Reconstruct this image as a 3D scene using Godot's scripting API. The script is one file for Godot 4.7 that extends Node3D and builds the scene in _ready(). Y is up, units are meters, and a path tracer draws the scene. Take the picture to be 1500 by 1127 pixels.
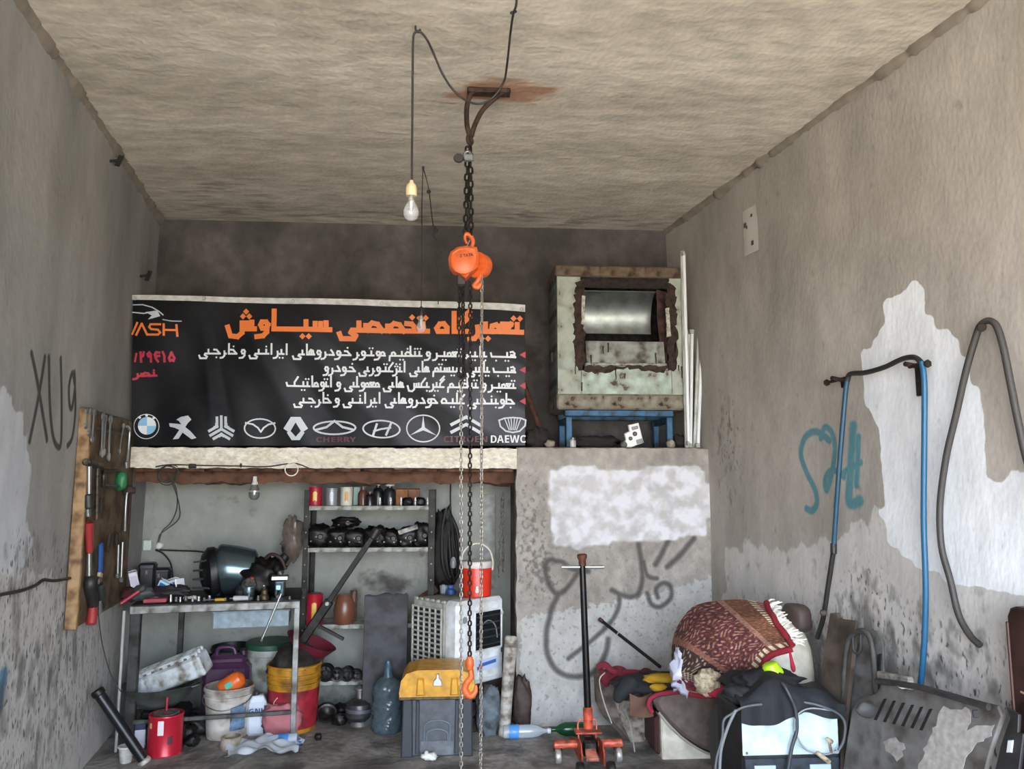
extends Node3D
# An old car workshop bay seen from its open front. y is up, -z is deeper into the bay, metres.

const FOCAL := 1130.0
const PITCH := 0.12549      # camera looks 7.19 degrees up
const YAW := 0.06981        # and 4 degrees to the right
const EYE := 1.6
const BACK := 5.89          # depth of the rear wall
const FRONT := 5.25         # depth of the ledge front
const ROOM_H := 3.6

var used := {}
var mats := {}
var rng := RandomNumberGenerator.new()

func _ready() -> void:
	# camera
	var cam := Camera3D.new()
	cam.name = "camera"
	cam.fov = rad_to_deg(2.0 * atan(563.5 / FOCAL))
	cam.position = Vector3(0, EYE, 0)
	cam.rotation = Vector3(PITCH, -YAW, 0)
	cam.near = 0.05
	cam.far = 100.0
	add_child(cam)
	cam.current = true
	# overcast sky seen through the open front behind the camera
	var env := Environment.new()
	var sky := Sky.new()
	var sm := ProceduralSkyMaterial.new()
	sm.sky_top_color = Color(0.75, 0.81, 0.90)
	sm.sky_horizon_color = Color(0.86, 0.89, 0.93)
	sm.ground_bottom_color = Color(0.5, 0.48, 0.45)
	sm.ground_horizon_color = Color(0.6, 0.58, 0.55)
	sm.sky_energy_multiplier = 1.5
	sm.ground_energy_multiplier = 1.0
	sky.sky_material = sm
	env.background_mode = Environment.BG_SKY
	env.sky = sky
	env.tonemap_mode = Environment.TONE_MAPPER_LINEAR
	env.tonemap_exposure = 8.2
	env.sdfgi_enabled = true
	env.ssao_enabled = true
	env.ssil_enabled = true
	var we := WorldEnvironment.new()
	we.name = "world_environment"
	we.environment = env
	add_child(we)

	# high sun over the roof: it lights the yard outside and does not reach into the bay
	var sun := DirectionalLight3D.new()
	sun.name = "sun"
	sun.rotation_degrees = Vector3(-58, 205, 0)
	sun.light_color = Color(1.0, 0.98, 0.95)
	sun.light_energy = 5.4
	sun.light_angular_distance = 2.0
	sun.shadow_enabled = true
	add_child(sun)

	make_textures()
	structure()
	build_banner()
	build_hoist()
	build_cords()
	build_small_fixings()
	build_swamp_cooler()
	build_ledge_things()
	build_right_wall_things()
	build_tool_board()
	build_bench()
	build_bench_things()
	build_under_bench()
	build_rack()
	build_alcove()
	build_jack()
	build_armchair()
	build_machine()
	build_panels()

# ---------------------------------------------------------------- measuring helpers
func ray(u: float, v: float) -> Vector3:
	var a := (u - 750.0) / FOCAL
	var b := -(v - 563.5) / FOCAL
	var y := b * cos(PITCH) + sin(PITCH)
	var d := cos(PITCH) - b * sin(PITCH)
	return Vector3(a * cos(YAW) + d * sin(YAW), y, -(d * cos(YAW) - a * sin(YAW)))

func V(u: float, v: float, depth: float) -> Vector3:
	var r := ray(u, v)
	return Vector3(0, EYE, 0) + r * (depth / -r.z)

func G(u: float, v: float, y := 0.0) -> Vector3:
	var r := ray(u, v)
	return Vector3(0, EYE, 0) + r * ((y - EYE) / r.y)

func left_x(depth: float) -> float:
	return -1.33 - 0.163 * depth

func right_x(depth: float) -> float:
	return 2.626 - 0.166 * depth

func WL(u: float, v: float, off := 0.0) -> Vector3:
	var r := ray(u, v)
	var t := (-1.33 + off * 1.0132) / (r.x + 0.163 * -r.z)
	return Vector3(0, EYE, 0) + r * t

func WR(u: float, v: float, off := 0.0) -> Vector3:
	var r := ray(u, v)
	var t := (2.626 - off * 1.0137) / (r.x + 0.166 * -r.z)
	return Vector3(0, EYE, 0) + r * t

# ---------------------------------------------------------------- naming helpers
func numbered(called: String) -> String:
	var n: int = used.get(called, 0)
	used[called] = n + 1
	return called if n == 0 else "%s_%03d" % [called, n]

func thing(called: String, label: String, category: String, at := Vector3.ZERO, turn := Vector3.ZERO, group := "") -> Node3D:
	var o := Node3D.new()
	o.name = numbered(called)
	add_child(o)
	o.position = at
	o.rotation_degrees = turn
	o.set_meta("label", label)
	o.set_meta("category", category)
	if group:
		o.set_meta("group", group)
	return o

func solo(called: String, label: String, category: String, mesh: Mesh, m: Material, at := Vector3.ZERO, turn := Vector3.ZERO, group := "") -> MeshInstance3D:
	var o := MeshInstance3D.new()
	o.name = numbered(called)
	o.mesh = mesh
	o.material_override = m
	add_child(o)
	o.position = at
	o.rotation_degrees = turn
	o.set_meta("label", label)
	o.set_meta("category", category)
	if group:
		o.set_meta("group", group)
	return o

func part(parent: Node3D, called: String, mesh: Mesh, m: Material, at := Vector3.ZERO, turn := Vector3.ZERO, label := "") -> MeshInstance3D:
	var o := MeshInstance3D.new()
	o.name = called
	o.mesh = mesh
	o.material_override = m
	parent.add_child(o, true)
	o.position = at
	o.rotation_degrees = turn
	if label:
		o.set_meta("label", label)
	return o

func struct(called: String, mesh: Mesh, m: Material, label: String, at := Vector3.ZERO) -> MeshInstance3D:
	var o := MeshInstance3D.new()
	o.name = called
	o.mesh = mesh
	o.material_override = m
	add_child(o)
	o.position = at
	o.set_meta("kind", "structure")
	o.set_meta("label", label)
	o.set_meta("category", called.split("_")[0])
	return o

# ---------------------------------------------------------------- materials
func mat(hex: String, rough := 0.7, metal := 0.0, tex := "", scale := 4.0) -> StandardMaterial3D:
	var key := "%s %s %s %s %s" % [hex, rough, metal, tex, scale]
	if mats.has(key):
		return mats[key]
	var m := StandardMaterial3D.new()
	m.albedo_color = Color.html(hex)
	m.roughness = rough
	m.metallic = metal
	if tex:
		m.albedo_texture = textures[tex]
		m.uv1_triplanar = true
		m.uv1_scale = Vector3.ONE * scale
	mats[key] = m
	return m

func glass(hex: String, alpha: float, rough := 0.08) -> StandardMaterial3D:
	var m := StandardMaterial3D.new()
	m.albedo_color = Color(Color.html(hex), alpha)
	m.roughness = rough
	m.transparency = BaseMaterial3D.TRANSPARENCY_ALPHA
	m.cull_mode = BaseMaterial3D.CULL_DISABLED
	return m

var textures := {}
func noise_tex(seed_: int, freq: float, octaves: int, stops: Array, size := 256) -> NoiseTexture2D:
	var n := FastNoiseLite.new()
	n.seed = seed_
	n.frequency = freq
	n.noise_type = FastNoiseLite.TYPE_SIMPLEX_SMOOTH
	n.fractal_octaves = octaves
	var g := Gradient.new()
	g.offsets = PackedFloat32Array(stops.map(func(s): return s[0]))
	g.colors = PackedColorArray(stops.map(func(s): return Color.html(s[1])))
	var t := NoiseTexture2D.new()
	t.width = size
	t.height = size
	t.seamless = true
	t.noise = n
	t.color_ramp = g
	return t

func make_textures() -> void:
	textures["mottle"] = noise_tex(3, 0.014, 5, [[0.1, "cbc6bf"], [0.5, "ebe8e4"], [0.8, "ffffff"]])
	textures["grime"] = noise_tex(5, 0.011, 5, [[0.0, "5f574e"], [0.25, "a79f95"], [0.45, "d8d3cc"], [0.8, "ffffff"]])
	textures["rust"] = noise_tex(8, 0.012, 5, [[0.0, "4a3528"], [0.13, "7d5a44"], [0.22, "c6c0b6"], [0.8, "ffffff"]])
	textures["grease"] = noise_tex(12, 0.014, 5, [[0.1, "5a5350"], [0.55, "a8a29e"], [0.9, "ffffff"]])
	textures["peel"] = noise_tex(15, 0.011, 6, [[0.0, "332b25"], [0.12, "5d4d40"], [0.17, "c9c5bb"], [0.5, "eeeee8"], [1.0, "ffffff"]])
	textures["weave"] = noise_tex(21, 0.16, 2, [[0.2, "9a9a9a"], [0.8, "ffffff"]])
	textures["wood"] = noise_tex(25, 0.012, 5, [[0.2, "9c8a74"], [0.5, "dccbb2"], [0.8, "fff4e2"]])

# ---------------------------------------------------------------- mesh helpers
func tri(st: SurfaceTool, a: Vector3, b: Vector3, c: Vector3, inside: Vector3) -> void:
	var n := (b - a).cross(c - a)
	st.add_vertex(a)
	if n.dot((a + b + c) / 3.0 - inside) > 0.0:
		st.add_vertex(c); st.add_vertex(b)
	else:
		st.add_vertex(b); st.add_vertex(c)

func quad(st: SurfaceTool, a: Vector3, b: Vector3, c: Vector3, d: Vector3, inside: Vector3) -> void:
	tri(st, a, b, c, inside)
	tri(st, a, c, d, inside)

func begin() -> SurfaceTool:
	var st := SurfaceTool.new()
	st.begin(Mesh.PRIMITIVE_TRIANGLES)
	st.set_smooth_group(-1)
	return st

func done(st: SurfaceTool) -> ArrayMesh:
	st.generate_normals()
	return st.commit()

# chamfered box centred on c
func box(sx: float, sy: float, sz: float, b := 0.004, c := Vector3.ZERO) -> ArrayMesh:
	var st := begin()
	box_into(st, sx, sy, sz, b, Transform3D(Basis(), c))
	return done(st)

func box_into(st: SurfaceTool, sx: float, sy: float, sz: float, b: float, t := Transform3D()) -> void:
	var h := Vector3(sx, sy, sz) * 0.5
	b = minf(b, minf(h.x, minf(h.y, h.z)) * 0.9)
	var o := t.origin
	for ax in 3:
		var p := (ax + 1) % 3
		var q := (ax + 2) % 3
		for s in [-1.0, 1.0]:
			var pts := []
			for k in [[-1, -1], [1, -1], [1, 1], [-1, 1]]:
				var w := Vector3.ZERO
				w[ax] = s * h[ax]
				w[p] = k[0] * (h[p] - b)
				w[q] = k[1] * (h[q] - b)
				pts.append(t * w)
			quad(st, pts[0], pts[1], pts[2], pts[3], o)
		for s in [[-1, -1], [1, -1], [1, 1], [-1, 1]]:   # the edges that run along ax
			var e := []
			for k in [[-1, 0], [1, 0], [1, 1], [-1, 1]]:
				var w := Vector3.ZERO
				w[ax] = k[0] * (h[ax] - b)
				w[p] = s[0] * (h[p] - (b if k[1] else 0.0))
				w[q] = s[1] * (h[q] - (0.0 if k[1] else b))
				e.append(t * w)
			quad(st, e[0], e[1], e[2], e[3], o)
	for i in 8:
		var s := Vector3(1 if i & 1 else -1, 1 if i & 2 else -1, 1 if i & 4 else -1)
		var w := s * h
		tri(st, t * (w - Vector3(0, s.y * b, s.z * b)), t * (w - Vector3(s.x * b, 0, s.z * b)), t * (w - Vector3(s.x * b, s.y * b, 0)), o)

# bar of square section from a to b
func bar(a: Vector3, b: Vector3, w: float, d: float, bevel := 0.003, up := Vector3.BACK) -> ArrayMesh:
	var st := begin()
	bar_into(st, a, b, w, d, bevel, up)
	return done(st)

func bar_into(st: SurfaceTool, a: Vector3, b: Vector3, w: float, d: float, bevel := 0.003, up := Vector3.BACK) -> void:
	var y := (b - a).normalized()
	if absf(y.dot(up)) > 0.95:
		up = Vector3.RIGHT
	var x := y.cross(up).normalized()
	box_into(st, w, (b - a).length(), d, bevel, Transform3D(Basis(x, y, x.cross(y)), (a + b) * 0.5))

# profile: Vector2(radius, height) from bottom to top, spun round y
func lathe(profile: Array, n := 28, t := Transform3D()) -> ArrayMesh:
	var st := begin()
	lathe_into(st, profile, n, t)
	return done(st)

func lathe_into(st: SurfaceTool, profile: Array, n := 28, t := Transform3D()) -> void:
	var band := 1
	for i in profile.size() - 1:
		var p: Vector2 = profile[i]
		var q: Vector2 = profile[i + 1]
		if i > 0:
			var o: Vector2 = profile[i - 1]
			if absf((p - o).angle_to(q - p)) > 0.6:
				band += 1
		st.set_smooth_group(band)
		for k in n:
			var a0 := TAU * k / n
			var a1 := TAU * (k + 1) / n
			var c0 := Vector3(cos(a0), 0, sin(a0))
			var c1 := Vector3(cos(a1), 0, sin(a1))
			var A := t * (c0 * p.x + Vector3(0, p.y, 0))
			var B := t * (c1 * p.x + Vector3(0, p.y, 0))
			var C := t * (c1 * q.x + Vector3(0, q.y, 0))
			var D := t * (c0 * q.x + Vector3(0, q.y, 0))
			if p.x > 0.0001:
				st.add_vertex(A); st.add_vertex(B); st.add_vertex(C)
			if q.x > 0.0001:
				st.add_vertex(A); st.add_vertex(C); st.add_vertex(D)
	st.set_smooth_group(-1)

# transform that lays the lathe's y axis from a to b
func along(a: Vector3, b: Vector3) -> Transform3D:
	var y := (b - a).normalized()
	var up := Vector3.BACK if absf(y.z) < 0.9 else Vector3.RIGHT
	var x := y.cross(up).normalized()
	return Transform3D(Basis(x, y, x.cross(y)), a)

func rod(a: Vector3, b: Vector3, r: float, n := 12, r2 := -1.0) -> ArrayMesh:
	var l := (b - a).length()
	var e := r if r2 < 0.0 else r2
	var c := minf(minf(r, e) * 0.25, l * 0.2)
	return lathe([Vector2(0, 0), Vector2(r - c, 0), Vector2(r, c), Vector2(e, l - c), Vector2(e - c, l), Vector2(0, l)], n, along(a, b))

func spline(pts: Array, k := 6) -> Array:
	var out := []
	for i in pts.size() - 1:
		var p0: Vector3 = pts[maxi(i - 1, 0)]
		var p1: Vector3 = pts[i]
		var p2: Vector3 = pts[i + 1]
		var p3: Vector3 = pts[mini(i + 2, pts.size() - 1)]
		for j in k:
			out.append(p1.cubic_interpolate(p2, p0, p3, float(j) / k))
	out.append(pts[-1])
	return out

func tube(pts: Array, r, n := 8) -> ArrayMesh:
	var st := begin()
	tube_into(st, pts, r, n)
	return done(st)

func tube_into(st: SurfaceTool, pts: Array, r, n := 8) -> void:
	st.set_smooth_group(1)
	var rings := []
	var x := Vector3.ZERO
	for i in pts.size():
		var d: Vector3 = (pts[mini(i + 1, pts.size() - 1)] - pts[maxi(i - 1, 0)]).normalized()
		if x == Vector3.ZERO:
			x = d.cross(Vector3.UP if absf(d.y) < 0.9 else Vector3.RIGHT).normalized()
		else:
			x = (x - d * x.dot(d)).normalized()
		var y := d.cross(x)
		var rr: float = r[i] if r is Array else r
		var ring := []
		for k in n:
			ring.append(pts[i] + (x * cos(TAU * k / n) + y * sin(TAU * k / n)) * rr)
		rings.append(ring)
	for i in rings.size() - 1:
		var mid: Vector3 = (pts[i] + pts[i + 1]) * 0.5
		for k in n:
			var k2 := (k + 1) % n
			quad(st, rings[i][k], rings[i][k2], rings[i + 1][k2], rings[i + 1][k], mid)
	st.set_smooth_group(-1)
	for e in [0, rings.size() - 1]:
		var inner: Vector3 = pts[1] if e == 0 else pts[-2]
		for k in n:
			tri(st, pts[e], rings[e][k], rings[e][(k + 1) % n], inner)

# polygon in xy pulled out to thickness d about z = 0, edges chamfered by b
func slab(poly: Array, d: float, b := 0.0) -> ArrayMesh:
	var st := begin()
	slab_into(st, poly, d, b)
	return done(st)

func slab_into(st: SurfaceTool, poly: Array, d: float, b := 0.0, t := Transform3D()) -> void:
	var pp := PackedVector2Array(poly)
	if not Geometry2D.is_polygon_clockwise(pp):
		pp.reverse()
	var inner := pp
	if b > 0.0:
		var off := Geometry2D.offset_polygon(pp, -b, Geometry2D.JOIN_MITER)
		if off.size() == 1 and off[0].size() == pp.size():
			var best := 0
			for i in pp.size():
				if off[0][i].distance_squared_to(pp[0]) < off[0][best].distance_squared_to(pp[0]):
					best = i
			inner = PackedVector2Array()
			for i in pp.size():
				inner.append(off[0][(best + i) % pp.size()])
			if not Geometry2D.is_polygon_clockwise(inner):
				inner.reverse()
		else:
			b = 0.0
	var idx := Geometry2D.triangulate_polygon(inner)
	var h := d * 0.5
	for s in [-1.0, 1.0]:
		for i in range(0, idx.size(), 3):
			var q := []
			for k in 3:
				var w := inner[idx[i + k]]
				q.append(t * Vector3(w.x, w.y, s * h))
			tri(st, q[0], q[1], q[2], (q[0] + q[1] + q[2]) / 3.0 - t.basis.z * s)
	for i in pp.size():
		var j := (i + 1) % pp.size()
		var e := (pp[j] - pp[i]).normalized()
		var out := Vector3(-e.y, e.x, 0)
		var ins: Vector3 = t * (Vector3((pp[i].x + pp[j].x) * 0.5, (pp[i].y + pp[j].y) * 0.5, 0) - out)
		quad(st, t * Vector3(pp[i].x, pp[i].y, h - b), t * Vector3(pp[j].x, pp[j].y, h - b), t * Vector3(pp[j].x, pp[j].y, -h + b), t * Vector3(pp[i].x, pp[i].y, -h + b), ins)
		if b > 0.0:
			for s in [-1.0, 1.0]:
				quad(st, t * Vector3(pp[i].x, pp[i].y, s * (h - b)), t * Vector3(pp[j].x, pp[j].y, s * (h - b)), t * Vector3(inner[j].x, inner[j].y, s * h), t * Vector3(inner[i].x, inner[i].y, s * h), ins)

# closed bumpy body: superellipsoid with noise
func lump(rx: float, ry: float, rz: float, amp := 0.15, freq := 2.0, seed_ := 1, square := 1.0, nu := 20, nv := 12) -> ArrayMesh:
	var n := FastNoiseLite.new()
	n.seed = seed_
	n.frequency = freq
	var st := begin()
	st.set_smooth_group(1)
	var pts := []
	for j in nv + 1:
		var row := []
		var ph := PI * j / nv - PI * 0.5
		for i in nu:
			var th := TAU * i / nu
			var d := Vector3(sgnpow(cos(ph), square) * sgnpow(cos(th), square), sgnpow(sin(ph), square), sgnpow(cos(ph), square) * sgnpow(sin(th), square))
			var k := 1.0 + amp * n.get_noise_3dv(d)
			row.append(Vector3(d.x * rx, d.y * ry, d.z * rz) * k)
		pts.append(row)
	for j in nv:
		for i in nu:
			var i2 := (i + 1) % nu
			if j > 0:
				tri(st, pts[j][i], pts[j][i2], pts[j + 1][i2], Vector3.ZERO)
			if j < nv - 1:
				tri(st, pts[j][i], pts[j + 1][i2], pts[j + 1][i], Vector3.ZERO)
			else:
				tri(st, pts[j][i], pts[j][i2], pts[j + 1][0], Vector3.ZERO)
	return done(st)

func sgnpow(a: float, e: float) -> float:
	return signf(a) * pow(absf(a), e)

# sheet with thickness; shape(s, t) -> Vector3 for s, t in 0..1, with uv
func sheet(nx: int, ny: int, shape: Callable, thick: float) -> ArrayMesh:
	var st := begin()
	var top := []
	for j in ny + 1:
		var row := []
		for i in nx + 1:
			row.append(shape.call(float(i) / nx, float(j) / ny))
		top.append(row)
	var nor := []
	for j in ny + 1:
		var row := []
		for i in nx + 1:
			var du: Vector3 = top[j][mini(i + 1, nx)] - top[j][maxi(i - 1, 0)]
			var dv: Vector3 = top[mini(j + 1, ny)][i] - top[maxi(j - 1, 0)][i]
			row.append(dv.cross(du).normalized())
		nor.append(row)
	for side in 2:
		st.set_smooth_group(side + 1)
		for j in ny:
			for i in nx:
				var ids := [[i, j], [i + 1, j], [i + 1, j + 1], [i, j + 1]]
				for f in ([0, 1, 2, 0, 2, 3] if side == 0 else [0, 2, 1, 0, 3, 2]):
					var a: int = ids[f][0]
					var b: int = ids[f][1]
					st.set_uv(Vector2(float(a) / nx, float(b) / ny))
					st.add_vertex(top[b][a] - nor[b][a] * (thick * side))
	st.set_smooth_group(-1)
	var rim := []
	for i in nx: rim.append([i, 0, i + 1, 0])
	for j in ny: rim.append([nx, j, nx, j + 1])
	for i in nx: rim.append([nx - i, ny, nx - i - 1, ny])
	for j in ny: rim.append([0, ny - j, 0, ny - j - 1])
	for e in rim:
		var A: Vector3 = top[e[1]][e[0]]
		var B: Vector3 = top[e[3]][e[2]]
		var A2: Vector3 = A - nor[e[1]][e[0]] * thick
		var B2: Vector3 = B - nor[e[3]][e[2]] * thick
		st.set_uv(Vector2(float(e[0]) / nx, float(e[1]) / ny))
		for w in [A, B2, B, A, A2, B2]:
			st.add_vertex(w)
	return done(st)

# quadrilateral surface with uv, split into a grid
func plane4(a: Vector3, b: Vector3, c: Vector3, d: Vector3, nx := 1, ny := 1, bump = null) -> ArrayMesh:
	var f := func(s, t):
		var p: Vector3 = a.lerp(b, s).lerp(d.lerp(c, s), t)
		return p + bump.call(s, t) if bump else p
	return sheet(nx, ny, f, 0.12)

func join(list: Array) -> ArrayMesh:
	var st := SurfaceTool.new()
	st.begin(Mesh.PRIMITIVE_TRIANGLES)
	for e in list:
		st.append_from(e[0], 0, e[1] if e.size() > 1 else Transform3D())
	return st.commit()

func tf(at: Vector3, turn := Vector3.ZERO, scale := Vector3.ONE) -> Transform3D:
	return Transform3D(Basis.from_euler(turn * (PI / 180.0)).scaled_local(scale), at)

func ring(r: float, wire: float, n := 24, arc := TAU) -> Array:
	var out := []
	for i in n + 1:
		out.append(Vector3(cos(arc * i / n) * r, sin(arc * i / n) * r, 0))
	return out

# ---------------------------------------------------------------- painted wall pictures (plaster, stains, paint, graffiti)
func noise_bytes(w: int, h: int, seed_: int, fx: float, fy: float, octaves: int) -> PackedByteArray:
	var n := FastNoiseLite.new()
	n.seed = seed_
	n.noise_type = FastNoiseLite.TYPE_SIMPLEX_SMOOTH
	n.fractal_octaves = octaves
	var f := maxf(fx, fy)
	n.frequency = f
	var ww := maxi(8, int(w * fx / f))
	var hh := maxi(8, int(h * fy / f))
	var im := n.get_image(ww, hh)
	if ww != w or hh != h:
		im.resize(w, h, Image.INTERPOLATE_CUBIC)
	return im.get_data()

func poly_bytes(w: int, h: int, poly: Array, blur := 1) -> PackedByteArray:
	var k := 4
	var ww := w / k
	var hh := h / k
	var pp := PackedVector2Array()
	var lo := Vector2(9e9, 9e9)
	var hi := -lo
	for p in poly:
		var q := Vector2(p.x * ww, p.y * hh)
		pp.append(q)
		lo = lo.min(q)
		hi = hi.max(q)
	var d := PackedByteArray()
	d.resize(ww * hh)
	for y in range(maxi(0, int(lo.y)), mini(hh, int(hi.y) + 2)):
		for x in range(maxi(0, int(lo.x)), mini(ww, int(hi.x) + 2)):
			if Geometry2D.is_point_in_polygon(Vector2(x + 0.5, y + 0.5), pp):
				d[y * ww + x] = 255
	var im := Image.create_from_data(ww, hh, false, Image.FORMAT_L8, d)
	for i in blur:
		im.resize(maxi(4, ww / 3), maxi(4, hh / 3), Image.INTERPOLATE_BILINEAR)
		im.resize(ww, hh, Image.INTERPOLATE_CUBIC)
	im.resize(w, h, Image.INTERPOLATE_CUBIC)
	return im.get_data()

func stroke_bytes(w: int, h: int, strokes: Array, soft: float) -> PackedByteArray:
	var d := PackedByteArray()
	d.resize(w * h)
	for s in strokes:
		var pts: Array = s[0]
		var r: float = s[1] * w
		var line := []
		for p in pts:
			line.append(Vector3(p.x * w, p.y * h, 0))
		line = spline(line, 5)
		for i in line.size() - 1:
			var a: Vector3 = line[i]
			var b: Vector3 = line[i + 1]
			var steps := maxi(1, int(a.distance_to(b) / maxf(r * 0.35, 0.7)))
			for k in steps:
				var c := a.lerp(b, float(k) / steps)
				for y in range(maxi(0, int(c.y - r)), mini(h, int(c.y + r) + 2)):
					for x in range(maxi(0, int(c.x - r)), mini(w, int(c.x + r) + 2)):
						var q := clampf((1.0 - Vector2(x - c.x, y - c.y).length() / r) / soft, 0.0, 1.0)
						var at := y * w + x
						var v := int(q * 255.0)
						if v > d[at]:
							d[at] = v
	return d

# dirt: [x, y, rx, ry, amount] patches, all 0..1 of the picture
func dirt_bytes(w: int, h: int, floor_: float, patches: Array) -> PackedByteArray:
	var n := 96
	var d := PackedByteArray()
	d.resize(n * n)
	for y in n:
		for x in n:
			var v := floor_
			for p in patches:
				var q := Vector2((x / float(n) - p[0]) / p[2], (y / float(n) - p[1]) / p[3]).length_squared()
				if q < 4.0:
					v += p[4] * exp(-q * 1.4)
			d[y * n + x] = int(clampf(v, 0.0, 1.0) * 255.0)
	var im := Image.create_from_data(n, n, false, Image.FORMAT_L8, d)
	im.resize(w, h, Image.INTERPOLATE_CUBIC)
	return im.get_data()

# cfg: base, tone (two colours), blotch / streak / grain amounts, dirt patches, dirt colour, paints [{poly, color, rag, blur, cover}], inks [{strokes, color, soft, cover}]
func wall_material(w: int, h: int, cfg: Dictionary) -> StandardMaterial3D:
	var sd: int = cfg.get("seed", 1)
	var fx: float = cfg.get("fx", 0.012)
	var fy: float = cfg.get("fy", 0.006)
	var n1 := noise_bytes(w, h, sd, fx * 0.4, fy * 0.4, 4)
	var n2 := noise_bytes(w, h, sd + 1, fx * 2.5, fy * 2.0, 4)
	var n3 := noise_bytes(w, h, sd + 2, 0.13, cfg.get("gy", 0.12), 3)
	var n4 := noise_bytes(w, h, sd + 3, cfg.get("dx", 0.03), cfg.get("dy", 0.02), 5)
	var dirt := dirt_bytes(w, h, cfg.get("dirt_floor", 0.1), cfg.get("dirt", []))
	var base: Color = cfg.base
	var tone: Color = cfg.tone
	var dc: Color = cfg.get("dirt_color", Color.html("3a3632"))
	var layers := []
	for p in cfg.get("paints", []):
		layers.append([poly_bytes(w, h, p.poly, p.get("blur", 1)), p.color, p.get("rag", 90.0), p.get("edge", 20.0), p.get("cover", 0.95), p.get("worn", 0.0)])
	for p in cfg.get("inks", []):
		layers.append([stroke_bytes(w, h, p.strokes, p.get("soft", 0.4)), p.color, 0.0, -1.0, p.get("cover", 0.9), 0.0])
	var streak: float = cfg.get("streak", 0.25)
	var grain: float = cfg.get("grain", 0.1)
	var nick: float = cfg.get("nick", 0.0)
	var out := PackedByteArray()
	out.resize(w * h * 3)
	var hgt := PackedByteArray()
	hgt.resize(w * h)
	var nl := layers.size()
	for i in w * h:
		var a := n1[i] / 255.0
		var b := n2[i] / 255.0
		var g := n3[i] / 255.0
		var k := clampf((a - 0.5) * 1.6 + 0.5, 0.0, 1.0)
		var m := 1.0 + streak * (b - 0.5) + grain * (g - 0.5)
		var r := (base.r + (tone.r - base.r) * k) * m
		var gr := (base.g + (tone.g - base.g) * k) * m
		var bl := (base.b + (tone.b - base.b) * k) * m
		var hh := 0.5 + 0.3 * (b - 0.5) + 0.25 * (g - 0.5)
		for l in nl:
			var ly: Array = layers[l]
			var v: float = ly[0][i]
			if v > 3.0:
				var c := 0.0
				if ly[3] < 0.0:
					c = v / 255.0 * (0.8 + 0.2 * g)
				else:
					c = clampf((v - 128.0 + (n4[i] - 128.0) * ly[2] / 128.0) / ly[3] + 0.5, 0.0, 1.0)
					if ly[5] > 0.0:
						c *= clampf(1.0 - ly[5] * clampf((b - 0.5) * 4.0 + 0.3, 0.0, 1.0), 0.0, 1.0)
				c *= ly[4]
				if c > 0.0:
					var col: Color = ly[1]
					var mm := 0.94 + 0.12 * b
					r += (col.r * mm - r) * c
					gr += (col.g * mm - gr) * c
					bl += (col.b * mm - bl) * c
		var dd := clampf((dirt[i] / 255.0 + n4[i] / 255.0 - 1.0) * 2.6, 0.0, 1.0) * 0.75
		dd *= 0.55 + 0.45 * b
		if g > 0.68:
			dd = maxf(dd, clampf((g - 0.68) * 8.0, 0.0, 1.0) * clampf(dirt[i] / 255.0 * 3.2 - 0.8, 0.0, 0.85) * nick)
		r += (dc.r - r) * dd
		gr += (dc.g - gr) * dd
		bl += (dc.b - bl) * dd
		out[i * 3] = clampi(int(r * 255.0), 0, 255)
		out[i * 3 + 1] = clampi(int(gr * 255.0), 0, 255)
		out[i * 3 + 2] = clampi(int(bl * 255.0), 0, 255)
		hgt[i] = clampi(int(hh * 255.0), 0, 255)
	var m := StandardMaterial3D.new()
	m.albedo_texture = ImageTexture.create_from_image(Image.create_from_data(w, h, false, Image.FORMAT_RGB8, out))
	var bump := Image.create_from_data(w, h, false, Image.FORMAT_L8, hgt)
	bump.convert(Image.FORMAT_RGBA8)
	bump.bump_map_to_normal_map(cfg.get("bump", 1.6))
	m.normal_enabled = true
	m.normal_texture = ImageTexture.create_from_image(bump)
	m.roughness = cfg.get("rough", 0.92)
	m.texture_repeat = false
	return m

const WALL_NEAR := 2.0      # the painted pictures of the side walls begin at this depth
func right_uv(u: float, v: float) -> Vector2:
	var p := WR(u, v)
	return Vector2(1.0 - (-p.z - WALL_NEAR) / (BACK - WALL_NEAR), 1.0 - p.y / ROOM_H)

func left_uv(u: float, v: float) -> Vector2:
	var p := WL(u, v)
	return Vector2((-p.z - WALL_NEAR) / (BACK - WALL_NEAR), 1.0 - p.y / ROOM_H)

func back_uv(u: float, v: float) -> Vector2:
	var p := V(u, v, BACK)
	return Vector2((p.x + 2.4) / 4.2, 1.0 - p.y / ROOM_H)

func part_uv(u: float, v: float) -> Vector2:
	var p := V(u, v, FRONT + 0.05)
	return Vector2((p.x - 0.40) / 1.36, 1.0 - p.y / 1.83)

func ceil_uv(u: float, v: float) -> Vector2:
	var p := G(u, v, ROOM_H)
	return Vector2((p.x + 2.4) / 4.8, (-p.z - 1.5) / 4.5)

func uvs(f: Callable, list: Array) -> Array:
	var out := []
	for i in range(0, list.size(), 2):
		out.append(f.call(list[i], list[i + 1]))
	return out

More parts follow.
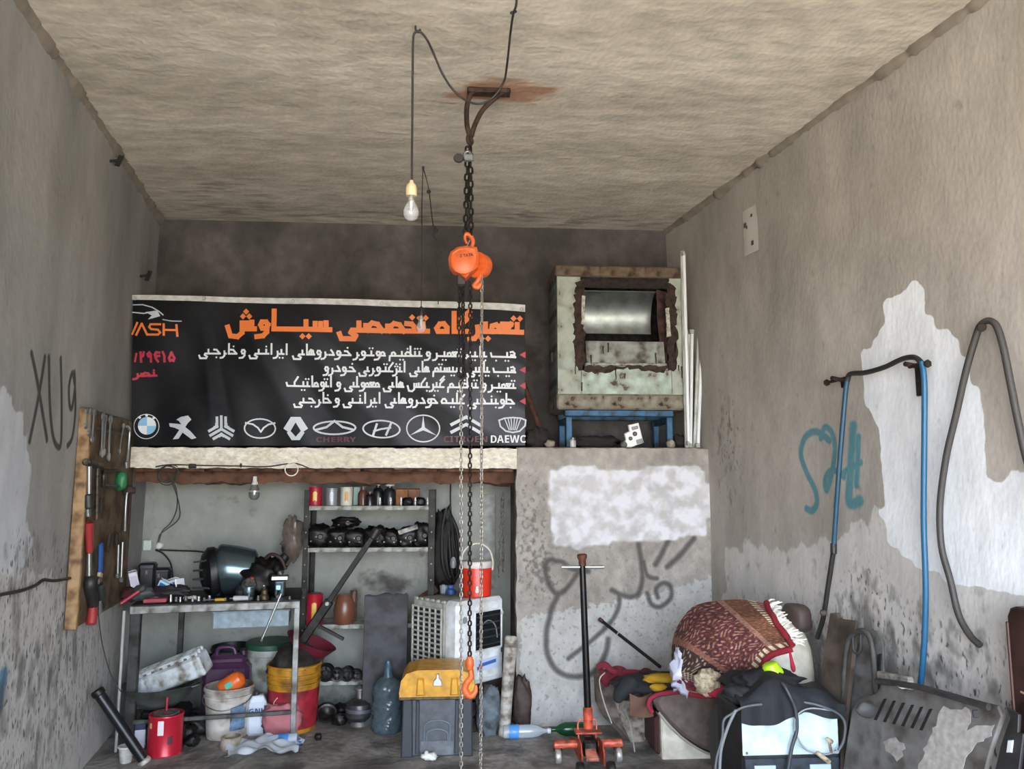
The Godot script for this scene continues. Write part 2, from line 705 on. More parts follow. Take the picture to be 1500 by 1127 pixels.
func structure() -> void:
	var h := ROOM_H
	# floor of the bay and the yard outside
	var fl := wall_material(900, 900, {"seed": 40, "base": Color.html("77736d"), "tone": Color.html("928d86"), "streak": 0.3, "grain": 0.25, "fx": 0.01, "fy": 0.01, "dx": 0.02, "dy": 0.02, "dirt_floor": 0.42, "dirt": [[0.25, 0.2, 0.4, 0.2, 0.2], [0.6, 0.3, 0.2, 0.2, 0.15]], "dirt_color": Color.html("2c2927"), "bump": 4.0, "rough": 0.75})
	struct("floor", plane4(Vector3(-2.6, 0, -BACK - 0.1), Vector3(3.0, 0, -BACK - 0.1), Vector3(3.0, 0, 0.6), Vector3(-2.6, 0, 0.6)), fl, "dark oil-stained concrete floor of the workshop")
	var yard := mat("a8a298", 0.9, 0.0, "mottle", 0.5)
	struct("floor_yard", plane4(Vector3(-20, -0.03, 0.6), Vector3(20, -0.03, 0.6), Vector3(20, -0.03, 25), Vector3(-20, -0.03, 25)), yard, "pale concrete yard outside the open front")

	# side walls
	var rn := [[0.50, 0.86, 0.25, 0.13, 0.32], [0.65, 0.78, 0.16, 0.1, 0.3], [0.38, 0.80, 0.14, 0.07, 0.3], [0.80, 0.86, 0.2, 0.1, 0.25], [0.22, 0.48, 0.07, 0.14, 0.30], [0.30, 0.9, 0.2, 0.1, 0.4], [0.54, 0.72, 0.05, 0.08, 0.4]]
	var white := uvs(right_uv, [1340, 414, 1298, 440, 1292, 478, 1282, 500, 1264, 516, 1264, 560, 1272, 600, 1284, 625, 1290, 690, 1288, 760, 1300, 800, 1340, 830, 1420, 862, 1500, 870, 1640, 900, 1640, 690, 1500, 694, 1452, 702, 1446, 640, 1440, 580, 1418, 545, 1408, 505, 1390, 488, 1368, 478, 1358, 450, 1354, 414])
	var low := uvs(right_uv, [1062, 800, 1160, 805, 1220, 790, 1290, 745, 1400, 800, 1640, 860, 1640, 1400, 1062, 1400])
	var teal := Color.html("3d7480")
	var inkr := [[uvs(right_uv, [1214, 645, 1196, 632, 1180, 640, 1173, 664, 1180, 690, 1192, 716, 1195, 736, 1188, 748, 1179, 744]), 0.0066], [uvs(right_uv, [1202, 642, 1208, 626, 1218, 634, 1222, 660, 1215, 700, 1209, 718, 1207, 704, 1214, 690, 1224, 690, 1236, 700]), 0.0060], [uvs(right_uv, [1249, 624, 1246, 660, 1243, 700, 1241, 734, 1250, 737, 1258, 732]), 0.0090], [uvs(right_uv, [1232, 694, 1246, 684, 1260, 676]), 0.0060], [uvs(right_uv, [1256, 640, 1254, 680, 1252, 715]), 0.0060]]
	var rw := wall_material(1080, 1000, {"seed": 11, "base": Color.html("918b83"), "tone": Color.html("a7a097"), "streak": 0.1, "grain": 0.05, "fx": 0.009, "fy": 0.0045, "dx": 0.03, "dy": 0.016, "dirt_floor": 0.18, "nick": 1.0, "gy": 0.05, "dirt": rn, "dirt_color": Color.html("3b3733"), "paints": [{"poly": low, "color": Color.html("c3c1bd"), "rag": 200.0, "edge": 70.0, "blur": 4, "cover": 0.75}, {"poly": white, "color": Color.html("dcdfe2"), "rag": 70.0, "edge": 16.0, "cover": 0.95}], "inks": [{"strokes": inkr, "color": teal, "soft": 0.45, "cover": 0.9}]})
	struct("wall_right", plane4(Vector3(right_x(BACK), h, -BACK), Vector3(right_x(WALL_NEAR), h, -WALL_NEAR), Vector3(right_x(WALL_NEAR), 0, -WALL_NEAR), Vector3(right_x(BACK), 0, -BACK), 24, 24, func(s, t): return Vector3(sin(s * 9.0 + t * 4.0) * 0.006 + sin(t * 13.0) * 0.004, 0, 0)), rw, "grey plaster right wall with a white painted patch, grime and teal graffiti")

	var ink := [[uvs(left_uv, [43, 517, 52, 560, 68, 646]), 0.0054], [uvs(left_uv, [63, 523, 54, 580, 41, 648]), 0.0054], [uvs(left_uv, [69, 523, 71, 590, 76, 635, 83, 653, 89, 648, 89, 590, 87, 523]), 0.0054], [uvs(left_uv, [108, 560, 105, 546, 100, 565, 101, 592, 105, 596, 109, 566, 108, 546, 110, 600, 106, 640, 98, 654]), 0.0054], [uvs(left_uv, [0, 1000, 8, 990, 5, 1010, 0, 1040]), 0.0127]]
	var lwhite := uvs(left_uv, [-120, 560, 0, 560, 12, 590, 30, 600, 36, 650, 45, 690, 38, 760, 50, 800, 30, 850, -10, 840, -120, 900])
	var llow := uvs(left_uv, [-200, 760, 40, 830, 110, 850, 160, 880, 190, 900, 190, 1300, -200, 1300])
	var ln := [[0.55, 0.80, 0.22, 0.06, 0.42], [0.60, 0.69, 0.10, 0.07, 0.45], [0.42, 0.66, 0.08, 0.06, 0.4], [0.35, 0.76, 0.12, 0.08, 0.35], [0.6, 0.9, 0.3, 0.08, 0.3], [0.3, 0.92, 0.2, 0.08, 0.3]]
	var lw := wall_material(1080, 1000, {"seed": 17, "base": Color.html("7f7d7a"), "tone": Color.html("979591"), "streak": 0.1, "grain": 0.05, "fx": 0.010, "fy": 0.004, "dx": 0.03, "dy": 0.014, "dirt_floor": 0.2, "nick": 1.0, "gy": 0.05, "dirt": ln, "dirt_color": Color.html("3a3835"), "paints": [{"poly": llow, "color": Color.html("b9b6b0"), "rag": 220.0, "edge": 80.0, "blur": 2, "cover": 0.8}, {"poly": lwhite, "color": Color.html("b9bdc2"), "rag": 150.0, "edge": 50.0, "blur": 2, "cover": 0.75}], "inks": [{"strokes": ink.slice(0, 4), "color": Color.html("24221f"), "soft": 0.5}, {"strokes": ink.slice(4), "color": Color.html("3b6d94"), "soft": 0.5}]})
	struct("wall_left", plane4(Vector3(left_x(WALL_NEAR), h, -WALL_NEAR), Vector3(left_x(BACK), h, -BACK), Vector3(left_x(BACK), 0, -BACK), Vector3(left_x(WALL_NEAR), 0, -WALL_NEAR), 24, 24, func(s, t): return Vector3(-sin(s * 8.0 + t * 5.0) * 0.006 - sin(t * 11.0) * 0.004, 0, 0)), (lw), "grey plaster left wall with black spray letters and grime")
	var plain := wall_material(300, 500, {"seed": 31, "base": Color.html("8f8a82"), "tone": Color.html("a7a097"), "fx": 0.014, "fy": 0.005, "dirt_floor": 0.2})
	struct("wall_right_front", plane4(Vector3(right_x(WALL_NEAR), h, -WALL_NEAR), Vector3(right_x(-0.6), h, 0.6), Vector3(right_x(-0.6), 0, 0.6), Vector3(right_x(WALL_NEAR), 0, -WALL_NEAR)), plain, "grey plaster of the right wall towards the open front")
	struct("wall_left_front", plane4(Vector3(left_x(-0.6), h, 0.6), Vector3(left_x(WALL_NEAR), h, -WALL_NEAR), Vector3(left_x(WALL_NEAR), 0, -WALL_NEAR), Vector3(left_x(-0.6), 0, 0.6)), plain, "grey plaster of the left wall towards the open front")

	# rear wall: sooty above the ledge, grey-green plaster in the alcove below
	var alcove := uvs(back_uv, [150, 690, 800, 690, 800, 1200, 150, 1200])
	var bn := [[0.32, 0.28, 0.1, 0.05, 0.6], [0.42, 0.3, 0.12, 0.05, 0.45], [0.62, 0.27, 0.14, 0.06, 0.6], [0.85, 0.26, 0.1, 0.05, 0.55], [0.2, 0.24, 0.06, 0.04, 0.4], [0.5, 0.24, 0.3, 0.03, 0.35], [0.48, 0.76, 0.14, 0.06, 0.35], [0.35, 0.98, 0.3, 0.05, 0.4]]
	var bw := wall_material(900, 780, {"seed": 23, "base": Color.html("3d3936"), "tone": Color.html("585350"), "streak": 0.3, "grain": 0.08, "fx": 0.012, "fy": 0.012, "dx": 0.016, "dy": 0.02, "dirt_floor": 0.24, "dirt": bn, "dirt_color": Color.html("261f1c"), "paints": [{"poly": alcove, "color": Color.html("9b9d94"), "rag": 10.0, "edge": 20.0, "cover": 0.9}]})
	struct("wall_back", plane4(Vector3(-2.4, h, -BACK), Vector3(1.8, h, -BACK), Vector3(1.8, 0, -BACK), Vector3(-2.4, 0, -BACK)), (bw), "sooty rear wall above grey-green alcove plaster")

	# ceiling of board-marked concrete
	var cn := [[0.5, 0.93, 0.5, 0.06, 0.35], [0.15, 0.85, 0.1, 0.1, 0.3], [0.42, 0.55, 0.05, 0.05, 0.2]]
	var rusty := uvs(ceil_uv, [640, 142, 690, 122, 740, 116, 800, 124, 830, 136, 760, 150, 700, 150])
	var cm := wall_material(1000, 940, {"seed": 29, "base": Color.html("b0a797"), "tone": Color.html("c6bdad"), "streak": 0.24, "grain": 0.1, "fx": 0.007, "fy": 0.026, "dx": 0.012, "dy": 0.05, "dirt_floor": 0.24, "dirt": cn, "dirt_color": Color.html("5f564a"), "paints": [{"poly": rusty, "color": Color.html("8a5638"), "rag": 150.0, "edge": 190.0, "blur": 4, "cover": 0.62}], "bump": 2.5})
	struct("ceiling", plane4(Vector3(-2.4, h, -1.5), Vector3(2.4, h, -1.5), Vector3(2.4, h, -6.0), Vector3(-2.4, h, -6.0), 30, 30, func(s, t): return Vector3(0, 0.002 * sin(t * 40.0) + 0.002 * sin(s * 9.0 + t * 7.0), 0)), (cm), "beige board-marked concrete ceiling with a rust stain")
	struct("ceiling_front", box(5.2, 0.12, 2.1, 0.0), mat("a79a86", 0.95, 0.0, "mottle", 1.0), "beige concrete ceiling towards the open front", Vector3(0.3, h + 0.06, -0.45))
	# front of the bay: a lintel and two jambs round the open shutter
	var cement := mat("8f8a82", 0.95, 0.0, "mottle", 1.0)
	struct("wall_front_lintel", box(6.0, 0.75, 0.2, 0.0), cement, "cement lintel over the open front", Vector3(0.6, 3.345, 0.7))
	struct("wall_front_left", box(1.2, 3.0, 0.2, 0.0), cement, "cement jamb left of the open front", Vector3(-1.78, 1.47, 0.7))
	struct("wall_front_right", box(1.2, 3.0, 0.2, 0.0), cement, "cement jamb right of the open front", Vector3(3.28, 1.47, 0.7))

	# ragged plaster fillets where the walls meet the ceiling
	for side in 2:
		var f := FastNoiseLite.new()
		f.seed = 71 + side
		f.frequency = 3.2
		f.fractal_octaves = 4
		var sgn := 1.0 if side == 0 else -1.0
		var strip := sheet(150, 3, func(s, t):
			var dep: float = 1.6 + s * (BACK - 1.6)
			var x := left_x(dep) if side == 0 else right_x(dep)
			var k := 0.022 + 0.03 * absf(f.get_noise_2d(dep * 0.8, 1.0)) + 0.012 * f.get_noise_2d(dep * 5.0, 7.0)
			var a: float = t * PI * 0.5 * sgn + (0.0 if side == 0 else PI * 0.5)
			var c := absf(cos(a))
			var q := absf(sin(a))
			return Vector3(x + sgn * (k * 1.0 * q - 0.01), h - k * c * 1.4 + 0.006, -dep), 0.008)
		struct("trim_%d" % (side + 1), strip, mat("827a6e" if side == 0 else "857c70", 0.95, 0.0, "mottle", 2.0), "ragged plaster fillet along the %s edge of the ceiling" % ["left", "right"][side])

	# storage ledge over the alcove, its cream front and wooden underside
	var cream := wall_material(700, 60, {"seed": 51, "base": Color.html("c9c0ac"), "tone": Color.html("d9d2c2"), "streak": 0.2, "grain": 0.1, "fx": 0.02, "fy": 0.03, "dx": 0.05, "dy": 0.05, "dirt_floor": 0.36, "dirt_color": Color.html("8a7f6e"), "bump": 0.8})
	var lx := left_x(FRONT)
	var slope := 0.0
	struct("trim_3", sheet(120, 4, func(s, t):
		var rag: float = 0.0025 * sin(s * 61.0) + 0.002 * sin(s * 143.0) + 0.0015 * sin(s * 310.0)
		return Vector3(lerpf(lx, 0.40, s), lerpf(1.825, 1.69, t) + (rag if t == 0.0 or t == 1.0 else 0.0), -FRONT + (0.002 * sin(s * 23.0 + t * 3.0))), 0.06), (cream), "cream plaster front of the storage ledge")
	struct("ledge_slab", box(0.42 - left_x(BACK), 0.1, BACK - FRONT - 0.07, 0.0), mat("8a7562", 0.95, 0.0, "grime", 1.4), "brown underside slab of the storage ledge", Vector3((0.38 + left_x(BACK)) * 0.5, 1.752, -(BACK + FRONT + 0.06) * 0.5))
	struct("trim_4", sheet(90, 3, func(q, t):
		var edge: float = 0.006 * sin(q * 37.0) + 0.005 * sin(q * 91.0) + 0.004 * sin(q * 203.0)
		return Vector3(lerpf(left_x(5.5) + 0.02, 0.40, q), lerpf(1.70, 1.592 + edge, t), -5.50 + 0.012 * sin(t * 3.0 + q * 17.0)), 0.05), mat("6b4b3a", 0.95, 0.0, "grime", 2.2), "rough brown timber lintel behind the cream ledge front")
	# plank lining below the ledge
	for k in 5:
		var x0 := -2.2 + k * 0.52
		part(get_node("ledge_slab") as Node3D, "plank", box(0.50, 0.03, 0.52, 0.003), mat(["6b4a38", "5e4031", "745342", "66483a", "7b5c49"][k], 0.95, 0.0, "grime", 3.0), Vector3(x0 + 0.25, 1.683, -FRONT - 0.36) - get_node("ledge_slab").position)

	# masonry block under the right end of the ledge
	var spray := uvs(part_uv, [804, 686, 860, 684, 930, 690, 960, 682, 1026, 682, 1038, 700, 1042, 742, 1038, 784, 1004, 788, 960, 796, 900, 796, 850, 804, 812, 800, 803, 740])
	var word := [
		[[600, 470, 612, 560, 616, 640, 600, 700, 560, 715, 515, 702, 475, 680], 0.0195], [[512, 702, 512, 760, 465, 838, 370, 925, 280, 995], 0.0180],
		[[640, 700, 660, 748, 700, 758, 745, 722, 746, 672, 712, 652, 680, 680, 690, 722], 0.0180], [[622, 560, 640, 622, 690, 632], 0.0165],
		[[740, 455, 700, 530, 672, 575], 0.0210], [[850, 455, 780, 535, 722, 588], 0.0210],
		[[215, 550, 185, 560, 182, 625, 232, 702, 285, 668, 330, 604, 380, 600], 0.0195], [[215, 552, 260, 560, 300, 592, 380, 600], 0.0180],
		[[240, 700, 200, 800, 182, 900, 202, 1000, 250, 1055, 320, 1072, 400, 1050, 455, 965, 462, 895], 0.0210]]
	var inkp := []
	for s in word:
		var l := []
		for i in range(0, s[0].size(), 2):
			l.append(part_uv(740 + 0.328 * s[0][i], 640 + 0.328 * s[0][i + 1]))
		inkp.append([l, s[1]])
	var brd := uvs(part_uv, [766, 905, 860, 890, 960, 870, 1070, 840, 1070, 1120, 760, 1120])
	var pm := wall_material(560, 740, {"seed": 61, "base": Color.html("88827a"), "tone": Color.html("9d978f"), "streak": 0.22, "grain": 0.08, "fx": 0.01, "fy": 0.01, "dx": 0.05, "dy": 0.045, "dirt_floor": 0.2, "dirt": [[0.07, 0.3, 0.12, 0.25, 0.35], [0.12, 0.45, 0.1, 0.1, 0.3], [0.5, 0.5, 0.5, 0.3, 0.1]], "dirt_color": Color.html("4a4540"), "paints": [{"poly": brd, "color": Color.html("b2b2ae"), "rag": 230.0, "edge": 90.0, "blur": 4, "cover": 0.8}], "inks": [{"strokes": inkp, "color": Color.html("3f3d3a"), "soft": 0.75, "cover": 0.85}]})
	var pw := spray_over(pm, 560, 740, spray)
	struct("wall_partition", plane4(Vector3(0.40, 1.83, -FRONT - 0.05), Vector3(right_x(FRONT + 0.05), 1.83, -FRONT - 0.05), Vector3(right_x(FRONT + 0.05), 0, -FRONT - 0.05), Vector3(0.40, 0, -FRONT - 0.05), 40, 40, func(s, t): return Vector3((0.004 * sin(t * 31.0) + 0.003 * sin(t * 83.0)) * (1.0 - s), (0.003 * sin(s * 50.0) + 0.003 * sin(s * 117.0)) * (1.0 - t), 0.002 * sin(s * 11.0 + t * 17.0))), (pw), "grey masonry block with a white sprayed patch and black spray writing")
	struct("wall_partition_core", box(1.24, 1.82, BACK - FRONT - 0.16, 0.01), mat("6e675e", 0.95, 0.0, "grime", 1.3), "dark plaster side of the masonry block", Vector3(1.02, 0.91, -(BACK + FRONT + 0.16) * 0.5))
	struct("ledge_top", box(1.30, 0.02, BACK - FRONT - 0.06, 0.004), mat("8a8276", 0.95, 0.0, "grime", 2.0), "rough plaster top of the masonry block", Vector3(1.05, 1.826, -(BACK + FRONT + 0.06) * 0.5))

# white primer sprayed over part of a finished wall picture: mottled with the grey showing through
func spray_over(m: StandardMaterial3D, w: int, h: int, poly: Array) -> StandardMaterial3D:
	var im: Image = m.albedo_texture.get_image()
	var d := im.get_data()
	var a := poly_bytes(w, h, poly, 1)
	var n := noise_bytes(w, h, 91, 0.016, 0.018, 3)
	for i in w * h:
		if a[i] > 6:
			var c := clampf((a[i] - 60) / 150.0, 0.0, 1.0) * clampf(0.62 + (n[i] - 90) / 230.0, 0.55, 1.0)
			d[i * 3] = int(lerpf(d[i * 3], 206, c))
			d[i * 3 + 1] = int(lerpf(d[i * 3 + 1], 206, c))
			d[i * 3 + 2] = int(lerpf(d[i * 3 + 2], 209, c))
	m.albedo_texture = ImageTexture.create_from_image(Image.create_from_data(w, h, false, Image.FORMAT_RGB8, d))
	return m

# ---------------------------------------------------------------- vinyl banner hung along the ledge
const BANNER := 5.225

func banner_at(u: float, v: float, proud := 0.0) -> Vector3:
	var p := V(u, v, BANNER)
	var k := clampf((u - 195.0) / 574.0, 0.0, 1.0)
	var t := clampf((v - 440.0) / 212.0, 0.0, 1.0)
	var w := 0.010 * sin(k * 21.0 + t * 4.0) * t * (1.0 - t) * 2.0 + 0.006 * sin(k * 47.0 - t * 6.0) * (0.3 + 0.7 * t)
	w += 0.016 * exp(-pow((k - 0.93 - 0.06 * t) * 22.0, 2.0)) * (1.0 - t * 0.6)
	w += 0.010 * sin((k * 3.0 + t) * 5.0)
	return p + Vector3(0, 0, w + proud)

func banner_top(u: float) -> float:
	var k := (u - 195.0) / 574.0
	return 439.0 + 13.0 * k + 3.5 * maxf(0.0, (k - 0.8) / 0.2)

func ink_line(st: SurfaceTool, px: Array, width: float, proud := 0.0035) -> void:
	for i in px.size() - 1:
		var a: Vector2 = px[i]
		var b: Vector2 = px[i + 1]
		var d := (b - a).normalized()
		var n := Vector2(-d.y, d.x) * width * 0.5
		var e := d * width * (0.5 if i == 0 else 0.34)
		var g := d * width * (0.5 if i == px.size() - 2 else 0.34)
		ink_poly(st, [a - e + n, b + g + n, b + g - n, a - e - n], proud)

func ink_poly(st: SurfaceTool, px: Array, proud := 0.0035) -> void:
	var pp := PackedVector2Array(px)
	var idx := Geometry2D.triangulate_polygon(pp)
	for i in range(0, idx.size(), 3):
		var q := []
		for k in 3:
			q.append(banner_at(pp[idx[i + k]].x, pp[idx[i + k]].y, proud))
		tri(st, q[0], q[1], q[2], (q[0] + q[1] + q[2]) / 3.0 + Vector3(0, 0, -1))

func pxs(list: Array, c := Vector2.ZERO, s := 1.0) -> Array:
	var out := []
	for i in range(0, list.size(), 2):
		out.append(c + Vector2(list[i], list[i + 1]) * s)
	return out

func oval(c: Vector2, rx: float, ry: float, n := 28, a0 := 0.0, a1 := TAU, tilt := 0.0) -> Array:
	var out := []
	for i in n + 1:
		var a := lerpf(a0, a1, float(i) / n)
		out.append(c + Vector2(cos(a) * rx, sin(a) * ry).rotated(tilt))
	return out

# letters as pen strokes: x grows to the LEFT from the right-hand join, y grows up from the baseline
func letters() -> Dictionary:
	var tooth := [[0, 0, 1.0, 0], [0.5, 0, 0.5, 0.95]]
	var boat := [[0, 0, 2.1, 0, 2.3, 0.8]]
	var hook := [[0, 0, 0.35, 0, 0.35, 0.9], [0.35, 0, 1.1, 0, 1.25, -0.3, 0.7, -0.7, 0.9, -1.1, 2.3, -1.1, 2.5, -0.5]]
	var head := [[0, 0, 1.5, 0], [1.3, 0.95, 0.75, 0.9, 0.1, 0.1]]
	var ring_ := [[0, 0, 1.1, 0], [0.15, 0, 0.1, 0.5, 0.4, 0.85, 0.85, 0.7, 0.95, 0]]
	var bow := [[0, 0, 2.0, 0], [0.2, 0, 0.7, 0.8, 1.3, 0.95, 1.7, 0.55, 1.6, 0]]
	var saw := [[0, 0, 2.1, 0], [0.4, 0, 0.4, 0.85], [1.0, 0, 1.0, 0.75], [1.6, 0, 1.6, 0.75]]
	var curl := [[0, 0.55, 0.2, 0.9, 0.65, 0.9, 0.8, 0.5, 0.6, 0.05, 0.1, 0.05, 0, 0.5], [0.05, 0.5, 0.1, -0.4, 0.5, -0.9, 1.2, -1.0]]
	var tail := [[0, 0, 0.3, 0, 0.35, 0.55], [0.3, 0, 0.35, -0.5, 0.7, -0.9, 1.2, -1.0]]
	return {
		"ا": [false, [], 0, [[0.35, 0, 0.35, 2.3]], 0.75, [], []],
		"ب": [true, tooth, 1.0, boat, 2.6, [[0.5, -0.9]], [[1.1, -0.9]]],
		"ت": [true, tooth, 1.0, boat, 2.6, [[0.2, 1.7], [0.9, 1.7]], [[0.8, 1.1], [1.5, 1.1]]],
		"ن": [true, tooth, 1.0, [[0, 0, 0.1, -0.5, 0.6, -1.0, 1.4, -0.9, 1.8, -0.3, 1.8, 0.6]], 2.1, [[0.5, 1.7]], [[1.0, 0.4]]],
		"ی": [true, tooth, 1.0, hook, 2.8, [[0.2, -0.9], [0.9, -0.9]], []],
		"ج": [true, head, 1.4, head, 1.6, [[0.8, -0.9]], [[0.8, -0.9]]],
		"خ": [true, head, 1.4, head, 1.6, [[0.7, 1.75]], [[0.7, 1.7]]],
		"د": [false, [], 0, [[0, 0, 1.05, 0], [0.6, 1.1, 0.2, 0.5, 0.12, 0]], 1.3, [], []],
		"ر": [false, [], 0, tail, 1.1, [], []],
		"ژ": [false, [], 0, tail, 1.1, [], [[0.1, 1.2], [0.7, 1.2], [0.4, 1.75]]],
		"و": [false, [], 0, curl, 1.2, [], []],
		"س": [true, saw, 2.1, [[0, 0, 1.3, 0], [0.3, 0, 0.3, 0.85], [0.85, 0, 0.85, 0.75], [1.4, 0.75, 1.4, -0.5, 1.9, -1.0, 2.7, -0.9, 3.0, 0.2]], 3.3, [], []],
		"ش": [true, saw, 2.1, [[0, 0, 1.3, 0], [0.3, 0, 0.3, 0.85], [0.85, 0, 0.85, 0.75], [1.4, 0.75, 1.4, -0.5, 1.9, -1.0, 2.7, -0.9, 3.0, 0.2]], 3.3, [[0.6, 1.6], [1.3, 1.6], [0.95, 2.2]], [[0.6, 1.6], [1.3, 1.6], [0.95, 2.2]]],
		"ص": [true, bow + [[2.0, 0, 2.0, 0.6], [2.0, 0, 2.4, 0]], 2.4, bow, 2.4, [], []],
		"ظ": [true, bow + [[0.55, 0, 0.55, 2.2]], 2.0, bow, 2.2, [[1.2, 1.7]], [[1.2, 1.7]]],
		"ع": [true, [[0, 0, 1.4, 0], [0.2, 0.95, 1.2, 0.95, 0.7, 0.1, 0.2, 0.95]], 1.4, [[0, 0, 1.2, 0]], 1.4, [], []],
		"ﻋ": [true, [[0.05, 0, 1.4, 0], [1.1, 1.15, 0.6, 1.25, 0.2, 0.85, 0.3, 0.45, 1.0, 0.45], [0.3, 0.45, 0.05, 0]], 1.4, [], 1.4, [], []],
		"م": [true, ring_, 1.1, ring_ + [[1.0, 0, 1.35, -0.1, 1.4, -1.1]], 1.7, [], []],
		"ل": [true, [[0, 0, 0.9, 0], [0.4, 0, 0.4, 2.3]], 0.9, [[0, 0, 0.2, 0, 0.2, 2.3], [0.2, 0, 0.3, -0.8, 1.0, -1.0, 1.5, -0.6, 1.5, 0.2]], 1.8, [], []],
		"ک": [true, [[0, 0, 1.2, 0], [0.9, 0, 0.85, 0.8, -0.1, 2.0]], 1.2, [[0, 0, 0.7, 0, 0.7, 0.9, -0.1, 2.1], [0.7, 0, 2.4, 0, 2.6, 0.7]], 2.8, [], []],
		"گ": [true, [[0, 0, 1.2, 0], [0.9, 0, 0.85, 0.8, -0.1, 1.8], [0.75, 1.6, -0.1, 2.5]], 1.2, [], 1.2, [], []],
		"ه": [true, [[0, 0, 1.3, 0], [0.15, 0, 0.25, 0.9, 0.75, 1.1, 1.15, 0.6, 1.1, 0], [0.65, 0, 0.65, 0.9]], 1.3, [[0.1, 0, 1.1, 0, 1.25, 0.4, 0.9, 0.95, 0.45, 1.0, 0.1, 0.5, 0.1, 0]], 1.5, [], []],
		"ـ": [true, [[0, 0, 0.9, 0]], 0.9, [[0, 0, 0.9, 0]], 0.9, [], []],
		"،": [false, [], 0, [[0.3, 0.3, 0.2, 0, 0.5, -0.4]], 0.7, [], []],
		"۰": [false, [], 0, [[0.5, 0.7, 0.5, 1.0]], 1.0, [], []],
		"۱": [false, [], 0, [[0.7, 2.0, 0.4, 1.2, 0.4, 0]], 1.0, [], []],
		"۲": [false, [], 0, [[1.0, 2.0, 0.9, 0], [0.95, 1.2, 0.5, 1.2, 0.3, 2.0]], 1.3, [], []],
		"۵": [false, [], 0, [[0.7, 1.9, 1.2, 0.7, 1.0, 0.05, 0.65, 0.3, 0.3, 0.05, 0.1, 0.7, 0.7, 1.9]], 1.5, [], []],
		"۶": [false, [], 0, [[0.2, 1.9, 0.8, 2.0, 1.1, 1.5, 0.6, 1.1, 0.2, 1.2], [1.1, 1.4, 0.9, 0.6, 0.5, 0]], 1.3, [], []],
		"۹": [false, [], 0, [[0.4, 0, 0.4, 1.6, 0.7, 2.0, 1.1, 1.6, 0.9, 1.1, 0.4, 1.2]], 1.3, [], []],
	}

func write_line(st: SurfaceTool, text: String, right: float, left: float, base_r: float, base_l: float, unit: float, thick: float) -> void:
	var set_ := letters()
	var placed := []
	var x := 0.0
	var joined := false
	for i in text.length():
		var ch := text[i]
		if ch == " ":
			x += 0.75
			joined = false
			continue
		var g: Array = set_[ch]
		var next := text[i + 1] if i + 1 < text.length() else " "
		var medial: bool = g[0] and next != " "
		if not joined and i > 0 and text[i - 1] != " ":
			x += 0.28
		placed.append([x, g[1] if medial else g[3], g[5] if medial else g[6], joined])
		x += g[2] if medial else g[4]
		joined = medial
	var sx := (right - left) / x
	for p in placed:
		for s in p[1] + ([[-0.25, 0, 0.3, 0]] if p[3] else []):
			var line := []
			for k in range(0, s.size(), 2):
				var X: float = p[0] + s[k]
				var u := right - X * sx
				line.append(Vector2(u, lerpf(base_r, base_l, X / x) - s[k + 1] * unit - thick * 0.5))
			ink_line(st, line, thick)
		for d in p[2]:
			var X: float = p[0] + d[0]
			var c := Vector2(right - X * sx, lerpf(base_r, base_l, X / x) - d[1] * unit - thick * 0.5)
			var r := thick * 0.62
			ink_poly(st, [c + Vector2(r, 0), c + Vector2(0, r), c + Vector2(-r, 0), c + Vector2(0, -r)])

# Latin print laid on the banner, between left and right at the given baseline
func write_latin(text: String, left: float, right: float, base: float, cap: float) -> ArrayMesh:
	var f := SystemFont.new()
	f.font_names = PackedStringArray(["Droid Sans"])
	f.font_weight = 700
	var t := TextMesh.new()
	t.text = text
	t.font = f
	t.font_size = 32
	t.pixel_size = 0.01
	t.depth = 0.0
	var a := t.get_mesh_arrays()
	var vs: PackedVector3Array = a[Mesh.ARRAY_VERTEX]
	var ix: PackedInt32Array = a[Mesh.ARRAY_INDEX]
	var lo := Vector3(9e9, 9e9, 0)
	var hi := -lo
	for w in vs:
		lo = lo.min(w)
		hi = hi.max(w)
	var st := begin()
	for i in range(0, ix.size(), 3):
		var q := []
		for k in 3:
			var w := vs[ix[i + k]]
			q.append(banner_at(left + (w.x - lo.x) / (hi.x - lo.x) * (right - left), base - (w.y - lo.y) / (hi.y - lo.y) * cap, 0.004))
		tri(st, q[0], q[1], q[2], (q[0] + q[1] + q[2]) / 3.0 + Vector3(0, 0, -1))
	return done(st)

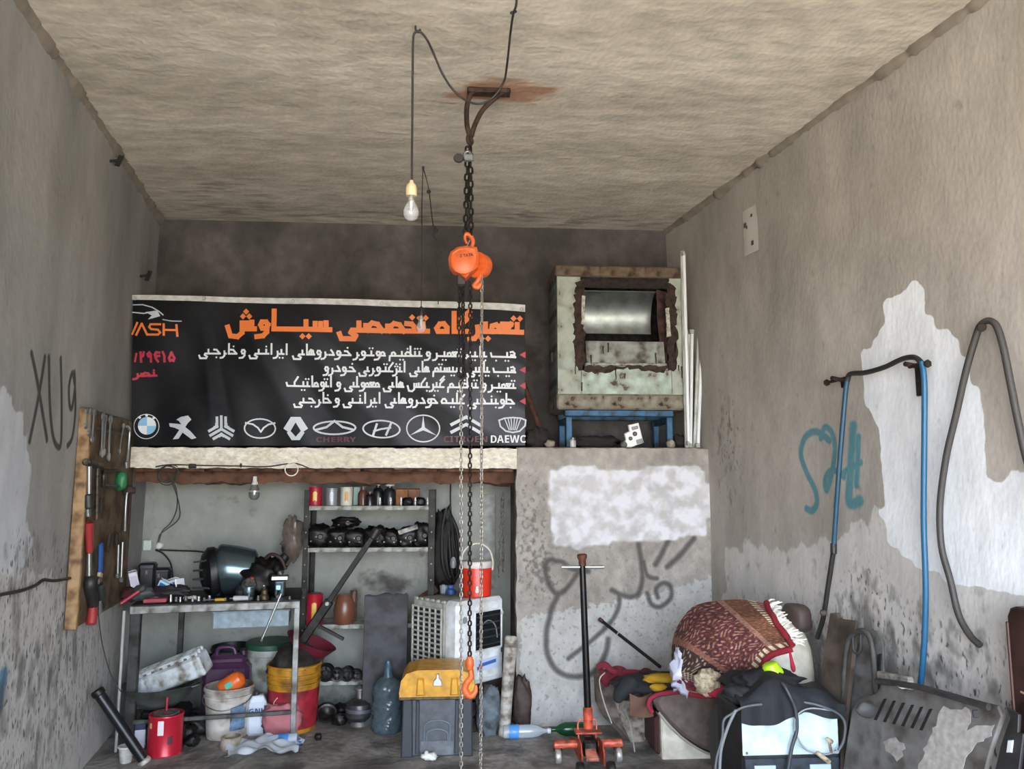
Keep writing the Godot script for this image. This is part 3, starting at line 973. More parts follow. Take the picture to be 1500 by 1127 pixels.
func build_banner() -> void:
	var o := thing("vinyl_banner", "dark grey vinyl banner with orange heading, white lines and car emblems", "banner")
	# the ground: charcoal, paler beams down to the right, part print, part painted-in sheen
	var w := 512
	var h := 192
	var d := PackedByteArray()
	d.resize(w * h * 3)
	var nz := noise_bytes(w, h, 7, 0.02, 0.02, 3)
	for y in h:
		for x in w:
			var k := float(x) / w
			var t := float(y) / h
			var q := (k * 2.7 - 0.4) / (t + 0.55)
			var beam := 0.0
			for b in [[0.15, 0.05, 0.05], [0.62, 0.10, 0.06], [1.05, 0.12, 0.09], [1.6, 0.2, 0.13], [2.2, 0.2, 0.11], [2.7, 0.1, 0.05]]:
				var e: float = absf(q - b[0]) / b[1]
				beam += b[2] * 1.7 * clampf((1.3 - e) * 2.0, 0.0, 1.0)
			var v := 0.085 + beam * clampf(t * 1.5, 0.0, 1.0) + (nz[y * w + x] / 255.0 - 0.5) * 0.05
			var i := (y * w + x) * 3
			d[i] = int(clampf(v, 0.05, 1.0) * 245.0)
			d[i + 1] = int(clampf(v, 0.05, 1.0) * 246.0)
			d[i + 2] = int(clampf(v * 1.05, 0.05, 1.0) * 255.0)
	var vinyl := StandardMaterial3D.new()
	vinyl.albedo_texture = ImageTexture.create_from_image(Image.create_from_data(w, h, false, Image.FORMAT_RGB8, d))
	vinyl.roughness = 0.5
	vinyl.metallic_specular = 0.3
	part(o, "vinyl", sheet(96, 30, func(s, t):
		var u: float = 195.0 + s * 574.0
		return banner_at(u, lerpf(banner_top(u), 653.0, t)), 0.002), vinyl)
	part(o, "hem", sheet(96, 2, func(s, t):
		var u: float = 194.0 + s * 575.0
		return banner_at(u, banner_top(u) + (t - 0.5) * (7.0 + s * 3.0) - 3.0, 0.006), 0.008), mat("c9cac6", 0.5, 0.0, "mottle", 3.0), Vector3.ZERO, Vector3.ZERO, "white folded hem along the top")
	var orange := mat("d8722c", 0.5)
	var pale := mat("d3d6d6", 0.5)
	var red := mat("a81f38", 0.5)
	var silver := mat("b9bec2", 0.45)
	var st := begin()
	write_line(st, "تﻌمیرگاه تخصصی سیـــاوش".replace("ﻌ", "ع"), 764, 329, 491, 485, 11.5, 7.4)
	part(o, "heading", done(st), orange, Vector3.ZERO, Vector3.ZERO, "orange heading lettering")
	for l in [["ﻋیـب یابی، تعمیـر و تنظیـم موتـور خـودروهای ایرانـی و خارجـی", 755, 289, 525, 519], ["ﻋیـب یابی سیستم های انژکتـوری خـودرو", 755, 474, 547, 545], ["تعمیـر و تنظیـم گیربکس های معمولی و اتوماتیـک", 755, 419, 570, 567], ["جلوبنـدی کلیـه خودروهای ایرانـی و خارجـی", 753, 429, 593, 591]]:
		st = begin()
		write_line(st, l[0], l[1], l[2], l[3], l[4], 6.2, 2.7)
		part(o, "text_line", done(st), pale, Vector3.ZERO, Vector3.ZERO, "white line of lettering")
		st = begin()
		var by: float = l[3] - 5.0
		ink_poly(st, [Vector2(761, by), Vector2(770, by - 5), Vector2(770, by + 5)])
		part(o, "bullet", done(st), red)
	st = begin()
	write_line(st, "۵۱۶۹۲", 256, 205, 531, 532, 6.6, 3.4)
	ink_line(st, pxs([199, 530, 201, 519]), 2.6)
	part(o, "phone_number", done(st), red, Vector3.ZERO, Vector3.ZERO, "red digits cut off by the fold")
	st = begin()
	write_line(st, "نصر", 229, 197, 552, 553, 4.6, 3.2)
	part(o, "red_word", done(st), red)
	# cut-off word mark with a car outline over it
	st = begin()
	ink_line(st, pxs([195, 490, 202, 474]), 3.0)
	ink_line(st, pxs([201, 491, 209, 475, 217, 491]), 3.2)
	ink_line(st, pxs([236, 476, 222, 476, 220, 480, 223, 483, 233, 484, 236, 488, 233, 491, 219, 491]), 3.0)
	ink_line(st, pxs([241, 476, 241, 491]), 3.2)
	ink_line(st, pxs([241, 484, 258, 484]), 3.0)
	ink_line(st, pxs([259, 477, 260, 492]), 3.2)
	part(o, "word_mark", done(st), orange)
	st = begin()
	ink_line(st, pxs([195, 447, 210, 447, 224, 451, 234, 457, 240, 462]), 1.6)
	ink_line(st, pxs([195, 458, 212, 460, 228, 457]), 1.8)
	ink_poly(st, pxs([214, 458, 232, 456, 236, 464, 226, 467, 218, 469, 224, 463]))
	ink_line(st, pxs([240, 469, 252, 471, 266, 471]), 1.3)
	part(o, "car_outline", done(st), silver)

	# ten emblems along the bottom
	st = begin()
	for q in 4:
		if q % 2 == 1:
			continue
		ink_poly(st, [Vector2(215, 624)] + oval(Vector2(215, 624), 13, 13, 8, PI * 0.5 * q, PI * 0.5 * (q + 1)), 0.006)
	var em := part(o, "emblem", done(st), mat("7fb0cc", 0.45), Vector3.ZERO, Vector3.ZERO, "blue and white round emblem")
	st = begin()
	for q in [1, 3]:
		ink_poly(st, [Vector2(215, 624)] + oval(Vector2(215, 624), 13, 13, 8, PI * 0.5 * q, PI * 0.5 * (q + 1)), 0.006)
	ink_line(st, oval(Vector2(214, 625), 18, 18), 1.0)
	for a in [-2.2, -1.57, -0.9]:
		ink_poly(st, oval(Vector2(214, 625) + Vector2(cos(a), sin(a)) * 16.2, 2.1, 2.1, 5))
	part(em, "quarter", done(st), pale)

	st = begin()
	ink_poly(st, pxs([265, 611, 276, 609, 281, 615, 276, 620, 272, 626, 280, 632, 289, 642, 282, 644, 268, 634, 262, 643, 253, 644, 263, 630, 256, 627, 248, 625, 247, 620, 258, 621, 266, 622, 262, 617, 258, 615]))
	ink_line(st, pxs([262, 625, 276, 632, 284, 641]), 2.4)
	part(o, "emblem", done(st), silver, Vector3.ZERO, Vector3.ZERO, "silver rearing lion emblem")

	st = begin()
	var c := Vector2(325, 629)
	for k in 3:
		var rot := TAU / 3.0 * k
		for off in [-6.5, 0.0, 6.5]:
			var a := Vector2(off, -18.0 + absf(off) * 0.25).rotated(rot)
			var b := Vector2(off, -4.0 if off != 0.0 else -1.0).rotated(rot)
			ink_line(st, [c + a, c + b], 4.0)
		for sg in [-1.0, 1.0]:
			ink_line(st, [c + Vector2(6.5 * sg, -4.5).rotated(rot), c + Vector2(9.5 * sg, -2.8).rotated(rot)], 4.0)
	part(o, "emblem", done(st), silver, Vector3.ZERO, Vector3.ZERO, "silver three-armed chevron emblem")

	st = begin()
	ink_line(st, oval(Vector2(381, 628), 22, 14), 2.0)
	ink_line(st, pxs([361, 620, 371, 622, 378, 627, 382, 633, 386, 627, 393, 622, 402, 620]), 2.4)
	part(o, "emblem", done(st), silver, Vector3.ZERO, Vector3.ZERO, "silver oval emblem with a winged letter")

	st = begin()
	c = Vector2(433, 628)
	ink_poly(st, pxs([0, -17, 7, -17, 18, 0, 9, 6, 0, -9, -9, 6, -18, 0, -7, -17], c))
	ink_poly(st, pxs([-9, 2, 0, 12, 9, 2, 13, 6, 6, 17, -6, 17, -13, 6], c))
	part(o, "emblem", done(st), silver, Vector3.ZERO, Vector3.ZERO, "silver diamond emblem")

	st = begin()
	ink_line(st, oval(Vector2(490, 627), 31, 9.5), 2.4)
	ink_line(st, pxs([462, 630, 478, 626, 490, 617, 502, 626, 518, 630]), 3.2)
	part(o, "emblem", done(st), silver, Vector3.ZERO, Vector3.ZERO, "silver flat oval emblem with a peaked letter")

	st = begin()
	ink_line(st, oval(Vector2(559, 629), 27, 12.5, 28, 0.0, TAU, 0.05), 2.2)
	ink_line(st, pxs([547, 637, 552, 622]), 3.2)
	ink_line(st, pxs([566, 637, 573, 621]), 3.2)
	ink_line(st, pxs([548, 632, 558, 629, 572, 627]), 2.6)
	part(o, "emblem", done(st), silver, Vector3.ZERO, Vector3.ZERO, "silver oval emblem with a slanted letter H")

	st = begin()
	c = Vector2(620, 628)
	ink_line(st, oval(c, 24, 19.5, 32), 1.8)
	for a in [-PI * 0.5, PI * 0.18, PI * 0.82]:
		var tip := c + Vector2(cos(a) * 23.0, sin(a) * 19.0)
		var n := Vector2(-sin(a), cos(a)) * 2.6
		ink_poly(st, [tip, c + n, c - n])
	part(o, "emblem", done(st), silver, Vector3.ZERO, Vector3.ZERO, "silver three-pointed star in a ring")

	st = begin()
	for dy in [0.0, 11.0]:
		ink_line(st, pxs([662, 622 + dy, 683, 611 + dy, 702, 622 + dy]), 4.6)
	part(o, "emblem", done(st), silver, Vector3.ZERO, Vector3.ZERO, "silver double chevron emblem")

	st = begin()
	c = Vector2(751, 622)
	ink_line(st, pxs([-20, -6, -12, -9, 0, -10, 12, -9, 19, -6, 18, 2, 10, 10, 0, 12, -10, 10, -18, 3, -20, -6], c), 2.2)
	for q in [-12.0, -7.0, -2.5, 2.5, 7.0, 12.0]:
		ink_line(st, [c + Vector2(q, -9), c + Vector2(q * 0.45, 8)], 1.4)
	part(o, "emblem", done(st), silver, Vector3.ZERO, Vector3.ZERO, "silver fluted fan emblem")
	part(o, "print_word", write_latin("DAEWC", 719, 770, 649, 11), pale)
	part(o, "print_word", write_latin("CHERRY", 463, 522, 648, 7.5), mat("5a2634", 0.5))
	part(o, "print_word", write_latin("CITROEN", 650, 714, 648, 9), mat("5c1c26", 0.5))
	# eyelets and the string that ties it up
	for q in [[199, 436], [300, 436], [430, 440], [560, 443], [690, 446], [764, 452]]:
		part(o, "eyelet", tube(ring(0.011, 0.003, 12), 0.003, 5), mat("a8a8a4", 0.4, 0.8), banner_at(q[0], q[1] + 2.0, 0.014))

# ---------------------------------------------------------------- chain hoist, cords and bulbs under the ceiling
func link_mesh(pitch: float, width: float, wire: float, n := 6) -> ArrayMesh:
	var pts := []
	var r := width * 0.5 - wire
	var l := (pitch + 2.0 * wire - width) * 0.5 + 0.0
	l = maxf(l, 0.001)
	for i in 6:
		var a := PI * i / 5.0
		pts.append(Vector3(cos(a) * r, sin(a) * r + l, 0))
	for i in 6:
		var a := PI + PI * i / 5.0
		pts.append(Vector3(cos(a) * r, sin(a) * r - l, 0))
	pts.append(pts[0])
	return tube(pts, wire, n)

func chain_into(st: SurfaceTool, a: Vector3, b: Vector3, pitch: float, m: ArrayMesh, spin := 0.0) -> void:
	var n := int((b - a).length() / pitch)
	var t := along(a, b)
	for i in n:
		var r := Basis(Vector3.UP, spin + (PI * 0.5 if i % 2 else 0.0) + 0.25 * sin(i * 1.7))
		st.append_from(m, 0, t * Transform3D(r, Vector3(0, (i + 0.5) * pitch, 0)))

func build_hoist() -> void:
	var D := 3.73
	var iron := mat("4a3a30", 0.75, 0.5, "grime", 6.0)
	var dark := mat("3a3330", 0.5, 0.7, "grease", 8.0)
	# rusty anchor: plate and two bent rods that meet
	var o := thing("ceiling_anchor", "rusty bent-rod anchor fixed to a plate on the ceiling", "bracket", G(716, 131, ROOM_H))
	var b := o.position
	part(o, "plate", box(0.22, 0.024, 0.06, 0.004), iron, Vector3(0, -0.016, 0))
	var join_ := V(688, 200, D)
	part(o, "rod", tube(spline([V(700, 132, D) , V(690, 138, D), V(684, 156, D), V(684, 182, D), join_], 6).map(func(p): return p - b), 0.013, 8), iron)
	part(o, "rod", tube(spline([V(744, 132, D), V(730, 140, D), V(708, 160, D), V(696, 182, D), join_ + Vector3(0.008, 0, 0)], 6).map(func(p): return p - b), 0.013, 8), iron)
	part(o, "loop", tube(ring(0.02, 0.011, 14), 0.011, 7), iron, join_ - b + Vector3(0, -0.02, 0), Vector3(0, 60, 0))
	# clamp with a dark knob
	var cl := thing("rope_clamp", "grey shackle with a dark round knob where the hoist chain starts", "shackle", V(685, 238, D))
	part(cl, "bow", tube(spline([Vector3(-0.014, 0, 0.02), Vector3(-0.018, 0.03, 0.02), Vector3(0, 0.05, 0.02), Vector3(0.018, 0.03, 0.02), Vector3(0.014, 0, 0.02)], 5), 0.007, 7), mat("8d8f90", 0.35, 0.8))
	part(cl, "body", box(0.05, 0.035, 0.03, 0.006), mat("9b9d9c", 0.4, 0.8), Vector3(0.004, 0.016, 0.018))
	part(cl, "knob", lathe([Vector2(0, 0), Vector2(0.022, 0.002), Vector2(0.026, 0.012), Vector2(0.022, 0.022), Vector2(0, 0.024)], 16, along(Vector3(-0.046, 0.012, 0.008), Vector3(-0.046, 0.012, 0.04))), mat("2b2624", 0.6))
	# upper chain, links told apart one by one
	var ch := thing("anchor_chain", "doubled dark steel chain between ceiling anchor and orange hoist", "chain", V(686, 346, D))
	var lm := link_mesh(0.036, 0.032, 0.006, 6)
	for s in 2:
		var a := V(682 + 8 * s, 346, D)
		var e := V(685 + 4 * s, 214, D)
		var n := int((e - a).length() / 0.036)
		var t := along(a, e)
		for i in n:
			var l := part(ch, "link", lm, dark)
			l.transform = Transform3D(Basis(), -ch.position) * t * Transform3D(Basis(Vector3.UP, (PI * 0.5 if (i + s) % 2 else 0.0) + 0.4 * sin(i * 2.1 + s)), Vector3(0, (i + 0.5) * 0.036, 0))
	# hoist body
	var og := mat("d8622a", 0.45, 0.0, "mottle", 5.0)
	var h := thing("chain_hoist", "orange chain hoist hanging in front of the banner with its chains", "hoist", V(684, 415, D))
	var hb := h.position
	part(h, "top_hook", tube(spline([V(688, 366, D) - hb, V(693, 356, D) - hb, V(690, 347, D) - hb, V(683, 343, D) - hb, V(681, 350, D) - hb, V(684, 357, D) - hb], 5), [0.008, 0.008, 0.009, 0.009, 0.010, 0.010, 0.011, 0.011, 0.011, 0.012, 0.012, 0.012, 0.012, 0.011, 0.011, 0.010, 0.010, 0.009, 0.009, 0.008, 0.008, 0.007, 0.007, 0.006, 0.006, 0.005], 8), og)
	part(h, "hook_latch", rod(V(684, 361, D) - hb, V(688, 352, D) - hb, 0.003, 6), mat("9a9a98", 0.4, 0.9))
	var px := []
	for q in [[670, 368], [682, 366], [698, 368], [701, 380], [700, 396], [690, 404], [682, 413], [674, 406], [664, 402], [658, 394], [657, 384], [660, 375]]:
		var p := V(q[0], q[1], D) - hb
		px.append(Vector2(p.x, p.y))
	part(h, "gear_case", slab(px, 0.10, 0.014), og, Vector3(0, 0, 0.03))
	var cap := V(682, 388, D) - hb
	part(h, "cover_plate", lathe([Vector2(0, 0.0), Vector2(0.052, 0.0), Vector2(0.06, 0.006), Vector2(0.06, 0.014), Vector2(0.05, 0.02), Vector2(0, 0.022)], 26, along(cap + Vector3(-0.012, -0.01, 0.07), cap + Vector3(-0.012, -0.01, 0.2))), og)
	part(h, "hand_wheel_cover", lathe([Vector2(0, 0), Vector2(0.062, 0.0), Vector2(0.066, 0.01), Vector2(0.06, 0.06), Vector2(0.03, 0.066), Vector2(0, 0.066)], 24, along(V(697, 388, D) - hb + Vector3(0.0, 0, 0.0), V(711, 386, D) - hb + Vector3(0, 0, -0.07))), og)
	var mk := TextMesh.new()
	var f := SystemFont.new()
	f.font_names = PackedStringArray(["Droid Sans"])
	f.font_weight = 700
	mk.font = f
	mk.text = "2 TATA"
	mk.font_size = 24
	mk.pixel_size = 0.00085
	mk.depth = 0.002
	part(h, "marking", mk, mat("33231b", 0.6), V(683, 382, D) - hb + Vector3(0, 0, 0.094), Vector3(0, 0, 8), "dark stencilled marking")
	part(h, "side_hook", tube(spline([V(708, 376, D) - hb, V(709, 392, D) - hb, V(704, 404, D) - hb, V(698, 414, D) - hb, V(694, 419, D) - hb, V(700, 421, D) - hb, V(704, 416, D) - hb], 5), 0.012, 8), og)
	part(h, "chain_guide", box(0.05, 0.06, 0.04, 0.008), mat("3c3734", 0.5, 0.6), V(676, 411, D) - hb + Vector3(0, 0, -0.0))
	# the hanging chains: links too small to pick apart
	var small := link_mesh(0.021, 0.019, 0.0034, 5)
	var steel := mat("a9a59d", 0.4, 0.85, "mottle", 8.0)
	var st := begin()
	chain_into(st, V(675.5, 1180, D), V(675.5, 552, D), 0.021, small)
	chain_into(st, V(704, 1180, D), V(706, 396, D), 0.021, small, 0.6)
	var hc := part(h, "hand_chain", st.commit(), steel, -hb, Vector3.ZERO, "pale thin hand chain")
	hc.set_meta("kind", "stuff")
	st = begin()
	var mid := link_mesh(0.023, 0.023, 0.0046, 5)
	chain_into(st, V(672, 552, D), V(673, 414, D), 0.023, mid)
	chain_into(st, V(679, 552, D), V(678, 414, D), 0.023, mid, 0.8)
	chain_into(st, V(676, 566, D), V(676, 548, D), 0.023, mid, 0.8)
	var sl := part(h, "slack_chain", st.commit(), dark, -hb, Vector3.ZERO, "dark doubled loop of chain")
	sl.set_meta("kind", "stuff")
	st = begin()
	chain_into(st, V(688, 962, D), V(689, 408, D), 0.023, mid)
	var lc := part(h, "load_chain", st.commit(), dark, -hb, Vector3.ZERO, "dark load chain")
	lc.set_meta("kind", "stuff")
	# bottom hook
	var hk := part(h, "bottom_hook", tube(spline([V(689, 982, D) - hb, V(690, 992, D) - hb, V(684, 1000, D) - hb, V(681, 1010, D) - hb, V(688, 1020, D) - hb, V(696, 1014, D) - hb, V(697, 1004, D) - hb], 5), [0.010, 0.010, 0.011, 0.012, 0.013, 0.014, 0.014, 0.015, 0.015, 0.015, 0.016, 0.016, 0.016, 0.016, 0.017, 0.017, 0.017, 0.017, 0.017, 0.016, 0.016, 0.015, 0.015, 0.014, 0.013, 0.012, 0.011, 0.010, 0.009, 0.007, 0.006], 9), og)
	part(hk, "swivel", lathe([Vector2(0, -0.03), Vector2(0.014, -0.028), Vector2(0.02, -0.01), Vector2(0.02, 0.012), Vector2(0.012, 0.03), Vector2(0, 0.032)], 14), og, V(688, 972, D) - hb)

func bulb(o: Node3D, at: Vector3, s := 1.0) -> void:
	# cap end at `at`, glass below
	var clear := glass("e9ecee", 0.22, 0.05)
	part(o, "glass", lathe([Vector2(0, -0.118), Vector2(0.014, -0.116), Vector2(0.026, -0.106), Vector2(0.033, -0.088), Vector2(0.033, -0.075), Vector2(0.027, -0.058), Vector2(0.018, -0.04), Vector2(0.0135, -0.025), Vector2(0.0135, -0.018)].map(func(p): return p * s), 20), clear, at)
	part(o, "screw_cap", lathe([Vector2(0, -0.03), Vector2(0.013, -0.03), Vector2(0.0135, -0.024), Vector2(0.0125, -0.02), Vector2(0.0135, -0.015), Vector2(0.0125, -0.01), Vector2(0.013, -0.003), Vector2(0, 0.0)].map(func(p): return p * s), 14), mat("b7b4a8", 0.35, 0.9), at)
	part(o, "stem", rod(at + Vector3(0, -0.075, 0) * s, at + Vector3(0, -0.03, 0) * s, 0.004 * s, 8, 0.007 * s), mat("d8dadb", 0.3), Vector3.ZERO)

func build_cords() -> void:
	var black := mat("2a2725", 0.6)
	# bulb on a long flex, with the flex looped over two hooks
	var C := 3.22
	var a := G(609, 42, ROOM_H)
	var o := thing("hanging_bulb", "clear light bulb in a cream holder on a long black flex", "light bulb", V(602, 320, C))
	var b := o.position
	var loop := [V(757, -14, 2.9), V(756, 8, 2.95), V(750, 30, 3.03), V(742, 100, 3.34), V(737, 122, 3.42), V(722, 143, 3.45), V(704, 152, 3.45), V(684, 148, 3.42), V(664, 132, 3.38), V(648, 108, 3.33), V(634, 76, 3.26), V(624, 56, 3.2), V(614, 46, 3.18), V(608, 48, 3.18), V(605, 62, 3.19), V(604, 150, 3.21), V(603, 266, 3.22)]
	part(o, "flex", tube(spline(loop, 5).map(func(p): return p - b), 0.0052, 7), black)
	var cap := V(602.5, 286, C) - b
	part(o, "holder", lathe([Vector2(0, 0), Vector2(0.022, 0), Vector2(0.024, 0.006), Vector2(0.0235, 0.036), Vector2(0.019, 0.05), Vector2(0.009, 0.06), Vector2(0.007, 0.07), Vector2(0, 0.071)], 18), mat("d6c39a", 0.5), cap + Vector3(0, -0.004, 0), Vector3.ZERO, "cream holder with a yellowed rim")
	bulb(o, cap + Vector3(0, 0.004, 0))
	part(o, "ceiling_hook", tube(spline([Vector3(0, 0.03, 0), Vector3(0, -0.012, 0), Vector3(0.012, -0.022, 0), Vector3(0.02, -0.01, 0)], 5), 0.005, 6), mat("3a342f", 0.6, 0.5), V(609, 40, 3.21) - b)
	part(o, "cleat", box(0.03, 0.01, 0.012, 0.003), black, V(752, 18, 3.06) - b, Vector3(0, 0, 20))

	# thin wires further back, one holding a second bulb
	var w := thing("wire_bulb", "small clear bulb in a black holder hanging before the orange heading", "light bulb", V(617, 488, 4.72))
	b = w.position
	part(w, "wire", tube(spline([V(620, 244, 4.74), V(618, 300, 4.73), V(618, 380, 4.72), V(617, 452, 4.72)], 6).map(func(p): return p - b), 0.0035, 6), black)
	part(w, "holder", lathe([Vector2(0, 0), Vector2(0.02, 0), Vector2(0.021, 0.02), Vector2(0.016, 0.045), Vector2(0.006, 0.06), Vector2(0, 0.061)], 16), mat("201d1b", 0.5), V(617, 463, 4.72) - b)
	bulb(w, V(617, 463, 4.72) - b + Vector3(0, 0.004, 0), 0.95)
	solo("ceiling_wire", "knotted dark wire hanging from the ceiling behind the clear bulbs", "wire", join([[tube(spline([V(620, 246, 4.75), V(626, 268, 4.78), V(629, 284, 4.8), V(633, 320, 4.95), V(637, 345, 5.05), V(641, 400, 5.1), V(642, 446, 5.15)], 6), 0.0036, 6)], [tube(spline([V(634, 330, 4.98), V(641, 338, 5.02), V(634, 345, 5.03), V(640, 352, 5.05), V(638, 360, 5.06)], 6), 0.006, 6)], [lump(0.014, 0.012, 0.012, 0.3, 2.0, 4), tf(V(628, 281, 4.79))], [tube([V(620, 246, 4.75) + Vector3(0, 0.03, 0), V(620, 246, 4.75) + Vector3(0, -0.012, 0)], 0.008, 6)]]), black)

	# cable runs under the ledge with a coil, and the switch on the alcove wall
	var cr := thing("ledge_cable", "black cable strung along the cream ledge with a hanging coil", "cable", V(245, 684, FRONT))
	b = cr.position
	var F := FRONT - 0.012
	part(cr, "run", tube(spline([V(228, 684, F), V(250, 681, F), V(290, 682, F), V(350, 683, F), V(390, 684, F), V(430, 679, F), V(452, 686, F)], 6).map(func(p): return p - b), 0.0045, 6), black)
	part(cr, "run", tube(spline([V(452, 686, F), V(480, 688, F), V(560, 686, F), V(640, 687, F), V(745, 688, F)], 4).map(func(p): return p - b), 0.003, 6), black)
	for k in 3:
		part(cr, "coil", tube(ring(0.062 - 0.006 * k, 0.003, 22).map(func(p): return Vector3(p.x * (1.0 + 0.12 * k), p.y, 0.01 * k)), 0.0035, 6), black, V(245 + k, 697 - k * 2, F) - b, Vector3(0, 20 * k, 15 * k))
	var drop := [V(245, 690, F), V(254, 712, 5.4), V(262, 738, 5.6), V(262, 760, 5.8), V(245, 775, 5.86), V(234, 784, 5.86), V(231, 796, 5.86)]
	part(cr, "drop_wire", tube(spline(drop, 6).map(func(p): return p - b), 0.004, 6), mat("4a4743", 0.6))
	var drop2 := [V(247, 694, F), V(258, 716, 5.4), V(259, 745, 5.7), V(250, 766, 5.85), V(238, 778, 5.86), V(232, 798, 5.86)]
	part(cr, "drop_wire", tube(spline(drop2, 6).map(func(p): return p - b), 0.004, 6), mat("4a4743", 0.6))
	for q in [[282, 683], [353, 682]]:
		part(cr, "clip", box(0.05 if q[0] < 300 else 0.012, 0.03, 0.02, 0.006), black, V(q[0], q[1], F) - b)
	var so := thing("wall_socket", "small white socket box with a round plug on the alcove wall", "socket", V(216, 806, 5.86))
	part(so, "box", box(0.055, 0.075, 0.04, 0.006), mat("c9d2c9", 0.4), Vector3(0, 0.035, 0))
	part(so, "plug", lathe([Vector2(0, 0), Vector2(0.028, 0), Vector2(0.03, 0.01), Vector2(0.022, 0.03), Vector2(0.01, 0.036), Vector2(0, 0.036)], 16, along(Vector3(0.082, 0.03, 0), Vector3(0.082, 0.03, 1))), mat("c4c6c0", 0.4), Vector3(0, 0, -0.015))
	solo("grinder_cable", "black cable from the white socket to the bench machine", "cable", tube(spline([V(234, 806, 5.85), V(260, 807, 5.84), V(290, 808, 5.8), V(312, 812, 5.55)], 6), 0.006, 7), black)
	solo("grinder_cable", "black cable drooping from the white socket behind the blue cartons", "cable", tube(spline([V(228, 806, 5.84), V(240, 812, 5.8), V(250, 826, 5.7), V(253, 845, 5.6), V(255, 866, 5.5)], 6), 0.006, 7), black)

	# bulb under the ledge and a white ring of cable
	var u := thing("ledge_bulb", "grey glass bulb in a white holder under the cream ledge", "light bulb", V(373, 732, 5.45))
	b = u.position
	part(u, "holder", lathe([Vector2(0, 0), Vector2(0.022, 0), Vector2(0.022, 0.012), Vector2(0.015, 0.02), Vector2(0.013, 0.055), Vector2(0, 0.056)], 16), mat("cfcdc6", 0.5), V(373, 710, 5.45) - b)
	part(u, "glass", lathe([Vector2(0, -0.1), Vector2(0.02, -0.097), Vector2(0.034, -0.08), Vector2(0.037, -0.06), Vector2(0.034, -0.035), Vector2(0.026, -0.014), Vector2(0.02, 0.0)], 20), mat("777873", 0.15, 0.3), V(373, 711, 5.45) - b)
	part(u, "band", lathe([Vector2(0.0355, -0.006), Vector2(0.038, -0.004), Vector2(0.038, 0.004), Vector2(0.0355, 0.006)], 20), mat("b9b9b2", 0.3, 0.5), V(373, 720, 5.45) - b)
	solo("cable_ring", "ring of white cable hung on the ledge front", "cable", tube(ring(0.042, 0.004, 26), 0.0042, 6), mat("d8d2c4", 0.6), V(427, 688, F - 0.008), Vector3(0, 0, 0))

func build_small_fixings() -> void:
	var iron := mat("2b2622", 0.8, 0.3)
	for q in [[205, 405, "dark bent bracket on the left wall above the banner corner"], [160, 236, "dark stub of iron high on the left wall near the ceiling"]]:
		var p := WL(q[0], q[1])
		var o := thing("wall_bracket", q[2], "bracket", p, Vector3.ZERO, "iron stubs on the left wall")
		part(o, "stem", rod(Vector3.ZERO, Vector3(0.05, 0.008, -0.008), 0.009, 8), iron)
		part(o, "blade", bar(Vector3(0.045, -0.03, 0), Vector3(0.06, 0.045, -0.02), 0.03, 0.008, 0.002), iron)
	solo("ceiling_nail", "dark nail stub in the ceiling's left front corner", "nail", lathe([Vector2(0, 0.01), Vector2(0.014, 0.01), Vector2(0.018, -0.004), Vector2(0.006, -0.012), Vector2(0.005, -0.03), Vector2(0, -0.032)], 10), iron, G(42, 15, ROOM_H))

# ---------------------------------------------------------------- things on the ledge above the masonry block
func jag(list: Array, amp: float, step: float, seed_: int) -> Array:
	var n := FastNoiseLite.new()
	n.seed = seed_
	n.frequency = 6.0
	n.fractal_octaves = 3
	var out := []
	for i in list.size():
		var a: Vector2 = list[i]
		var b: Vector2 = list[(i + 1) % list.size()]
		var k := maxi(1, int(a.distance_to(b) / step))
		for j in k:
			var p := a.lerp(b, float(j) / k)
			out.append(p + Vector2(n.get_noise_2d(p.x * 3.0, p.y * 3.0), n.get_noise_2d(p.y * 3.0 + 9.0, p.x * 3.0)) * amp)
	return out

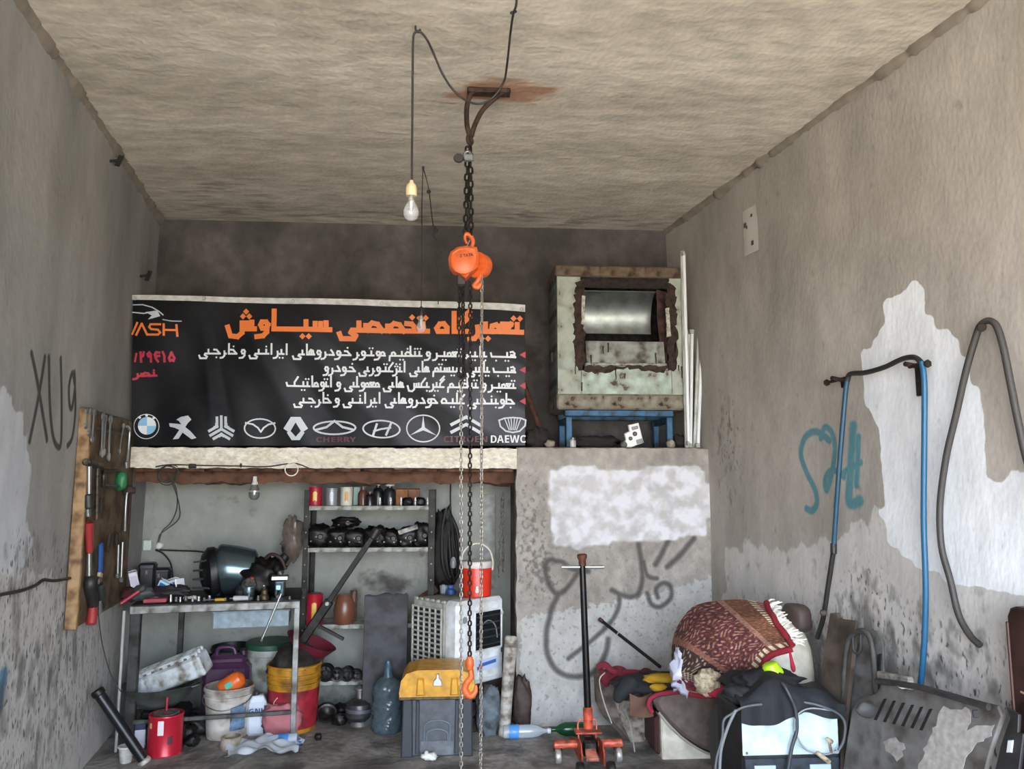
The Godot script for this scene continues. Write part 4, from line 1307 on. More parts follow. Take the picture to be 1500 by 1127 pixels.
func build_swamp_cooler() -> void:
	var Z := 5.36
	var a := V(817, 600, Z)
	var c := V(999, 392, Z)
	var W_ := c.x - a.x
	var o := thing("evaporative_cooler", "old rusty pale-green evaporative air cooler standing on the ledge", "air cooler", Vector3((a.x + c.x) * 0.5, a.y, -Z - 0.22))
	var b := o.position
	var paint := mat("a3a89d", 0.7, 0.1, "peel", 2.2)
	var clean := mat("aeb4aa", 0.7, 0.1, "rust", 1.6)
	var brown := mat("6b5c4c", 0.85, 0.2, "grime", 3.0)
	var dark := mat("2b2522", 0.85, 0.2, "grease", 4.0)
	var H := c.y - a.y
	var fz := 0.22
	# corner posts, back and side, leaving the box hollow
	part(o, "back_panel", box(W_, H - 0.1, 0.02, 0.003), dark, Vector3(0, H * 0.5, -0.21))
	part(o, "right_panel", box(0.02, H - 0.1, 0.40, 0.003), clean, Vector3(W_ * 0.5 - 0.012, H * 0.5, 0))
	var lp := part(o, "left_panel", box(0.015, H - 0.12, 0.36, 0.003), dark, Vector3(-W_ * 0.5 + 0.012, H * 0.5, 0))
	for k in 5:
		part(lp, "louvre", box(0.014, H - 0.16, 0.03, 0.003), mat("5b5f5e", 0.6, 0.3, "grime", 4.0), Vector3(-0.012, 0, -0.15 + k * 0.075), Vector3(0, 25, 0))
	part(lp, "bracket", box(0.03, 0.07, 0.05, 0.004), mat("5b5f5e", 0.6, 0.3, "grime", 4.0), Vector3(-0.02, -0.12, 0.02))
	part(o, "top_lid", box(W_ + 0.02, 0.085, 0.46, 0.01), brown, Vector3(-0.005, H - 0.0425, 0.0), Vector3.ZERO, "brown rusted lid")
	part(o, "bottom_tray", box(W_ + 0.015, 0.11, 0.47, 0.012), mat("8b8577", 0.85, 0.1, "rust", 3.0), Vector3(0, 0.055, 0.005), Vector3.ZERO, "rusted water tray")
	# front made of four plates round the outlet
	var il := V(846, 0, Z).x - b.x
	var ir := V(968, 0, Z).x - b.x
	var it := V(900, 412, Z).y - b.y
	var ib := V(900, 536, Z).y - b.y
	var L := -W_ * 0.5
	var R := W_ * 0.5
	part(o, "front_panel", box(il - L, H - 0.19, 0.015, 0.003), paint, Vector3((il + L) * 0.5, H * 0.5 + 0.01, fz))
	part(o, "front_panel", box(R - ir, H - 0.19, 0.015, 0.003), paint, Vector3((ir + R) * 0.5, H * 0.5 + 0.01, fz))
	part(o, "sill", box(ir - il + 0.02, ib - 0.11, 0.015, 0.003), mat("a9b8ad", 0.6, 0.1, "rust", 2.0), Vector3((il + ir) * 0.5, (ib + 0.11) * 0.5, fz), Vector3.ZERO, "pale green sill below the outlet")
	part(o, "head", box(ir - il + 0.02, maxf(H - 0.085 - it, 0.01), 0.015, 0.003), dark, Vector3((il + ir) * 0.5, (H - 0.085 + it) * 0.5, fz))
	# peeled, rust-brown surround with a ragged outer edge
	for s in [-1.0, 1.0]:
		var e := il if s < 0 else ir
		var poly := [Vector2(e - s * 0.02, ib - 0.03), Vector2(e + s * 0.03, ib - 0.04), Vector2(e + s * 0.055, ib + 0.08), Vector2(e + s * 0.05, it - 0.12), Vector2(e + s * 0.04, it - 0.02), Vector2(e - s * 0.03, it + 0.01), Vector2(e - s * 0.02, it - 0.03)]
		part(o, "rusted_edge", slab(jag(poly, 0.024, 0.02, 5 + int(s)), 0.004), mat("3a2a22", 0.9, 0.1, "grime", 5.0), Vector3(0, 0, fz + 0.008))
		# torn strip of old sealant
		part(o, "sealant", slab(jag([Vector2(e - s * 0.028, it - 0.10), Vector2(e - s * 0.004, it - 0.09), Vector2(e + s * 0.004, it - 0.30), Vector2(e - s * 0.022, it - 0.31)], 0.008, 0.03, 9), 0.012), mat("b5b2a8", 0.7, 0.0, "grime", 8.0), Vector3(0, -0.02 if s < 0 else -0.10, fz + 0.014))
	part(o, "rusted_edge", slab(jag([Vector2(il - 0.01, it - 0.03), Vector2(il + 0.04, it + 0.01), Vector2(ir - 0.04, it + 0.012), Vector2(ir + 0.01, it - 0.03), Vector2(ir, it - 0.055), Vector2(il, it - 0.055)], 0.008, 0.03, 13), 0.004), mat("2b211c", 0.9, 0.1, "grime", 5.0), Vector3(0, 0, fz + 0.009))
	part(o, "rusted_edge", slab(jag([Vector2(il, ib + 0.0), Vector2(ir, ib + 0.0), Vector2(ir - 0.05, ib - 0.05), Vector2((il + ir) * 0.5, ib - 0.02), Vector2(il + 0.12, ib - 0.06), Vector2(il + 0.02, ib - 0.05)], 0.02, 0.025, 15), 0.004), mat("40332a", 0.9, 0.1, "grime", 5.0), Vector3(0, 0, fz + 0.008))
	for k in 26:   # runs of rust scratched through the paint
		rng.seed = 300 + k
		var x := rng.randf_range(L + 0.02, R - 0.02)
		if x > il - 0.03 and x < ir + 0.03 and k % 3:
			continue
		var y := rng.randf_range(0.13, 0.42)
		var l := rng.randf_range(0.03, 0.10)
		part(o, "rust_run", slab(jag([Vector2(-0.003, 0), Vector2(0.004, 0), Vector2(0.006, l), Vector2(-0.005, l)], 0.005, 0.02, k), 0.003), mat("35291f", 0.9), Vector3(x, y, fz + 0.0085))
	# blower scroll in the outlet
	part(o, "blower_scroll", sheet(2, 14, func(s, t):
		var an: float = -0.25 + t * 1.9
		return Vector3(lerpf(il + 0.03, ir - 0.07, s), it - 0.28 + 0.24 * sin(an) * 0.95, fz - 0.05 - 0.28 * cos(an) * 0.62 - 0.04), 0.004), mat("8d9492", 0.35, 0.7, "mottle", 2.0), Vector3.ZERO, Vector3.ZERO, "curved grey sheet-metal scroll")
	part(o, "scroll_cheek", slab(jag([Vector2(ir - 0.075, it - 0.04), Vector2(ir - 0.005, it - 0.06), Vector2(ir - 0.005, ib + 0.02), Vector2(ir - 0.06, ib + 0.1)], 0.01, 0.05, 4), 0.006), mat("4a302a", 0.85, 0.2, "grime", 4.0), Vector3(0, 0, fz - 0.06))
	part(o, "outlet_flap", box(ir - il - 0.07, 0.17, 0.006, 0.002), mat("a6aaa6", 0.4, 0.5, "grime", 2.4), Vector3((il + ir) * 0.5, ib + 0.10, fz - 0.02), Vector3(-12, 0, 0), "grey sheet-metal flap")
	part(o, "outlet_lip", box(ir - il - 0.05, 0.02, 0.03, 0.004), mat("9c9c94", 0.6, 0.3, "rust", 5.0), Vector3((il + ir) * 0.5, ib + 0.01, fz - 0.005))
	# blue steel stand
	var s := thing("cooler_stand", "blue steel stand under the rusty evaporative cooler", "stand", Vector3(b.x, 1.838, b.z))
	var blue := mat("2f5878", 0.55, 0.3, "grime", 3.0)
	var top := b.y - 1.838
	for z in [-0.17, 0.2]:
		part(s, "rail", box(W_ - 0.14, 0.045, 0.04, 0.005), blue, Vector3(-0.02, top - 0.024, z))
		for x in [-0.5, 0.5]:
			part(s, "leg", box(0.045, top - 0.05, 0.04, 0.005), blue, Vector3(x * (W_ - 0.2) - 0.02, (top - 0.05) * 0.5, z))
	for x in [-0.5, 0.5]:
		part(s, "side_rail", box(0.04, 0.04, 0.32, 0.004), blue, Vector3(x * (W_ - 0.2) - 0.02, top - 0.07, 0.015))

func build_ledge_things() -> void:
	var y := 1.837
	# fluorescent battens leaning in the corner
	var wht := mat("c9cbc6", 0.45, 0.0, "mottle", 2.0)
	var g := "white lamp battens in the corner of the ledge"
	for q in [[1009, 652, 1011, 484, 5.42, "white fluorescent batten on the ledge, nearer the rusty cooler", 0.048], [1020, 652, 1026, 484, 5.38, "white fluorescent batten on the ledge, nearer the right wall", 0.048], [1006, 652, 999, 368, 5.305, "tall thin white batten along the rusty cooler's right edge", 0.026]]:
		var p := V(q[0], q[1], q[4])
		var e := V(q[2], q[3], q[4] + 0.05)
		var low := p + (e - p) * ((y - p.y) / (e.y - p.y))
		var o := thing("lamp_batten", q[5], "lamp batten", low, Vector3.ZERO, g)
		part(o, "casing", bar(Vector3.ZERO, e - low, q[6], 0.03, 0.006), wht)
		part(o, "tube", rod(Vector3(0.004, 0.03, 0.03), e - low + Vector3(0.004, -0.03, 0.03), 0.013, 10), mat("dfe1de", 0.25))
		for k in [0.02, 0.98]:
			part(o, "end_cap", box(q[6] * 0.8, 0.035, 0.05, 0.006), mat("a8a79f", 0.5, 0.0, "grime", 6.0), (e - low) * k + Vector3(0, 0, 0.02))
	# white control plate with dials
	var cp := thing("control_plate", "small white control box with dials at the ledge edge below the cooler", "control box", V(931, 655, 5.31), Vector3(0, -8, 15))
	part(cp, "casing", slab([Vector2(-0.06, 0.01), Vector2(-0.03, 0), Vector2(0.06, 0.01), Vector2(0.065, 0.15), Vector2(-0.01, 0.155), Vector2(-0.015, 0.11), Vector2(-0.05, 0.105), Vector2(-0.055, 0.06), Vector2(-0.075, 0.05)], 0.05, 0.006), mat("d6d6d0", 0.45), Vector3(0, 0.005, 0))
	for q in [[0.018, 0.088, 0.016], [-0.02, 0.065, 0.014], [-0.075, 0.035, 0.022]]:
		part(cp, "dial", lathe([Vector2(0, 0), Vector2(q[2], 0), Vector2(q[2], 0.008), Vector2(q[2] * 0.6, 0.014), Vector2(0, 0.014)], 16, along(Vector3(q[0], q[1], 0.024), Vector3(q[0], q[1], 1))), mat("4a4846", 0.5))
	part(cp, "display", box(0.045, 0.022, 0.006, 0.002), mat("3a3a3a", 0.3), Vector3(0.03, 0.128, 0.026))
	part(cp, "slot", box(0.045, 0.03, 0.006, 0.002), mat("6a6a68", 0.5), Vector3(0.035, 0.03, 0.026))
	# rubble, a socket, a dark hose and rags in the shadow under the cooler
	solo("rubble_lump", "pale plaster lump at the ledge edge next to the banner", "rubble", lump(0.035, 0.028, 0.03, 0.5, 1.6, 3, 1.0, 14, 8), mat("9a8f82", 0.95, 0.0, "mottle", 6.0), Vector3(V(806, 652, 5.33).x, y + 0.025, -5.34))
	solo("rubble_lump", "pale plaster lump on the ledge below the cooler's right corner", "rubble", lump(0.03, 0.03, 0.026, 0.5, 1.6, 5, 1.0, 14, 8), mat("9a8f82", 0.95, 0.0, "mottle", 6.0), Vector3(V(983, 652, 5.33).x, y + 0.027, -5.34))
	var jar := thing("glass_jar", "tiny glass jar at the foot of the blue stand", "jar", Vector3(V(839, 650, 5.32).x, y, -5.315))
	part(jar, "glass", lathe([Vector2(0, 0), Vector2(0.02, 0), Vector2(0.022, 0.01), Vector2(0.022, 0.045), Vector2(0.014, 0.055)], 14), glass("cfd6d2", 0.4))
	part(jar, "lid", lathe([Vector2(0, 0.055), Vector2(0.016, 0.055), Vector2(0.016, 0.068), Vector2(0, 0.069)], 14), mat("77756f", 0.4, 0.6))
	solo("dark_rag", "crumpled dark rag lying under the cooler on the ledge", "rag", lump(0.17, 0.05, 0.1, 0.7, 1.5, 9, 1.0, 24, 12), mat("2a2522", 0.95), Vector3(1.0, y + 0.044, -5.56))
	solo("dark_rag", "crumpled dark rag next to the white battens on the ledge", "rag", lump(0.05, 0.05, 0.06, 0.7, 1.7, 19, 1.0, 24, 12), mat("28231f", 0.95), Vector3(1.575, y + 0.045, -5.42))
	solo("rusty_pipe", "rusty brown pipe leaning beside the banner's right edge", "pipe", rod(Vector3(V(798, 640, 5.5).x, y + 0.02, -5.45), V(766, 560, 5.6), 0.022, 12), mat("5b3a30", 0.85, 0.2, "grime", 5.0))
	solo("dark_rag", "dark bundle of rags between the banner and the blue stand", "rag", lump(0.09, 0.08, 0.08, 0.6, 1.7, 29, 1.0, 24, 12), mat("2b2523", 0.95), Vector3(0.56, y + 0.07, -5.46))

func build_right_wall_things() -> void:
	# sheet of paper pinned to the wall
	var p := WR(1099, 338, 0.006)
	var ang := rad_to_deg(atan(0.166))
	var o := thing("paper_notice", "white paper sheet pinned high on the right wall", "paper", p, Vector3(0, -90 + ang, 0))
	part(o, "sheet", sheet(6, 10, func(s, t): return Vector3((s - 0.5) * 0.165, (0.5 - t) * 0.30, 0.004 * sin(s * 5.0) + (0.03 * (s - 0.8) if s > 0.8 and t < 0.3 else 0.0)), 0.0015), mat("b4b0a9", 0.8))
	for q in [[-0.05, 0.05, 0.03, 0.03], [0.03, 0.09, 0.02, 0.02], [0.03, -0.09, 0.025, 0.03], [-0.03, 0.03, 0.012, 0.02]]:
		part(o, "print_block", box(q[2], q[3], 0.002, 0.0005), mat("4d4a46", 0.8), Vector3(q[0], q[1], 0.007))
	# spikes with brackets, and the hoses on them
	var iron := mat("33261f", 0.8, 0.4, "grime", 8.0)
	var n := Vector3(-0.9865, 0, 0.1638)
	for q in [[1240, 558, "rusty spike and bracket holding the left end of the blue hose"], [1350, 538, "rusty spike and bracket holding the right end of the blue hose"]]:
		var base := WR(q[0], q[1])
		var t := thing("wall_spike", q[2], "spike", base, Vector3.ZERO, "hose spikes on the right wall")
		part(t, "bracket", bar(n * 0.012 + Vector3(0, -0.13 if q[0] > 1300 else -0.035, 0), n * 0.012 + Vector3(0, 0.02, 0), 0.05, 0.012, 0.003, n), iron)
		part(t, "spike", rod(Vector3(0, 0.0, 0), n * 0.09 + Vector3(0, 0.012, 0), 0.011, 9), iron)
		var dirx := Vector3(0.166, 0, 1).normalized() * (1 if q[0] > 1300 else -1)
		part(t, "bolt", rod(n * 0.06 + dirx * -0.01, n * 0.05 + dirx * 0.09, 0.008, 9), iron)
		part(t, "bolt_head", rod(n * 0.05 + dirx * 0.085, n * 0.05 + dirx * 0.1, 0.018, 6), iron)
	var blue := mat("1d587c", 0.4)
	var black := mat("262422", 0.5)
	var hs := thing("air_hose", "long blue air hose with black ends slung over two wall spikes", "hose", WR(1205, 900, 0.05))
	var b := hs.position
	var pts := func(list: Array, off: float, from: Vector3) -> Array:
		var out := []
		for i in range(0, list.size(), 2):
			out.append(WR(list[i], list[i + 1], off) - from)
		return out
	part(hs, "black_end", tube(spline(pts.call([1197, 935, 1206, 905, 1213, 860, 1222, 800], 0.06, b), 6), 0.0125, 8), black)
	part(hs, "blue_run", tube(spline(pts.call([1221, 806, 1226, 730, 1232, 650, 1238, 580, 1241, 556], 0.06, b), 6), 0.0125, 8), mat("1c465c", 0.4))
	part(hs, "black_bridge", tube(spline(pts.call([1241, 558, 1246, 548, 1268, 546, 1296, 538, 1322, 526, 1340, 524, 1350, 532], 0.06, b), 6), 0.0125, 8), black)
	part(hs, "blue_run", tube(spline(pts.call([1350, 530, 1354, 560, 1354, 640, 1353, 760, 1356, 860, 1354, 940, 1348, 1010, 1340, 1080, 1330, 1130, 1318, 1180], 0.06, b), 6), 0.0125, 8), blue)
	part(hs, "coupling", rod(WR(1221, 812, 0.06) - b, WR(1221, 796, 0.06) - b, 0.016, 10), mat("3a3a3a", 0.4, 0.6))
	var h2 := thing("rubber_hose", "dark grey rubber hose draped over a nail near the white patch", "hose", WR(1436, 946, 0.03))
	b = h2.position
	part(h2, "hose", tube(spline(pts.call([1436, 946, 1420, 930, 1404, 900, 1392, 850, 1379, 800, 1377, 740, 1386, 670, 1400, 610, 1416, 540, 1430, 492, 1437, 476, 1448, 470, 1460, 478, 1470, 510, 1480, 560, 1492, 620, 1506, 680, 1530, 740], 0.035, b), 6), 0.0135, 8), mat("3e3b38", 0.55))
	part(h2, "nail", rod(WR(1438, 480) - b, WR(1438, 480, 0.08) - b, 0.009, 8), iron)
	part(h2, "nail_head", rod(WR(1438, 480, 0.075) - b, WR(1438, 480, 0.085) - b, 0.018, 8), iron)

# ---------------------------------------------------------------- tool board on the left wall
func spanner(a: Vector3, b: Vector3, w: float, n: Vector3, ends := 1.9) -> ArrayMesh:
	var st := begin()
	var d := (b - a).normalized()
	bar_into(st, a, b, w, 0.006, 0.002, n)
	lathe_into(st, [Vector2(0.005, -0.005), Vector2(w * ends * 0.5, -0.005), Vector2(w * ends * 0.5, 0.005), Vector2(0.005, 0.005), Vector2(0.005, -0.005)], 10, along(a, a + n))
	lathe_into(st, [Vector2(0, -0.005), Vector2(w * ends * 0.55, -0.005), Vector2(w * ends * 0.55, 0.005), Vector2(0, 0.005)], 8, along(b + d * w * 0.4, b + d * w * 0.4 + n))
	return done(st)

func build_tool_board() -> void:
	var n := Vector3(0.987, 0, -0.161)
	var e := Vector3(-0.1609, 0, -0.987)     # along the wall, deeper
	var tl := WL(121, 596, 0.03)
	var br := WL(186, 882, 0.03)
	var bl := WL(112, 918, 0.03)
	var depth0 := tl.z
	var len_ := 1.06
	var hgt := tl.y - bl.y
	var mid := Vector3((tl.x + bl.x) * 0.5, (tl.y + bl.y) * 0.5, (tl.z + bl.z) * 0.5) + e * len_ * 0.5
	var o := thing("tool_board", "brown wooden tool board with a pale edge on the left wall", "tool board", mid - Vector3(0, hgt * 0.5, 0))
	o.transform.basis = Basis(e * -1.0, Vector3.UP, n)   # local x points towards the camera
	part(o, "panel", box(len_, hgt, 0.022, 0.003), mat("6a5c4c", 0.85, 0.0, "wood", 1.5), Vector3(0, hgt * 0.5, 0.0))
	part(o, "edge_strip", box(0.03, hgt, 0.06, 0.004), mat("9a8468", 0.8, 0.0, "wood", 2.5), Vector3(len_ * 0.5 + 0.015, hgt * 0.5, 0.0), Vector3.ZERO, "pale wooden edge strip")
	var off := 0.07
	var steel := mat("a3a4a2", 0.3, 0.9)
	var dull := mat("5d5750", 0.5, 0.7, "grime", 10.0)
	var black := mat("252321", 0.5)
	var redp := mat("8e2a28", 0.45)
	var p := func(u: float, v: float) -> Vector3: return WL(u, v, off)
	part(o, "rack_rail", box(0.9, 0.014, 0.012, 0.003), dull, Vector3(-0.06, hgt - 0.10, 0.02), Vector3(0, 0, 0))
	var g := "spanners on the tool board"
	var sp := [[127, 602, 126, 622, 0.016, "shortest spanner at the front end of the tool board rail"], [133, 603, 131, 633, 0.017, "second spanner from the front on the tool board rail"], [138, 605, 135, 642, 0.018, "third spanner from the front on the tool board rail"], [151, 611, 149, 662, 0.024, "long ring spanner in the middle of the rail, left of a pair"], [155, 613, 152, 660, 0.02, "long ring spanner overlapping the left one in the middle of the rail"], [162, 615, 159, 667, 0.026, "long bright spanner, right one in the middle of the rail"], [181, 624, 175, 660, 0.016, "slim tilted spanner near the far end of the rail"]]
	for s in sp:
		var a: Vector3 = p.call(s[0], s[1])
		solo("spanner", s[5], "spanner", spanner(Vector3.ZERO, p.call(s[2], s[3]) - a, s[4], n), steel, a, Vector3.ZERO, g)
	var w := thing("wheel_wrench", "bright bent wheel wrench at the far top of the tool board", "wrench", p.call(185, 682))
	var b := w.position
	part(w, "shank", tube(spline([p.call(185, 682) - b, p.call(188, 660) - b, p.call(190, 634) - b, p.call(189, 628) - b, p.call(186, 625) - b], 5), 0.009, 8), steel)
	part(w, "socket", rod(p.call(185, 676) - b, p.call(185, 686) - b, 0.016, 10), steel)
	w = thing("ratchet", "black-gripped ratchet handle with a T head on the tool board", "ratchet", p.call(129, 757))
	b = w.position
	part(w, "head", rod(p.call(126, 677) - b, p.call(138, 681) - b, 0.02, 10), dull)
	part(w, "shaft", rod(p.call(131, 682) - b, p.call(130, 724) - b, 0.013, 10), steel)
	part(w, "grip", rod(p.call(130, 724) - b, p.call(129, 745) - b, 0.024, 10), black)
	part(w, "tip", rod(p.call(129, 745) - b, p.call(129, 757) - b, 0.014, 10), steel)
	w = thing("breaker_bar", "dull steel breaker bar beside the ratchet on the tool board", "bar", p.call(141, 762))
	b = w.position
	part(w, "head", rod(p.call(139, 681) - b, p.call(148, 683) - b, 0.018, 10), dull)
	part(w, "shaft", rod(p.call(143, 683) - b, p.call(141, 762) - b, 0.011, 10), dull)
	w = thing("hacksaw", "small hacksaw frame with a green handle on the tool board", "saw", p.call(160, 712))
	b = w.position
	part(w, "frame", tube([p.call(173, 690) - b, p.call(152, 690) - b, p.call(151, 712) - b, p.call(172, 713) - b], 0.011, 7), dull)
	part(w, "handle", lump(0.035, 0.06, 0.028, 0.2, 1.0, 3, 0.8), mat("1f6b3a", 0.45), p.call(177, 705) - b)
	part(w, "blade", bar(p.call(152, 711) - b, p.call(172, 712) - b, 0.003, 0.02, 0.0005, n), steel)
	w = thing("pliers", "rusty long pliers at the far edge of the tool board", "pliers", p.call(183, 778))
	b = w.position
	part(w, "jaw", lump(0.05, 0.03, 0.02, 0.3, 1.4, 7), mat("3f2f27", 0.8, 0.3), p.call(187, 719) - b)
	part(w, "handle", tube(spline([p.call(186, 722) - b, p.call(184, 745) - b, p.call(183, 778) - b], 4), 0.009, 7), steel)
	part(w, "handle", tube(spline([p.call(190, 722) - b, p.call(190, 745) - b, p.call(188, 770) - b], 4), 0.009, 7), mat("3f2f27", 0.8, 0.3))
	for q in [[150, 728, 149, 760, "dark worn file below the hacksaw on the tool board"], [162, 782, 158, 810, "dark worn file right of the blue-handled brush"], [172, 782, 171, 800, "short dark file above the bright rods on the tool board"]]:
		var a: Vector3 = p.call(q[0], q[1])
		var f := thing("worn_file", q[4], "file", a, Vector3.ZERO, "dark files on the tool board")
		var c: Vector3 = p.call(q[2], q[3]) - a
		part(f, "blade", bar(Vector3.ZERO, c * 0.7, 0.045, 0.012, 0.003, n), mat("3c2f27", 0.85, 0.2))
		part(f, "tang", bar(c * 0.7, c, 0.022, 0.01, 0.003, n), mat("3c2f27", 0.85, 0.2))
	w = thing("screwdriver", "red-handled screwdriver near the pale front edge of the board", "screwdriver", p.call(130, 844))
	b = w.position
	part(w, "handle", rod(p.call(130, 766) - b, p.call(131, 810) - b, 0.024, 10, 0.018), redp)
	part(w, "shaft", rod(p.call(131, 810) - b, p.call(130, 844) - b, 0.013, 9, 0.016), steel)
	w = thing("paint_brush", "blue-handled brush hanging mid-height on the tool board", "brush", p.call(146, 852))
	b = w.position
	part(w, "handle", bar(p.call(148, 796) - b, p.call(147, 840) - b, 0.05, 0.016, 0.006, n), mat("27569e", 0.45))
	part(w, "ferrule", bar(p.call(147, 839) - b, p.call(146, 846) - b, 0.05, 0.018, 0.003, n), mat("c9bf9a", 0.4, 0.4))
	part(w, "bristles", bar(p.call(146, 846) - b, p.call(146, 854) - b, 0.055, 0.014, 0.004, n), mat("7a665c", 0.9))
	for q in [[174, 798, 172, 844, "thin bright punch, left of two on the far lower board"], [180, 794, 177, 850, "longer bright punch, right of two on the far lower board"]]:
		var a: Vector3 = p.call(q[0], q[1])
		var f := thing("steel_punch", q[4], "punch", a, Vector3.ZERO, "bright punches on the tool board")
		part(f, "rod", rod(Vector3.ZERO, p.call(q[2], q[3]) - a, 0.009, 8), steel)
		part(f, "end_knob", rod(p.call(q[2], q[3] - 4) - a, p.call(q[2], q[3] + 3) - a, 0.015, 8), steel)
	w = thing("pipe_pliers", "black pliers with red grips at the bottom of the tool board", "pliers", p.call(133, 916))
	b = w.position
	part(w, "jaws", tube(spline([p.call(134, 847) - b, p.call(132, 858) - b, p.call(135, 874) - b, p.call(137, 888) - b], 4), [0.03, 0.034, 0.036, 0.036, 0.036, 0.034, 0.034, 0.032, 0.032, 0.03, 0.03, 0.028, 0.026], 8), black)
	part(w, "grip", rod(p.call(137, 888) - b, p.call(133, 916) - b, 0.024, 9, 0.028), redp)
	part(w, "pin", rod(p.call(137, 852) - b, p.call(143, 851) - b, 0.008, 7), steel)
	w = thing("locking_pliers", "dark locking pliers with a bright screw at the board's bottom", "pliers", p.call(146, 900))
	b = w.position
	part(w, "body", tube(spline([p.call(146, 856) - b, p.call(148, 870) - b, p.call(150, 890) - b], 4), [0.018, 0.024, 0.028, 0.03, 0.032, 0.03, 0.028, 0.026, 0.02], 8), mat("3b3d38", 0.5, 0.4))
	part(w, "screw", rod(p.call(146, 880) - b, p.call(146, 899) - b, 0.014, 9), steel)
	solo("wall_cable", "black cable running along the left wall to the tool board", "cable", tube(spline([WL(-40, 886, 0.012), WL(0, 872, 0.012), WL(30, 866, 0.014), WL(52, 858, 0.012), WL(64, 850, 0.016), WL(82, 851, 0.012), WL(114, 845, 0.014)], 6), 0.008, 7), black)
	solo("board_wire", "thin wire hanging from the tool board down to the bench leg", "wire", tube(spline([p.call(144, 900), WL(150, 945, 0.05), WL(163, 990, 0.1), WL(178, 1015, 0.16)], 5), 0.003, 5), mat("3f3b36", 0.6))

# ---------------------------------------------------------------- workbench on the left, what stands on it and under it
const BENCH_Y := 0.852

func on_bench(u: float, depth: float) -> Vector3:
	var p := V(u, 880, depth)
	return Vector3(p.x, BENCH_Y + 0.001, p.z)

func build_bench() -> void:
	var o := thing("work_bench", "grey angle-iron workbench with a greasy top on the left", "workbench", Vector3(-1.985, 0, -4.99), Vector3(0, 9, 0))
	var grey := mat("8b8d8c", 0.5, 0.5, "grime", 3.0)
	var dark := mat("3d3d3c", 0.55, 0.5, "grime", 3.0)
	var W_ := 1.0
	var D := 0.60
	part(o, "top", box(W_, 0.012, D, 0.002), mat("2a2624", 0.6, 0.2, "grease", 3.0), Vector3(W_ * 0.5, BENCH_Y - 0.006, -D * 0.5), Vector3.ZERO, "black greasy sheet top")
	part(o, "front_rail", box(W_, 0.045, 0.012, 0.003), grey, Vector3(W_ * 0.5, BENCH_Y - 0.03, 0.006))
	part(o, "back_rail", box(W_, 0.04, 0.012, 0.003), dark, Vector3(W_ * 0.5, BENCH_Y - 0.034, -D))
	for x in [0.02, W_ - 0.02]:
		part(o, "side_rail", box(0.035, 0.035, D - 0.03, 0.003), dark, Vector3(x, BENCH_Y - 0.032, -D * 0.5))
	part(o, "leg", box(0.06, BENCH_Y - 0.05, 0.05, 0.004), dark, Vector3(0.03, (BENCH_Y - 0.05) * 0.5, -0.03), Vector3.ZERO, "thick dark front leg")
	part(o, "leg", box(0.035, BENCH_Y - 0.05, 0.035, 0.003), grey, Vector3(W_ - 0.018, (BENCH_Y - 0.05) * 0.5, -0.02))
	part(o, "leg", box(0.035, BENCH_Y - 0.055, 0.035, 0.003), dark, Vector3(0.20, (BENCH_Y - 0.055) * 0.5, -D + 0.03))
	part(o, "leg", box(0.035, BENCH_Y - 0.055, 0.035, 0.003), dark, Vector3(W_ - 0.018, (BENCH_Y - 0.055) * 0.5, -D + 0.03))
	part(o, "stretcher", box(W_ - 0.08, 0.025, 0.02, 0.003), mat("565757", 0.5, 0.5, "grime", 3.0), Vector3(W_ * 0.5 + 0.01, 0.165, -0.005))
	# grey drawer tray hung below the top
	var t := thing("hanging_tray", "blue-grey plastic tray tucked under the bench top", "tray", on_bench(372, 5.35) + Vector3(0, -0.20, 0), Vector3(0, 9, 0))
	var gb := mat("8598a3", 0.45, 0.0, "mottle", 3.0)
	part(t, "bottom", box(0.46, 0.008, 0.26, 0.002), gb, Vector3(0, 0.02, 0))
	for s in [-1, 1]:
		part(t, "wall", box(0.46, 0.10, 0.008, 0.002), gb, Vector3(0, 0.07, 0.13 * s))
		part(t, "end", box(0.008, 0.10, 0.26, 0.002), gb, Vector3(0.23 * s, 0.07, 0))
	part(t, "rim", box(0.48, 0.012, 0.012, 0.003), gb, Vector3(0, 0.12, 0.135))
	for s in [-1, 1]:
		part(t, "runner", box(0.012, 0.06, 0.20, 0.002), dark, Vector3(0.236 * s, 0.138, -0.02))

func carton(label: String, at: Vector3, turn: Vector3, sx: float, sy: float, sz: float, hexes: Array) -> void:
	var o := thing("carton", label, "carton", at, turn, "small cartons on the bench")
	part(o, "body", box(sx, sy, sz, 0.003), mat(hexes[0], 0.6), Vector3(0, sy * 0.5, 0))
	part(o, "printed_panel", box(sx * 0.75, sy * 0.6, 0.002, 0.0005), mat(hexes[1], 0.5), Vector3(0, sy * 0.5, sz * 0.5 + 0.001))
	part(o, "flap", box(sx * 0.95, 0.003, sz * 0.5, 0.001), mat(hexes[0], 0.6), Vector3(0, sy + 0.008, sz * 0.2), Vector3(-20, 0, 0))

